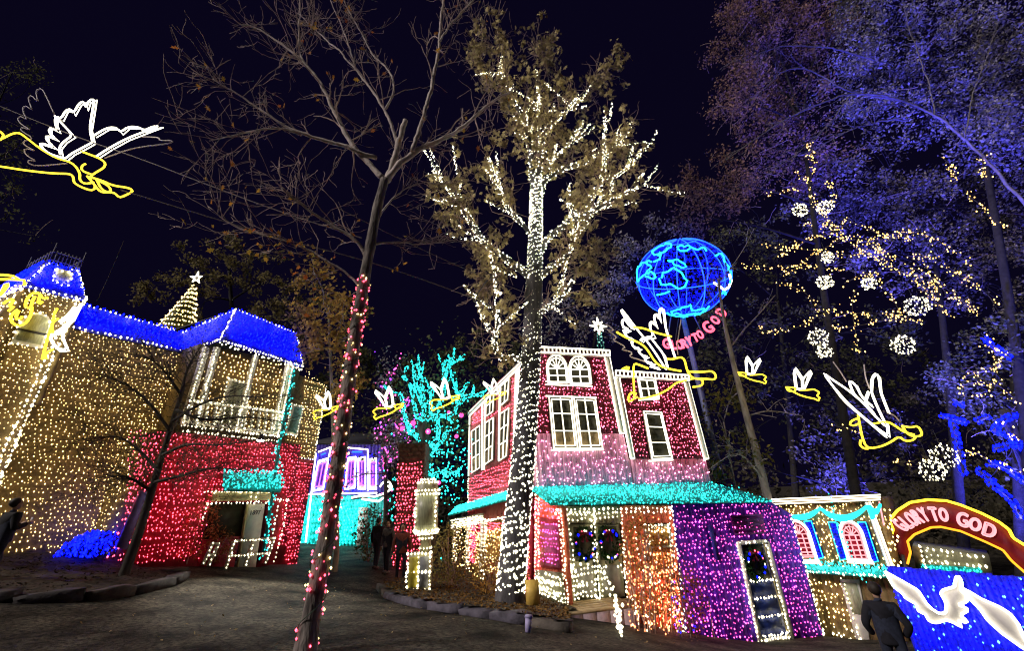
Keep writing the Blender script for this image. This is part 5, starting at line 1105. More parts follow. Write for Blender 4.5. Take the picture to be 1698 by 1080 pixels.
for pts, r0, r1, y0, y1, dens in LO:
    Q = smooth3(limb3(pts, y0, y1), .12); rad = np.linspace(r0, r1, len(Q)); tube(mb, Q, rad, 8)
    if dens: wrap_bulbs(wb, Q, r0, r1, dens * .95, .020)
    if dens:
        for _ in range(int(len(Q) * .22)):
            i = rng.integers(len(Q) // 3, len(Q)); t = Q[i] - Q[i - 1]; t /= np.linalg.norm(t) + 1e-9; sb2, _d0 = wiggle(Q[i], t + rng.normal(0, .45, 3) * A([1, .5, 1]), rng.uniform(.7, 1.7), 5, .10, .05); sb2 = smooth3(sb2, .1)
            tube(mb, sb2, np.linspace(max(rad[i] * .5, .012), .008, len(sb2)), 5); wrap_bulbs(wb, sb2, .02, .012, 21, .017); tips.extend(list(sb2[2::2]))
    for _ in range(int(len(Q) * .9)):
        i = rng.integers(max(1, len(Q) // 4), len(Q)); t = Q[i] - Q[i - 1]; t /= np.linalg.norm(t) + 1e-9
        grow(tw, Q[i], t + rng.normal(0, .9, 3), rng.uniform(.5, 1.25), min(max(rad[i] * .3, .008), .02), 1, tips, 4, .7, .03, (2, 4), .006)
obj('limbs', mb, MATS['oak_bark'], oak, smooth=True); obj('twigs', tw, TWIG, oak, kind='stuff'); obj('white_bulb_string', wb, glow('oak_bulb', (1, .92, .62), 9), oak, kind='stuff')
ti = A(tips); tc = ti[rng.choice(len(ti), 800)]; C = (tc[:, None] + rng.normal(0, .11, (len(tc), 11, 3))).reshape(-1, 3); C = C[rng.random(len(C)) < .85]
lv = MB(); leaves(lv, C, .165, True); obj('foliage', lv, leafmat('dry_oak_leaves', (.13, .09, .07), (.66, .56, .27), .4), oak, kind='stuff')

# --- leafy trees built from clumps
def leafy(name, label, basepx, Y, trunk, blobs, nleaf, size, m, group=None, r0=.25, bark=None, lobed=False, clump=.24, twigs=True, trunkY=None):
    bark = bark or mat('black_bark', (.028, .025, .024), .95, .4, 7, .8, 26); bp = limb3(trunk, Y + .8, trunkY or Y + .8); g0 = A([bp[0][0], bp[0][1], float(gz(bp[0][0], bp[0][1])) - .1])
    if bp[0][2] > g0[2] + .3: bp = [g0] + bp
    t = thing(name, label, 'tree', g0, group); mb = MB(); P = smooth3(bp, .25); tube(mb, P, np.linspace(r0, r0 * .4, len(P)), 10); obj('trunk', mb, bark, t, smooth=True)
    C = []; br = MB(); tw_ = MB(); tot = sum(b_[2] * b_[3] for b_ in blobs)
    for (x, y, rx, ry, *yy) in blobs:
        Yc = Y + (yy[0] if yy else 0); c = at(x, y, Yc); s = Yc / F * 1.1; n = max(3, int(nleaf * rx * ry / tot)); nc = max(4, n // 58)
        th = rng.uniform(0, 2 * math.pi, nc); ra = np.sqrt(rng.random(nc)); U_ = M @ A([1, 0, 0]); V_ = M @ A([0, 1, 0]); W_ = M @ A([0, 0, 1])
        cc = c + U_ * (rx * s * ra * np.cos(th))[:, None] + V_ * (ry * s * ra * np.sin(th))[:, None] + W_ * (min(rx, ry) * s * .7 * rng.normal(0, .5, nc))[:, None]
        k = rng.poisson(n / nc, nc); C.append(np.repeat(cc, k, 0) + rng.normal(0, clump, (k.sum(), 3)))
        near = P[np.argmin(np.linalg.norm(P - c, axis=1))]; hub = smooth3([near, (near + c) / 2 + A([0, 0, .3]), c], .3); tube(br, hub, np.linspace(r0 * .3, .025, len(hub)), 6)
        for q in cc[::2]:
            w3_, _d1 = wiggle(q, rng.normal(0, 1, 3) * A([1, 1, .6]), rng.uniform(.5, 1.3), 4, .25); tube(tw_, w3_, .010, 3, False)
        for q in cc[: max(3, nc // 2)]:
            a_ = hub[rng.integers(len(hub) // 2, len(hub))]; tube(br, smooth3([a_, (a_ + q) / 2 + rng.normal(0, .15, 3), q], .3), np.linspace(.035, .01, len(smooth3([a_, (a_ + q) / 2, q], .3))) if False else .014, 4, False)
    obj('branches', br, bark, t, kind='stuff', smooth=True); obj('twigs', tw_, TWIG, t, kind='stuff'); lv = MB(); leaves(lv, np.concatenate(C), size, lobed); obj('crown', lv, m, t, kind='stuff'); return t
LG = 'big leafy trees on the right'
MIX = leafmat('mixed_autumn_leaves', (.04, .04, .035), (.36, .32, .24), .35); PALE = leafmat('pale_leaves', (.06, .06, .06), (.46, .43, .42), .35); BRN = leafmat('brown_leaves', (.08, .045, .035), (.42, .26, .19), .35); DIM = leafmat('dark_green_leaves', (.03, .035, .02), (.17, .17, .08), .3); YEL = leafmat('yellow_green_leaves', (.10, .10, .02), (.26, .22, .05), .4)
leafy('shade_tree', 'tall shade tree with reddish brown leaves at the edge of the open sky', 0, 15.5, [(1440, 950), (1400, 700), (1360, 450), (1330, 200)], [(1230, 60, 70, 90), (1230, 170, 60, 80), (1200, 300, 70, 60), (1290, 130, 100, 110, 1), (1310, 260, 110, 70, 1), (1170, 360, 50, 40), (1270, 20, 90, 60), (1360, 60, 80, 70)], 20000, .14, BRN, LG, .2)
leafy('shade_tree', 'tall shade tree with pale leaves filling the top right corner', 0, 14.5, [(1720, 900), (1690, 600), (1640, 300), (1600, 100)], [(1480, 60, 110, 90), (1600, 80, 110, 100), (1690, 100, 80, 110), (1540, 180, 120, 70, 1), (1660, 220, 90, 70), (1430, 140, 80, 80, 1), (1420, 20, 70, 60)], 25000, .14, PALE, LG, .2)
leafy('shade_tree', 'broad shade tree with blue-lit leaves behind the gold light strands', 0, 17.5, [(1600, 950), (1580, 700), (1560, 500), (1540, 350)], [(1450, 300, 110, 80), (1590, 340, 120, 80), (1680, 350, 70, 90), (1380, 330, 90, 70), (1500, 430, 120, 60, 1), (1640, 470, 100, 60, 1)], 14000, .15, MIX, LG, .2)
leafy('shade_tree', 'low dark tree behind the globe and the slender trunk', 0, 21., [(1330, 950), (1310, 700), (1290, 500)], [(1200, 430, 60, 60), (1290, 420, 80, 70), (1270, 560, 90, 70), (1180, 600, 40, 90), (1380, 560, 110, 80, 1), (1330, 680, 110, 80, 1), (1480, 620, 110, 80, 2)], 8000, .2, DIM, LG, .2)
leafy('shade_tree', 'dark tree low behind the yellow theatre roof', 0, 19., [(1420, 950), (1430, 800)], [(1320, 790, 70, 30), (1420, 790, 70, 35), (1400, 720, 90, 50, 1), (1540, 700, 90, 60, 2), (1640, 680, 90, 90, 2), (1560, 800, 80, 50, 2)], 5000, .16, MIX, LG, .2)
leafy('young_tree', 'young tree with yellow-green leaves beside the maroon front', 0, 16.0, [(1240, 900), (1215, 790), (1200, 700)], [(1190, 690, 35, 40), (1205, 750, 40, 45), (1225, 650, 40, 35), (1180, 780, 22, 30)], 900, .16, YEL, None, .07, BARK)
bl_t = bpy.data.objects.get('shade_tree.001'); mbl = MB(); tips = []
for pts, r_ in (([(1790, 470), (1730, 380), (1680, 318), (1640, 270), (1593, 226), (1533, 181), (1478, 165), (1407, 160), (1359, 181), (1293, 211), (1200, 274)], .07), ([(1478, 165), (1407, 155), (1348, 115), (1304, 111), (1255, 159)], .05), ([(1450, 100), (1393, 80), (1326, 74), (1285, 78), (1230, 107)], .045), ([(1507, 200), (1467, 200), (1404, 215), (1330, 260)], .04), ([(1550, 195), (1520, 90), (1500, 40), (1490, -20)], .03), ([(1600, 235), (1612, 160), (1640, 90), (1660, 20)], .03), ([(1407, 160), (1380, 200), (1340, 235), (1270, 280)], .03)):
    Q = smooth3(limb3(pts, 13.6, 13.0), .12); Q = Q + np.cumsum(rng.normal(0, .012, Q.shape), 0); tube(mbl, Q, np.linspace(r_, r_ * .25, len(Q)), 7)
    for _ in range(12): i = rng.integers(len(Q) // 4, len(Q)); grow(mbl, Q[i], Q[i] - Q[i - 1] + rng.normal(0, .09, 3), rng.uniform(.6, 1.3), .014, 1, tips, 4, .5, .02, (2, 4), .005)
obj('lit_limbs', mbl, mat('dusky_bark', (.20, .18, .17), .9, .4, 7, .8, 26), bl_t, kind='stuff', smooth=True)
# backdrop of far trees
FG = 'dark trees behind the buildings'
leafy('forest_tree', 'brown-green tree behind the left roof and the cone tree', 0, 27., [(400, 900), (390, 600), (380, 450)], [(300, 470, 70, 40), (370, 430, 80, 50), (440, 470, 80, 60), (480, 520, 70, 60), (340, 500, 90, 40)], 5000, .24, leafmat('olive_leaves', (.07, .06, .03), (.32, .27, .12), .3), FG, .3)
leafy('forest_tree', 'golden-leaved tree between the mansion and the bare trunk', 0, 15., [(560, 900), (550, 650), (545, 520)], [(545, 520, 45, 60), (530, 580, 40, 45), (520, 450, 40, 35), (580, 560, 35, 60), (555, 640, 40, 30)], 1900, .15, leafmat('golden_leaves', (.2, .13, .05), (.55, .36, .08), .4), None, .1, BARK, True)
leafy('forest_tree', 'dark tree filling the gap behind the teal tree', 0, 30., [(700, 900), (690, 700)], [(640, 610, 70, 40), (720, 600, 80, 40), (800, 590, 60, 50), (620, 690, 60, 60), (780, 680, 70, 70), (580, 620, 60, 50), (560, 700, 50, 50)], 5000, .28, DIM, FG, .3)
leafy('forest_tree', 'dim grey-brown tree behind the oak and the star', 0, 19., [(970, 900), (980, 600)], [(960, 520, 60, 50), (1010, 430, 50, 50), (1000, 520, 40, 50), (930, 560, 60, 40), (1030, 480, 30, 50), (1060, 400, 30, 40), (1100, 370, 40, 25)], 2600, .17, PALE, FG, .2)
leafy('forest_tree', 'dim tree at the far left edge above the tower', 0, 13., [(-120, 900), (-80, 500), (-40, 250)], [(20, 120, 50, 60), (15, 250, 45, 80), (10, 360, 35, 60), (-60, 200, 80, 150)], 1800, .13, DIM, FG, .2)
leafy('forest_tree', 'dark tree at the right edge with blue bulbs', 0, 16.5, [(1700, 1000), (1690, 800), (1680, 620)], [(1650, 580, 70, 70), (1690, 660, 60, 60), (1620, 640, 60, 40), (1670, 760, 60, 70, 1)], 3000, .16, DIM, LG, .25)
fx = rng.uniform(-45, 60, 16000); fy = rng.uniform(31, 44, 16000); fz = rng.random(16000) ** 1.3 * (5.5 + 2.2 * np.sin(fx * .45) + 1.3 * np.sin(fx * 1.3 + 1)); mbw = MB(); leaves(mbw, np.stack([fx, fy, gz(fx, fy) + fz], 1), .5)
tag(obj('far_wood', mbw, leafmat('far_wood_leaves', (.02, .02, .015), (.07, .06, .04), .2)), kind='stuff')
# slender leaning trunk before the globe
sl = limb3([(1290, 920), (1272, 820), (1250, 735), (1230, 660), (1213, 590), (1200, 530), (1194, 490), (1191, 462)], 15.5, 15.0); sl[0][2] = gz(sl[0][0], sl[0][1]); slim = thing('slender_tree', 'slender pale leaning trunk standing in front of the globe', 'tree', sl[0])
mb = MB(); P = smooth3(sl, .15); tube(mb, P, np.interp(np.linspace(0, 1, len(P)), [0, .6, 1], [.17, .11, .04]), 10); obj('trunk', mb, BARK, slim, smooth=True)
mb = MB(); tips = []
for pts, r_ in (([(1212, 575), (1235, 545), (1260, 520), (1285, 490)], .035), ([(1205, 545), (1180, 500), (1160, 440)], .02), ([(1240, 690), (1275, 680), (1330, 690)], .03), ([(1262, 790), (1225, 745), (1180, 775)], .03), ([(1215, 745), (1200, 722)], .02), ([(1192, 470), (1230, 420), (1250, 380)], .02)):
    Q = smooth3(limb3(pts, 15.3, 15.0), .12); tube(mb, Q, np.linspace(r_, r_ * .4, len(Q)), 6)
    for _ in range(5): i = rng.integers(1, len(Q)); grow(mb, Q[i], Q[i] - Q[i - 1] + rng.normal(0, .1, 3), .7, .012, 1, tips, 4, .6, .02, (1, 3))
obj('branches', mb, BARK, slim, kind='stuff', smooth=True)
lv = MB(); ti = A(tips); leaves(lv, ti[rng.choice(len(ti), 160)] + rng.normal(0, .2, (160, 3)), .13); obj('crown', lv, MIX, slim, kind='stuff')
# small dark tree in front of the mansion
sb = limb3([(205, 952), (232, 880), (256, 800), (274, 740), (292, 680), (305, 640)], 10.5, 10.6); sb[0][2] = gz(sb[0][0], sb[0][1]) - .05
small = thing('small_tree', 'small dark bare tree spreading in front of the mansion wall', 'tree', sb[0]); mb = MB(); P = smooth3(sb, .1); tube(mb, P, np.linspace(.11, .04, len(P)), 10); obj('trunk', mb, BARKD, small, smooth=True)
mb = MB(); tips = []
for pts in ([(262, 780), (225, 740), (190, 720), (150, 735)], [(270, 755), (310, 735), (360, 740), (420, 730)], [(256, 800), (300, 790), (350, 775), (400, 780)], [(282, 715), (250, 670), (215, 640), (170, 620)], [(285, 700), (330, 670), (380, 655), (440, 660)], [(250, 815), (215, 790), (180, 790)], [(300, 655), (310, 610), (330, 580)], [(300, 655), (270, 610), (240, 590)], [(292, 680), (340, 700), (400, 690), (470, 700)]):
    Q = smooth3(limb3(pts, 10.5, 10.2 + rng.uniform(-.6, .6)), .1); tube(mb, Q, np.linspace(.04, .012, len(Q)), 6)
    for _ in range(26): i = rng.integers(2, len(Q)); grow(mb, Q[i], Q[i] - Q[i - 1] + rng.normal(0, .06, 3), rng.uniform(.5, 1.0), .010, 2, tips, 3, .7, .0, (2, 4), .004)
obj('branches', mb, BARKD, small, kind='stuff'); lv = MB(); ti = A(tips); leaves(lv, ti[rng.integers(0, len(ti), 5200)] + rng.normal(0, .08, (5200, 3)), .045); obj('last_leaves', lv, DIM, small, kind='stuff')

# --- teal-wrapped tree behind the tower
YT = 21.0
tb = limb3([(712, 930), (712, 850), (708, 780), (704, 730), (700, 700)], YT); tb[0][2] = gz(tb[0][0], tb[0][1]); teal = thing('teal_tree', 'tree whose limbs glow with dense teal bulbs and pink balls', 'tree', tb[0])
mb = MB(); P = smooth3(tb, .2); tube(mb, P, np.linspace(.35, .25, len(P)), 10); obj('trunk', mb, BARKD, teal, smooth=True)
mb = MB(); b_ = MB()
for pts in ([(702, 720), (690, 690), (685, 660), (682, 640), (668, 625)], [(700, 700), (705, 680), (700, 650), (698, 615), (690, 605)], [(705, 725), (680, 722), (672, 700), (668, 665), (664, 655)], [(704, 700), (725, 680), (735, 660), (738, 635), (735, 608)], [(736, 630), (742, 612), (748, 604)], [(720, 690), (752, 690), (760, 665), (768, 648), (776, 634)], [(760, 670), (757, 650), (754, 636)], [(766, 660), (785, 655), (800, 654)], [(706, 730), (720, 745), (735, 730)], [(700, 735), (690, 725)], [(710, 760), (722, 740), (728, 720), (726, 690)], [(712, 850), (714, 800), (716, 770)], [(715, 790), (735, 780), (745, 790)], [(700, 670), (692, 650), (688, 632), (686, 612)], [(720, 700), (712, 680), (716, 655), (720, 640)]):
    Q = smooth3(limb3(pts, YT, YT - .3), .2); tube(mb, Q, .06, 6); wrap_bulbs(b_, Q, .07, .05, 46, .031)
    for _qq in range(4): i_ = rng.integers(2, len(Q)); q2_, _d3 = wiggle(Q[i_], Q[i_] - Q[i_ - 1] + rng.normal(0, .08, 3), rng.uniform(.5, 1.0), 4, .2, .05); tube(mb, q2_, .03, 4); wrap_bulbs(b_, q2_, .03, .02, 30, .027)
P2 = at(740, 760, YT) + rng.normal(0, 1, (220, 3)) * A([.9, .6, 1.3]); bulbs(b_, P2, .035)
obj('limbs', mb, BARKD, teal); obj('teal_bulb_string', b_, GT2, teal, kind='stuff')
lv = MB(); leaves(lv, at(720, 690, YT + .8) + rng.normal(0, 1, (3000, 3)) * A([1.6, .8, 1.7]), .2); obj('crown', lv, DIM, teal, kind='stuff')
def ball(px, py, Y, r, m=GP, label='glowing pink ball hung in the teal tree', group='pink balls in the teal tree'):
    c = at(px, py, Y); t = thing('light_ball', label, 'ball', c, group); mb = MB(); lathe(mb, c, [(r * math.sin(a), -r * math.cos(a)) for a in np.linspace(.15, math.pi - .15, 9)], 12); obj('globe', mb, m, t, smooth=True); mb = MB(); tube(mb, [c + A([0, 0, r]), c + A([0, 0, r + .12])], .03, 6); obj('cap', mb, DARK, t); return t
for x, y, r in ((667, 711, .12), (685, 702, .13), (710, 716, .13), (765, 689, .12), (744, 684, .08), (757, 724, .10), (728, 801, .09)):
    ball(x, y, YT - .6, r, label={667: 'pink ball lowest left in the teal tree', 685: 'pink ball left of the teal trunk', 710: 'pink ball at the teal trunk', 765: 'pink ball right beside the rose windows', 744: 'smallest pink ball in the teal tree', 757: 'dull pink ball right of the teal tree', 728: 'pink ball low over the pump'}[x])

# pink-lit thin tree by the far shop
pk = limb3([(640, 900), (640, 800), (636, 720), (630, 660)], 22.0); pk[0][2] = gz(pk[0][0], pk[0][1]); pkt = thing('pink_tree', 'thin tree strung with pink and red bulbs beside the far shop', 'tree', pk[0]); mb = MB(); P = smooth3(pk, .2); tube(mb, P, np.linspace(.14, .05, len(P)), 8); obj('trunk', mb, BARKD, pkt, smooth=True)
mb = MB(); tips = []
for k_ in range(16): i = rng.integers(len(P) // 3, len(P)); grow(mb, P[i], rng.normal(0, 1, 3) * A([1, .5, .6]) + A([0, 0, .5]), rng.uniform(1.2, 2.2), .03, 1, tips, 4, .6, .02, (2, 4))
obj('branches', mb, BARKD, pkt, kind='stuff'); b_ = MB(); ti = A(tips); bulbs(b_, ti[rng.choice(len(ti), 150)] + rng.normal(0, .1, (150, 3)), .045); bulbs(b_, resample(P, .15, .15), .045); obj('pink_bulb_string', b_, GM, pkt, kind='stuff')
b_ = MB(); bulbs(b_, ti[rng.choice(len(ti), 60)] + rng.normal(0, .15, (60, 3)), .05); obj('violet_bulb_string', b_, glow('violet_bulb', (.3, .03, 1), 9), pkt, kind='stuff')
lv = MB(); leaves(lv, ti[rng.integers(0, len(ti), 1500)] + rng.normal(0, .25, (1500, 3)), .16); obj('crown', lv, PALE, pkt, kind='stuff')

# ================================================================== CONE TREE ON THE ROOF
cb, ct = at(294, 546, 20.0), at(323, 474, 20.0); hc = ct[2] - cb[2]; cone = thing('cone_tree', 'slim gold cone of bulbs with a star on top, standing on the mansion roof', 'christmas tree', cb - A([0, 0, .4]))
ax = ct - cb; mb = MB(); Pc = A([cb - ax * .25 + ax * t * 1.25 for t in np.linspace(0, 1, 8)]); tube(mb, Pc, np.linspace(.95, .06, 8), 16); obj('cone', mb, mat('cone_green', (.04, .05, .02), .9), cone)
b_ = MB(); tt = np.linspace(0, 1, 620); uax = ax / np.linalg.norm(ax); s1_ = np.cross(uax, A([0, 1.0, 0])); s1_ /= np.linalg.norm(s1_); s2_ = np.cross(uax, s1_); rr = .97 * (1 - tt) + .06; an = tt * 70
bulbs(b_, cb - ax * .25 + ax * 1.25 * tt[:, None] + (s1_ * np.cos(an)[:, None] + s2_ * np.sin(an)[:, None]) * rr[:, None] + rng.normal(0, .03, (620, 3)), .04); obj('golden_bulb_string', b_, GY, cone, kind='stuff')
star('star', 'solid white five-pointed star on top of the gold cone tree', at(326, 461, 20.), .42, A([0, -1.0, 0]), RW, None, 5)

# blue shrub
bs_ = LM.px(126, 912) + LM.n * 1.0; bs_[2] = gz(bs_[0], bs_[1]); bsh = thing('shrub', 'low round shrub covered with blue bulbs before the mansion wall', 'shrub', bs_)
DD = np.hypot(bs_[0], bs_[1]); rx = 1.0 * DD * 45 / F * .95; xq = rng.uniform(-1, 1, 2000); yq = rng.uniform(-1, 1, 2000); P = bs_ + np.stack([xq * rx * .48, yq * .45, .06 + .62 * np.sqrt(np.clip(1 - xq ** 4, 0, 1)) * np.sqrt(np.clip(1 - .6 * yq ** 2, 0, 1)) * rng.random(2000) ** .5], 1)
mb = MB(); leaves(mb, P, .1); obj('foliage', mb, DIM, bsh, kind='stuff'); b_ = MB(); sel = P[rng.choice(2000, 900)] + A([0, -.1, .03]); bulbs(b_, sel, .032); obj('blue_bulb_string', b_, GB, bsh, kind='stuff')
mb = MB(); [tube(mb, [bs_, bs_ + A([dx, 0, .5])], .02, 5) for dx in (-.5, -.2, .1, .5)]; obj('stems', mb, BARKD, bsh)

# ================================================================== GLOBE WITH LETTER BAND
gcn = at(1131, 461, 17.0); sG = 17.0 / F * .97; ga, gb_ = 81 * sG * 1.05, 66 * sG * 1.13
Ux, Uy, Uz = M @ A([1, 0, 0]), M @ A([0, 1, 0]), M @ A([0, 0, 1])
globe = thing('globe', 'large blue neon wire globe with teal continents above the roofs', 'globe', gcn)
def gp(lon, lat, k=1.0):      # tilted axis
    x, y, z = math.cos(lat) * math.sin(lon), math.sin(lat), -math.cos(lat) * math.cos(lon); t = R(-18); y2, z2 = y * math.cos(t) - z * math.sin(t), y * math.sin(t) + z * math.cos(t)
    r_ = R(12); x3, y3 = x * math.cos(r_) - y2 * math.sin(r_), x * math.sin(r_) + y2 * math.cos(r_)
    return gcn + (Ux * x3 * ga + Uy * y3 * gb_ + Uz * z2 * ga) * k
b_ = MB()
for k in range(12): tube(b_, [gp(k * math.pi / 6, la) for la in np.linspace(-1.45, 1.45, 22)], .02, 5)
for la in (-1.15, 0, 1.2): tube(b_, [gp(lo_, la) for lo_ in np.linspace(0, 2 * math.pi, 40)], .02, 5)
obj('blue_rope_light', b_, RB, globe)
def gfront(px_, py_, k=1.012):    # pixel onto the near half of the globe
    d = ray(px_, py_); d = d / np.linalg.norm(d); o_ = (EYE - gcn); Mx = np.stack([Ux / ga, Uy / gb_, Uz / ga]); dd, oo = Mx @ d, Mx @ o_; a_, b2, c_ = dd @ dd, 2 * dd @ oo, oo @ oo - k * k
    disc = b2 * b2 - 4 * a_ * c_
    if disc < 0: return gfront(1133 + (px_ - 1133) * .96, 462 + (py_ - 462) * .96, k)
    return EYE + d * ((-b2 - math.sqrt(disc)) / (2 * a_))
zg = lambda pts: [(1020 + x / 4.695, 370 + y / 4.695) for x, y in pts]
b_ = MB()
for pts in ([(345, 430), (400, 370), (440, 350), (490, 370), (510, 380), (555, 450), (540, 490), (500, 515), (450, 480), (420, 465), (370, 490), (350, 440), (345, 430)], [(420, 290), (480, 290), (530, 320), (545, 350), (500, 330), (440, 300), (420, 290)], [(250, 400), (300, 380), (320, 420), (280, 440), (240, 410)], [(170, 330), (230, 300), (280, 340), (260, 380), (200, 420), (175, 460), (165, 400), (170, 330)],
            [(280, 230), (330, 190), (400, 150), (440, 170), (380, 220), (330, 250), (280, 230)], [(440, 690), (500, 670), (560, 650), (590, 640), (600, 690), (680, 670), (720, 690), (650, 720), (560, 730), (450, 710), (440, 690)], [(780, 260), (810, 235), (840, 270), (870, 340), (900, 400), (890, 470)], [(330, 560), (380, 560), (410, 540)], [(480, 180), (560, 170), (620, 200), (680, 190), (720, 220)], [(480, 210), (530, 220), (590, 200)], [(330, 260), (350, 230), (350, 280), (300, 300)], [(230, 330), (260, 300), (290, 310)], [(860, 560), (850, 520), (830, 540)], [(400, 700), (420, 730), (500, 740), (570, 738)], [(620, 720), (700, 700), (740, 640)]):
    Qg = resample([gfront(*p) for p in zg(pts)], .16); tube(b_, Qg + rng.normal(0, .03, Qg.shape), .038, 5)
obj('teal_rope_light', b_, RT, globe)
b_ = MB(); tube(b_, resample([gfront(*p) for p in zg([(770, 465), (810, 490), (850, 520), (885, 500), (905, 450), (890, 400)])], .06), .05, 5); obj('white_rope_light', b_, RW, globe)
b_ = MB(); q_ = rng.normal(0, 1, (2300, 3)); q_ /= np.linalg.norm(q_, axis=1, keepdims=True); q_ = q_[(q_[:, 0] < .35) | (rng.random(2300) < .4)]
bulbs(b_, gcn + (Ux * (q_[:, :1] * ga) + Uy * (q_[:, 1:2] * gb_) + Uz * (q_[:, 2:] * ga)) * .97, .031); obj('bloom_bulb_net', b_, GB, globe, kind='stuff')  # added bulbs imitating blue bloom inside the globe, denser on the left
mb = MB(); Lt = [gp(k * math.pi / 18, 0) for k in range(3)]
for k in range(36): tube(mb, [gp(k * math.pi / 18, la, .965) for la in np.linspace(-1.4, 1.4, 14)], .008, 3, False)
for la in np.linspace(-1.3, 1.3, 16): tube(mb, [gp(lo_, la, .965) for lo_ in np.linspace(0, 2 * math.pi, 30)], .008, 3, False)
obj('bloom_net', mb, mat('blue_net', (.03, .04, .85), .6, .2, 4, 0), globe, kind='stuff')  # added blue netting, part of the imitated bloom
mb = MB(); bt_ = gcn - Uy * gb_; gx0 = A([bt_[0] + .2, bt_[1], float(gz(bt_[0], bt_[1]))]); tube(mb, [bt_ + Uy * .1, gx0], .12, 10)
for dx in (-1.0, .9): tube(mb, [bt_ + Uy * .25 + Ux * dx * .5, bt_ + Ux * dx - A([0, 0, 1.5])], .03, 5)
obj('mast', mb, mat('blue_grey_steel', (.10, .11, .2), .5), globe)
# letter band under the globe
BW_ = Wall(gcn + A([0, -.6, 0]), 90.0)
band = thing('letter_band', 'curved red letters GLORY TO GOD hung under the globe', 'sign', BW_.px(1150, 560))
for ch, x, y, rot, wl_, hl_ in (('G', 1105, 570, -.05, 11, 17), ('L', 1118, 572, .0, 9, 15), ('O', 1127, 572, .06, 9, 15), ('R', 1135, 570, .12, 9, 15), ('Y', 1143, 566, .18, 9, 16), ('T', 1153, 560, .25, 8, 14), ('O', 1161, 555, .3, 9, 14), ('G', 1174, 543, .5, 14, 20), ('O', 1186, 531, .75, 11, 15), ('D', 1196, 518, .95, 11, 16)):
    place_text('letter', ch, 1, BW_, x, y, 0, RR, band, rot, .026, wh=(wl_, hl_))
b_ = MB(); tube(b_, resample([BW_.px(*p, -.08) for p in ((1096, 572), (1120, 582), (1145, 574), (1165, 560), (1185, 540), (1205, 510))], .15), .03, 6); tube(b_, [BW_.px(1125, 528, -.08), BW_.px(1118, 580, -.08)], .02, 5); tube(b_, [BW_.px(1180, 520, -.08), BW_.px(1185, 540, -.08)], .02, 5); obj('support', b_, DARK, band)

# ================================================================== ANGELS
def angel(label, Y, cpx, white, gold, dim=(), az=90.0, r=.03, group='large flying angels of rope light', gm=None, wall=None):
    w = wall or Wall(at(*cpx, Y), az); t = thing('angel_figure', label, 'angel', w.px(*cpx), group)
    for nm, ls, m_, o_ in (('wing', white, RW, .0), ('gown', gold, gm or RY, .04), ('unlit_wing', dim, WIRE, -.25)):
        for pts in ls:
            b_ = MB(); P = [w.px(*p, o_) for p in pts]; tube(b_, (resample(P, .06) if Y == 14.0 else smooth3(P, .07)) if len(P) > 2 else P, r * (.7 if nm == 'unlit_wing' else 1), 6); (tube(b_, np.asarray(P) + w.d * .045 - A([0, 0, .035]) - w.n * .03, r * .55, 5) if nm == 'wing' and len(P) > 2 else None); obj(nm if nm != 'gown' else ('gown_outline' if len(pts) > 4 else 'trumpet' if pts[0] == pts[-1] else 'gown_outline'), b_, m_, t)
    b_ = MB(); q = w.px(*cpx, -.1)
    return t, w
zA1 = lambda pts: [(x / 4.5, 120 + y / 4.5) for x, y in pts]
angA, wA = angel('biggest angel blowing a horn, hung on cables at the upper left', 7.0, (140, 240),
    [zA1(p) for p in ([(690, 515), (668, 420), (690, 290), (705, 190), (660, 210), (640, 270), (625, 210), (590, 230), (545, 310), (530, 270), (490, 280), (455, 350), (415, 320), (410, 380), (435, 440), (370, 405), (365, 450), (425, 500), (340, 465), (350, 510), (410, 560), (290, 520), (310, 560), (370, 610), (480, 640)], [(720, 625), (820, 560), (950, 490), (1080, 440), (1200, 395), (1130, 405), (1080, 435), (1030, 405), (950, 405), (900, 450), (870, 410), (800, 410), (700, 470)], [(690, 520), (620, 560), (540, 600), (490, 640)], [(410, 325), (480, 400), (545, 470), (480, 510), (440, 560), (450, 610)])],
    [zA1(p) for p in ([(-60, 480), (0, 500), (30, 488), (80, 460), (140, 445), (200, 490), (300, 570), (420, 640), (540, 670), (600, 750), (590, 800), (630, 835), (700, 820)], [(-120, 690), (0, 700), (180, 730), (400, 755), (530, 755), (550, 785), (548, 830), (690, 890), (720, 850), (660, 790), (700, 755), (795, 700), (770, 650), (610, 590)], [(640, 680), (605, 700), (610, 735), (680, 760)], [(650, 775), (760, 805), (840, 845), (960, 860), (1000, 885), (950, 910), (890, 940), (850, 890), (750, 900), (700, 830), (650, 775)], [(720, 800), (820, 850), (830, 900), (760, 880), (720, 800)], [(0, 440), (35, 470), (0, 505)])],
    [zA1(p) for p in ([(405, 310), (330, 140), (300, 115), (265, 140), (290, 235), (235, 165), (205, 190), (250, 295), (185, 240), (165, 280), (210, 365), (150, 320), (130, 350), (160, 390), (240, 435), (150, 405), (160, 440), (260, 495), (170, 510), (180, 545), (285, 595), (175, 560), (190, 620), (290, 670), (190, 650), (240, 705), (500, 680)], [(780, 640), (1000, 560), (1290, 530), (1290, 505), (1180, 510), (1200, 485), (1060, 480)])], az=86, r=.02)
zA2 = lambda pts: [(980 + x / 5.686, 490 + y / 5.686) for x, y in pts]
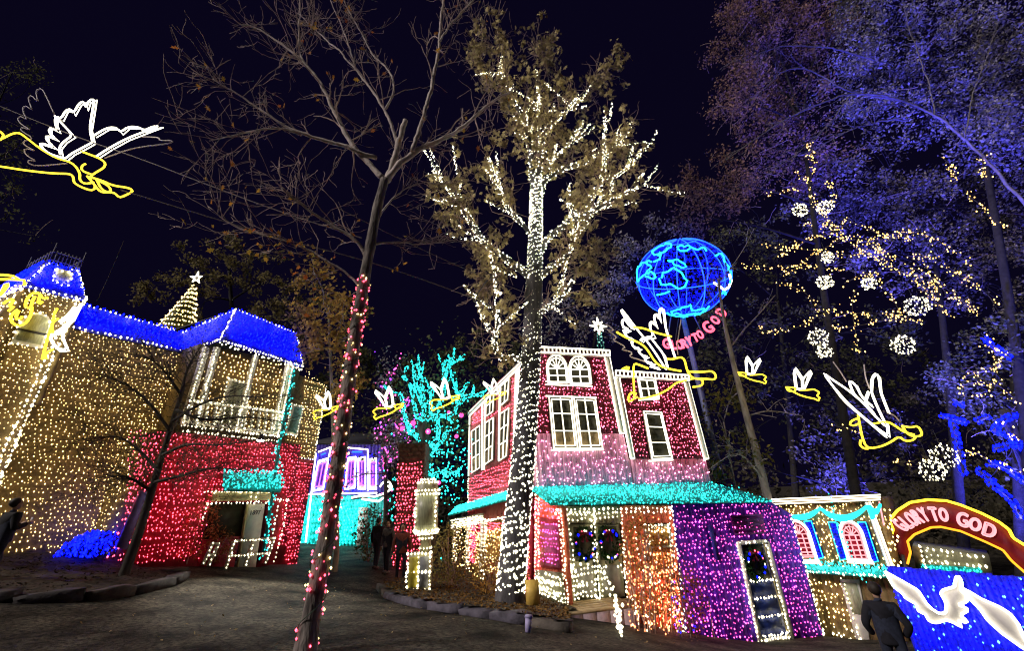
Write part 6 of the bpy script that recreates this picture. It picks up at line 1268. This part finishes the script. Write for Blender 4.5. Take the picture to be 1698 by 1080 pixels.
angB, wB = angel('large angel blowing a horn over the lower maroon roof', 11.0, (1090, 590),
    [zA2(p) for p in ([(700, 690), (560, 470), (440, 330), (280, 115), (290, 170), (400, 310), (370, 300), (300, 200), (285, 290), (370, 325), (330, 340), (290, 310), (350, 410), (390, 400), (380, 450), (400, 490), (470, 500), (440, 520), (480, 570), (540, 575), (500, 590), (520, 630), (600, 640), (540, 660), (640, 690)], [(790, 580), (740, 430), (700, 300), (680, 120), (650, 120), (640, 170), (655, 250), (610, 160), (590, 210), (620, 300), (560, 230), (550, 300), (600, 390), (450, 410), (480, 430), (545, 375), (610, 460), (690, 560), (720, 680)])],
    [zA2(p) for p in ([(240, 345), (330, 400), (480, 455), (545, 530), (590, 610), (650, 670), (760, 700), (850, 715)], [(410, 960), (400, 780), (400, 640), (440, 650), (540, 690)], [(440, 960), (400, 975), (365, 1010), (345, 990), (370, 910), (430, 930)], [(450, 980), (560, 960), (650, 930), (740, 880), (800, 825), (900, 800)], [(715, 600), (770, 605), (850, 578), (885, 610), (900, 690), (915, 720)], [(290, 700), (340, 670), (375, 690), (330, 700)], [(910, 720), (1050, 725), (1160, 710), (1190, 800), (1060, 785), (960, 790), (910, 720)], [(940, 790), (990, 780), (1060, 800), (1050, 855), (960, 865)], [(400, 300), (500, 310), (600, 350), (760, 390)])],
    [zA2(p) for p in ([(660, 700), (500, 620), (340, 575), (400, 550), (370, 530), (270, 510), (330, 495), (300, 470), (190, 415), (250, 410), (220, 375), (130, 310), (220, 345), (200, 310), (140, 270)], [(820, 560), (810, 480), (850, 230)])], az=84, r=.026)
zA3 = lambda pts: [(1180 + x / 4.468, 560 + y / 4.468) for x, y in pts]
angC, wC = angel('large angel diving left of the blue lights, horn pointing right', 11.5, (1450, 690),
    [zA3(p) for p in ([(1290, 735), (1180, 640), (1060, 540), (980, 470), (910, 375), (820, 255), (890, 310), (1000, 380), (1120, 480), (1200, 570), (1280, 650)], [(920, 385), (1000, 480), (1090, 560), (1160, 620), (1250, 690), (1310, 730), (1300, 640)], [(1280, 625), (1220, 500), (1180, 400), (1185, 300), (1215, 260), (1240, 290), (1250, 400), (1280, 480), (1310, 555)], [(1120, 480), (1050, 420), (1010, 310), (1070, 350), (1110, 440), (1190, 510)], [(1160, 400), (1130, 480), (1200, 560)])],
    [zA3(p) for p in ([(1085, 575), (1100, 660), (1115, 740), (1150, 825), (1250, 812), (1330, 775), (1390, 730), (1430, 770), (1490, 765), (1510, 740)], [(1080, 600), (1030, 620), (1020, 650), (1060, 655), (1085, 640)], [(1105, 760), (1095, 800), (1130, 825), (1160, 825)], [(1200, 640), (1300, 620), (1370, 660), (1420, 700), (1500, 720)], [(1410, 655), (1480, 670), (1530, 650), (1570, 730), (1490, 735), (1450, 715), (1410, 655)])],
    [zA3(p) for p in ([(1300, 560), (1350, 570), (1400, 630)], [(900, 180), (960, 260), (1000, 330)], [(1130, 200), (1140, 300), (1170, 380)])], az=95, r=.025)
zA4 = lambda pts: [(x / 5.687, 430 + y / 5.687) for x, y in pts]
angD, wD = angel('gold scrollwork angel half in frame before the tower window', 9.6, (70, 540),
    [zA4(p) for p in ([(760, 420), (690, 560), (600, 640), (540, 680), (465, 720), (500, 800), (560, 855), (640, 850), (610, 790), (580, 700), (640, 600), (720, 450)], [(560, 590), (640, 530), (700, 450)])],
    [zA4(p) for p in ([(450, 360), (400, 380), (380, 325), (330, 310), (270, 345), (240, 410), (240, 470), (300, 450), (300, 400), (330, 350)], [(300, 450), (295, 530), (240, 610), (170, 635), (110, 600), (95, 540), (150, 480), (190, 470), (140, 550), (180, 580), (210, 540)], [(540, 465), (510, 510), (500, 600), (470, 680), (440, 770), (400, 945)], [(400, 945), (450, 930), (420, 890), (500, 850)], [(550, 560), (480, 600), (500, 700)], [(-60, 145), (60, 150), (140, 160), (200, 210), (235, 190), (230, 250)], [(-60, 190), (100, 190), (200, 195)], [(0, 340), (30, 270), (60, 215), (90, 240), (30, 310), (0, 345)], [(30, 420), (100, 370), (150, 380), (60, 460), (150, 430), (80, 490)], [(380, 330), (350, 440), (400, 400)])],
    [], r=.03, wall=LT.off(.35))
# little angels: one built, the rest copied
TP = lambda pts: [(600 + x / 4, 590 + y / 4) for x, y in pts]
SW_ = [TP(p) for p in ([(160, 345), (120, 290), (88, 250), (92, 230), (125, 255), (152, 280), (165, 340)], [(150, 280), (165, 240), (180, 203), (192, 230), (205, 330), (180, 340)], [(100, 240), (150, 330)])]
SG_ = [TP(p) for p in ([(112, 410), (92, 425), (78, 405), (95, 395), (72, 372), (100, 350), (140, 350), (190, 348)], [(112, 410), (160, 395), (205, 375), (270, 328)], [(215, 330), (275, 318), (268, 345), (225, 352), (215, 330)])]
GRP = 'little flying angels in a row'
a0, _w = angel('little angel flying left of the teal tree', 14.0, (642, 670), SW_, SG_, (), 90.0, .024, GRP)
for (x, y, Y, s, mir, lb_) in ((540, 674, 14.0, .95, False, 'little angel leftmost, partly behind the red-wound trunk'), (735, 656, 14.0, 1.12, False, 'little angel in front of the teal tree'), (818, 650, 13.2, .85, False, 'little angel at the cornice of the rose side front'), (1247, 616, 14.0, 1.0, True, 'little angel just right of the slender trunk'), (1330, 640, 14.0, 1.15, True, 'little angel between the slender trunk and the diving angel')):
    copy_thing(a0, at(x, y, Y), lb_, .9 * s * Y / 14.0, 0.0, mir)

# ================================================================== HANGING LIGHT BALLS AND GOLD STRANDS IN THE RIGHT TREES
LBG = 'wire balls of white bulbs hung in the trees'
LBL = ['white ball of bulbs highest on the left, beside its larger twin', 'white ball of bulbs highest, right of its twin', 'white ball of bulbs lit as a ring above the globe side strands', 'small flattened ball of bulbs among gold strands', 'largest white ball of bulbs', 'white ball of bulbs below the largest one', 'white ball of bulbs, upper of the pair left of the diving angel', 'white ball of bulbs, lower of the pair left of the diving angel', 'white ball of bulbs, upper of the pair below the horn', 'white ball of bulbs, lower of the pair below the horn', 'faint small ball of bulbs on a gold strand']
for (x, y, r_), lb_ in zip(((1327, 348, 14), (1368, 344, 16), (1368, 468, 14), (1441, 470, 12), (1520, 508, 21), (1498, 572, 19), (1357, 560, 17), (1366, 583, 13), (1566, 757, 19), (1546, 780, 18), (1372, 427, 10)), LBL):
    Y = 13.2; c = at(x, y, Y); rr_ = r_ * Y / F * .82; t = thing('bulb_ball', lb_, 'light ball', c, LBG); mb = MB()
    for k in range(4): a_ = k * math.pi / 4; tube(mb, [c + rr_ * A([math.cos(a_) * math.cos(u_), math.sin(a_) * math.cos(u_), math.sin(u_)]) for u_ in np.linspace(0, 2 * math.pi, 17)], .008, 4)
    tube(mb, [c + A([0, 0, rr_]), c + A([0, 0, rr_ + .5])], .008, 4); obj('wire_frame', mb, DARK, t)
    n_ = int(26 + r_ * 2.4); i_ = np.arange(n_) + .5; ph = np.arccos(1 - 2 * i_ / n_); th_ = math.pi * (1 + 5 ** .5) * i_; P = c + rr_ * np.stack([np.cos(th_) * np.sin(ph), np.sin(th_) * np.sin(ph), np.cos(ph)], 1) + rng.normal(0, .03, (n_, 3)); b_ = MB(); bulbs(b_, P, .029); obj('white_bulb_string', b_, GW, t, kind='stuff')
GS = glow('amber_strand_bulb', (1, .58, .15), 4.2)
strands = [[(1345, 330), (1400, 400), (1470, 440), (1560, 480)], [(1420, 400), (1490, 430), (1560, 470), (1620, 520)], [(1300, 460), (1350, 420), (1400, 395)], [(1440, 450), (1480, 490), (1500, 540)], [(1500, 380), (1560, 400), (1610, 440)], [(1380, 385), (1330, 400), (1290, 430)], [(1232, 440), (1290, 445), (1345, 440), (1400, 452)], [(1268, 408), (1310, 412), (1350, 415), (1400, 425), (1440, 418)], [(1255, 545), (1290, 552), (1320, 545), (1365, 520), (1390, 508)], [(1380, 545), (1430, 540), (1480, 528), (1530, 535)], [(1276, 322), (1300, 318), (1330, 314)], [(1320, 285), (1330, 300), (1345, 300), (1350, 270), (1346, 240)], [(1340, 240), (1345, 262)], [(1365, 345), (1385, 330), (1380, 310), (1365, 300)], [(1335, 370), (1370, 372), (1390, 382), (1400, 360), (1420, 372), (1440, 380), (1470, 395), (1510, 380)], [(1385, 395), (1420, 392), (1450, 400), (1490, 390), (1515, 400)], [(1455, 400), (1460, 430), (1475, 450), (1500, 450)], [(1505, 425), (1540, 425), (1560, 440), (1585, 455), (1605, 470)], [(1575, 445), (1600, 460), (1640, 490), (1650, 505)], [(1510, 450), (1530, 480), (1560, 510), (1580, 525)], [(1550, 460), (1570, 490), (1600, 500), (1615, 515)], [(1290, 470), (1330, 480), (1355, 505), (1365, 520)], [(1385, 520), (1420, 520), (1470, 520), (1500, 530)], [(1400, 470), (1430, 455), (1460, 452)], [(1425, 590), (1410, 500), (1420, 480)], [(1560, 260), (1580, 275), (1585, 300)], [(1630, 260), (1628, 290), (1640, 298)], [(1600, 320), (1620, 335), (1640, 350)], [(1645, 365), (1670, 375)], [(1618, 565), (1650, 580), (1670, 590)], [(1590, 640), (1630, 632), (1660, 640), (1690, 670)], [(1600, 625), (1640, 610), (1665, 598)], [(1585, 755), (1620, 748), (1645, 770), (1690, 785)], [(1480, 765), (1510, 768), (1525, 760)], [(1380, 706), (1410, 712), (1425, 718)], [(1340, 312), (1380, 385), (1400, 395)], [(1660, 700), (1690, 730)], [(1530, 430), (1545, 460), (1555, 500)], [(1640, 560), (1655, 600), (1650, 640)], [(1590, 650), (1600, 660), (1640, 655)]]
sg = thing('light_strands', 'gold bulb strands looped along the branches of the right-hand trees', 'string lights', at(1450, 460, 13.5))
for pts in strands:
    b_ = MB(); Q = smooth3(limb3(pts, 13.4, 13.0), .05); n_ = int(len(Q) * .05 * 15); bulbs(b_, Q[rng.integers(0, len(Q), n_)] + rng.normal(0, .065, (n_, 3)), .027); mb = MB(); tube(mb, Q[::3] if len(Q) > 8 else Q, .01, 4, False); k_ = obj('branch', mb, BARKD, sg); obj('strand', b_, GS, sg, kind='stuff')
# blue rope wound trees at the far right
bt_ = thing('blue_tree', 'tree at the right edge with trunk and limbs wound in deep blue rope light', 'tree', gpt(*at(1720, 900, 15.5)[:2]))
mb = MB(); b_ = MB(); Q = smooth3([LOC[bt_]] + limb3([(1715, 820), (1690, 740), (1665, 680)], 15.5), .2); tube(mb, Q, .16, 8)
for pts in ([(1700, 800), (1660, 770), (1640, 770)], [(1705, 770), (1680, 725), (1650, 715)], [(1698, 690), (1670, 690), (1648, 715)], [(1715, 740), (1690, 735), (1650, 745)], [(1700, 605), (1660, 585), (1632, 560)], [(1600, 700), (1560, 690)], [(1620, 780), (1650, 800)], [(1580, 668), (1600, 672)], [(1620, 700), (1640, 690)], [(1695, 860), (1680, 830), (1640, 800)], [(1600, 790), (1580, 700)]):
    Q = smooth3(limb3(pts, 15.5, 15.2), .15); tube(mb, Q, .05, 6); wrap_bulbs(b_, Q, .08, .07, 55, .045)
obj('trunk', mb, BARKD, bt_); obj('blue_bulb_string', b_, GB, bt_, kind='stuff')
# ground flood lamps that wash the right-hand crowns blue
for i_, (px_, Y_, tx, ty, e_) in enumerate(((1640, 16.5, 1590, 300, 42000), (1730, 13.0, 1630, 200, 42000), (1380, 18.0, 1400, 150, 13000))):
    p0 = at(px_, 900, Y_); p0[2] = gz(p0[0], p0[1]) + .15; t = thing('blue_flood', ['blue flood lamp on the ground behind the arch', 'blue flood lamp on the ground beyond the fence', 'blue flood lamp on the ground behind the shop'][i_], 'lamp', p0, 'blue ground flood lamps'); dirv = at(tx, ty, Y_ - .5) - p0; dirv /= np.linalg.norm(dirv)
    mb = MB(); tube(mb, [p0 - dirv * .2, p0], [.08, .14], 10); obj('housing', mb, DARK, t); mb = MB(); tube(mb, [p0 + dirv * .005, p0 + dirv * .02], .12, 10); obj('lens', mb, RB, t)
    ld = bpy.data.lights.new('blue_flood_light', 'SPOT'); lo2 = bpy.data.objects.new('blue_flood_light', ld); COL.objects.link(lo2); lo2.parent = t; ld.energy = e_; ld.color = (.07, .07, 1.0); ld.spot_size = R(62); ld.spot_blend = .8; ld.shadow_soft_size = .15; lo2.location = Vector(dirv * .1); lo2.rotation_euler = Vector(dirv).to_track_quat('-Z', 'Y').to_euler()

# ================================================================== CABLES
def cable(label, pts, Ys, r=.012):
    P = smooth3([at(x, y, Y_) for (x, y), Y_ in zip(pts, Ys)], .3); mid = P[len(P) // 2]; mb = MB(); tube(mb, P, r, 5, False); o_ = obj('cable', mb, mat('cable_rubber', (.16, .13, .11), .6), None, loc=mid); tag(o_, label, 'cable', 'cables carrying the angels')
cable('upper cable running from the biggest angel to the bare tree', [(-40, 160), (120, 225), (230, 262), (340, 305), (460, 350), (600, 395)], [6.6, 7, 7, 7, 7, 7])
cable('lower cable running from the horn of the biggest angel past the bare trunk', [(200, 315), (330, 355), (480, 400), (600, 430), (720, 470), (850, 520)], [7, 7.4, 8, 9, 10, 11.5])
cable('thin cable crossing in front of the oak trunk', [(560, 345), (680, 405), (790, 455), (870, 485)], [8, 9.5, 11, 11.6], .01)
cable('thin cable at the sky edge from the left roof', [(205, 400), (180, 460), (160, 500)], [14, 14.5, 15], .012)

# ================================================================== SHRUBS BY THE SHOPS
def shrub(label, px_, py_, Y, wpx, hpx, m, n=900, leaf=.09, group='shrubs along the buildings', stems=True):
    c = at(px_, py_, Y); c[2] = gz(c[0], c[1]) + .05; w_ = wpx * Y / F * .5; h_ = hpx * Y / F; t = thing('shrub', label, 'shrub', c, group); mb = MB()
    q = rng.normal(0, 1, (n, 3)); q /= np.linalg.norm(q, axis=1, keepdims=True); q *= rng.uniform(.3, 1, n)[:, None] ** .5; C = c + q * A([w_, w_ * .7, h_ * .5]) + A([0, 0, h_ * .5]) + rng.normal(0, .05, (n, 3)); leaves(mb, C, leaf); obj('foliage', mb, m, t, kind='stuff')
    mb = MB()
    for _ in range(7): e_ = c + A([rng.uniform(-w_, w_) * .7, rng.uniform(-w_, w_) * .4, h_ * rng.uniform(.5, .9)]); tube(mb, smooth3([c, (c + e_) / 2 + A([0, 0, .1]), e_], .1), .012, 4)
    obj('stems', mb, TWIG, t, kind='stuff'); return t
GRASSY = leafmat('tawny_leaves', (.25, .14, .04), (.6, .4, .12), .35); RUSS = leafmat('russet_leaves', (.2, .06, .03), (.5, .24, .1), .35); OLV = leafmat('olive_shrub', (.12, .1, .04), (.4, .34, .12), .3)
shrub('tawny bush in front of the side posts', 815, 985, 13.0, 60, 75, GRASSY); shrub('tawny bush at the foot of the oak', 855, 990, 12.3, 40, 70, RUSS, 600); shrub('olive bush beside the lantern pump', 745, 980, 14.0, 55, 90, OLV)
shrub('russet bush left of the white door', 310, 935, 12.9, 70, 95, RUSS, 1000, .08); shrub('red-lit bush at the dark shop window', 360, 905, 13.6, 50, 50, RUSS, 500, .08); shrub('dark bush in the passage', 610, 935, 18., 50, 80, DIM, 700, .12)
og = shrub('tall amber grass before the orange wall', 1090, 1060, 11.3, 70, 150, leafmat('amber_grass', (.25, .10, .03), (.5, .28, .08), .4), 900, .1)
og2 = shrub('indigo-lit bush at the purple wall', 1150, 1065, 11.8, 60, 90, RUSS, 700, .08)
for t_, cols_, k_, hh_, ww_ in ((og, ((GO, 'orange'), (GW, 'white'), (GO, 'amber')), 24, 2.2, .62), (og2, ((GM, 'magenta'), (GB, 'blue')), 8, 1.2, .5)):
    c = LOC[t_]; bs_l = [MB() for _ in cols_]; stm = MB()
    for q in range(k_):
        p0_ = c + A([rng.uniform(-ww_, ww_), rng.uniform(-.3, .15), .0]); w4_, _d2 = wiggle(p0_, A([rng.normal(0, .1), rng.normal(0, .06), 1.0]), hh_ * rng.uniform(.5, 1), 7, .08); tube(stm, w4_, .01, 4, False); Q = resample(w4_, .03); n_ = int(len(Q) * .22); bulbs(bs_l[q % len(cols_)], Q[rng.integers(0, len(Q), n_)] + rng.normal(0, .03, (n_, 3)), .021)
    obj('stalks', stm, TWIG, t_, kind='stuff')
    for b_, (m_, nm_) in zip(bs_l, cols_): obj(nm_ + '_bulb_string', b_, m_, t_, kind='stuff')

# ================================================================== PEOPLE
def person(label, foot, ht, face, coat, trousers, hair, skin, arms='down', hat=None, group=None, lean=0.0, stride=.10):
    s = ht / 1.75; t = thing('person', label, 'person', foot, group); ca, sa = math.cos(face), math.sin(face)     # face: direction of view (angle from +Y, clockwise)
    def W(x, y, z): return A([x * ca + y * sa, -x * sa + y * ca, z]) * s
    def skin_body(name, verts, edges, rad, m, root=0, lv=2):
        me = bpy.data.meshes.new(name); me.from_pydata([Vector(W(*v)) for v in verts], edges, []); me.update(); o_ = bpy.data.objects.new('tmp', me); COL.objects.link(o_)
        md = o_.modifiers.new('s', 'SKIN'); sk = me.skin_vertices[0].data
        for i, r_ in enumerate(rad): rr_ = r_ if isinstance(r_, tuple) else (r_, r_); sk[i].radius = (rr_[0] * s, rr_[1] * s); sk[i].use_root = i == root
        sb_ = o_.modifiers.new('u', 'SUBSURF'); sb_.levels = lv; sb_.render_levels = lv
        bpy.context.view_layer.update(); m2 = bpy.data.meshes.new_from_object(o_.evaluated_get(bpy.context.evaluated_depsgraph_get())); bpy.data.objects.remove(o_); m2.materials.clear(); m2.materials.append(m)
        for p in m2.polygons: p.use_smooth = True
        k = bpy.data.objects.new(name, m2); COL.objects.link(k); k.parent = t; LOC[k] = LOC[t]; return k
    if arms == 'phone': hl, hr = ((-.27, .02, 1.12), (-.12, .26, 1.22)), ((.27, .02, 1.12), (.12, .26, 1.22))
    elif arms == 'pocket': hl, hr = ((-.30, -.06, 1.14), (-.22, .08, .96)), ((.30, -.06, 1.14), (.22, .08, .96))
    else: hl, hr = ((-.27, -.02, 1.14), (-.27, .05, .88)), ((.27, -.05, 1.14), (.27, .0, .88))
    st_ = stride
    V = [(0, 0, .98), (0, 0, 1.18), (0, lean, 1.38), (0, lean, 1.47), (0, lean + .01, 1.54), (-.17, lean, 1.40), hl[0], hl[1], (.17, lean, 1.40), hr[0], hr[1], (-.10, 0, .90), (-.10, st_, .50), (-.11, st_ * .6, .10), (.10, 0, .90), (.10, -st_ * .4, .50), (.11, -st_, .10)]
    E_ = [(0, 1), (1, 2), (2, 3), (3, 4), (2, 5), (5, 6), (6, 7), (2, 8), (8, 9), (9, 10), (0, 11), (11, 12), (12, 13), (0, 14), (14, 15), (15, 16)]
    skin_body('body', V, E_, [(.17, .12), (.165, .12), (.18, .12), .07, .055, .085, .06, .045, .085, .06, .045, .10, .068, .05, .10, .068, .05], trousers)
    skin_body('coat', [(0, 0, .84), (0, 0, 1.05), (0, lean * .6, 1.22), (0, lean, 1.40), (0, lean, 1.46), (-.18, lean, 1.41), hl[0], hl[1], (.18, lean, 1.41), hr[0], hr[1]], [(0, 1), (1, 2), (2, 3), (3, 4), (3, 5), (5, 6), (6, 7), (3, 8), (8, 9), (9, 10)], [(.195, .14), (.185, .135), (.175, .13), (.15, .12), .075, .085, .064, .052, .085, .064, .052], coat, 1)
    hd = skin_body('head', [(0, lean + .01, 1.50), (0, lean + .025, 1.58), (0, lean + .03, 1.66), (0, lean + .02, 1.73), (0, lean + .125, 1.625)], [(0, 1), (1, 2), (2, 3), (2, 4)], [.05, (.066, .075), (.078, .088), .06, .018], skin, 2)
    hb_ = MB(); c_ = LOC[t] + W(0, lean - .01, 1.675)
    V2 = []; n1, n2 = 9, 14
    for i in range(n1):
        for j in range(n2):
            ph = math.pi * i / (n1 - 1); th_ = 2 * math.pi * j / n2; x, y, z = math.sin(ph) * math.cos(th_), math.sin(ph) * math.sin(th_), math.cos(ph); y2 = y if y < .35 else .35 + (y - .35) * .2
            if z < -.2 and y > 0: y2 *= .3
            V2.append(c_ + W(x * .098, y2 * .112, z * .105) * (1 + (.04 * rng.random() if not hat else 0)))
    ii_ = np.arange(n1 - 1)[:, None] * n2; jj = np.arange(n2)[None]; hb_.add(V2, [np.stack([ii_ + jj, ii_ + (jj + 1) % n2, ii_ + n2 + (jj + 1) % n2, ii_ + n2 + jj], -1).reshape(-1, 4)]); obj('hair' if not hat else 'knit_hat', hb_, hat or hair, t, smooth=True)
    eb_ = MB()
    for sx in (-.032, .032): bulbs(eb_, [LOC[t] + W(sx, lean + .112, 1.655)], .009)
    obj('eyes', eb_, DARK, t); mb_ = MB(); bar(mb_, LOC[t] + W(-.025, lean + .108, 1.59), LOC[t] + W(.025, lean + .108, 1.59), .008 * s); obj('mouth', mb_, mat('lip', (.25, .08, .07), .6), t)
    for sd_, hh_ in ((-1, hl[1]), (1, hr[1])):       # hands: palm with five fingers
        e_ = A(hh_); el = A(hl[0] if sd_ < 0 else hr[0]); d_ = e_ - el; d_ /= np.linalg.norm(d_); side = np.cross(d_, A([0, 0, 1.0])) if abs(d_[2]) < .9 else A([0, 1.0, 0]); side /= np.linalg.norm(side)
        if arms == 'pocket': continue
        hbm = MB(); base_ = e_ + d_ * .03
        tube(hbm, [LOC[t] + W(*(e_)), LOC[t] + W(*(e_ + d_ * .05)), LOC[t] + W(*(e_ + d_ * .09))], [.026 * s, .04 * s, .036 * s], 8)
        for q, (of, ln_) in enumerate(((-.03, .062), (-.01, .075), (.01, .072), (.03, .055))):
            f0 = e_ + d_ * .085 + side * of; f1 = f0 + d_ * ln_ * .55; f2 = f1 + d_ * ln_ * .35 + np.cross(d_, side) * .018; tube(hbm, [LOC[t] + W(*f0), LOC[t] + W(*f1), LOC[t] + W(*f2)], [.0095 * s, .009 * s, .007 * s], 6)
        f0 = e_ + d_ * .04 + side * .035; f1 = f0 + d_ * .03 + side * .028; tube(hbm, [LOC[t] + W(*f0), LOC[t] + W(*f1), LOC[t] + W(*(f1 + d_ * .03))], [.012 * s, .011 * s, .008 * s], 6); obj('hand', hbm, skin, t, smooth=True)
    sh = MB()
    for x, y in ((-.11, st_ * .6), (.11, -st_)):
        for k in range(1): tube(sh, [LOC[t] + W(x, y - .09, .05), LOC[t] + W(x, y - .02, .06), LOC[t] + W(x, y + .09, .045), LOC[t] + W(x, y + .17, .03)], [.04 * s, .052 * s, .048 * s, .028 * s], 8)
    obj('shoes', sh, DARK, t, smooth=True)
    return t
BLK = mat('black_coat', (.010, .010, .012), .9, .3, 20, .1); NAVY = mat('navy_coat', (.010, .010, .016), .9, .3, 20, .1); JEAN = mat('dark_jeans', (.02, .025, .045), .9, .3, 30, .1); HAIR = mat('dark_hair', (.02, .014, .01), .6, .3, 40, .2); SKIN = mat('skin', (.38, .24, .17), .55, .1, 15, .03); GRYC = mat('grey_coat', (.12, .11, .12), .9, .3, 20, .1); REDC = mat('rust_coat', (.18, .05, .04), .9, .3, 20, .1)
def stand(px_, py_head, Y, ht=1.72): 
    h = at(px_, py_head, Y); return A([h[0], h[1], float(gz(h[0], h[1]))])
pL = at(18, 980, 9.0); pL[2] = gz(pL[0], pL[1])
hd_ = at(30, 828, 9.0); htL = max(1.5, min(1.95, hd_[2] - pL[2]))
person('dark-clad person at the left edge before the tan wall, hands raised with a phone', A([hd_[0], hd_[1], pL[2]]), htL, R(20), BLK, JEAN, HAIR, SKIN, 'phone')
ph = MB(); box(ph, A([hd_[0], hd_[1], pL[2]]) + A([math.sin(R(20)) * .33, math.cos(R(20)) * .33, 1.27 * htL / 1.75]), (.075, .012, .15), -R(20)); tag(obj('phone', ph, mat('phone_case', (.25, .22, .22), .4), None, loc=hd_), 'small phone held up by the person at the left edge', 'phone')
hr_ = at(1447, 968, 7.4); fR = A([hr_[0], hr_[1], float(gz(hr_[0], hr_[1]))]); fR[2] = min(fR[2], hr_[2] - 1.5); person('dark-clad person seen from behind in front of the theatre door', fR, max(1.5, hr_[2] - fR[2]), R(30), NAVY, JEAN, HAIR, SKIN, 'pocket')
for x, Y, lb_, cc, fc in ((622, 17.0, 'distant person in a dark coat at the passage, left of the pair', NAVY, 20), (640, 16.2, 'distant person in a grey coat right of the pair at the passage', GRYC, 200), (664, 15.0, 'person in a rust coat beside the red tower foot', REDC, 160)):
    p = at(x, 950, Y); person(lb_, gpt(p[0], p[1]), 1.68, R(fc), cc, JEAN, HAIR, SKIN, 'down', None, 'visitors walking in the passage')
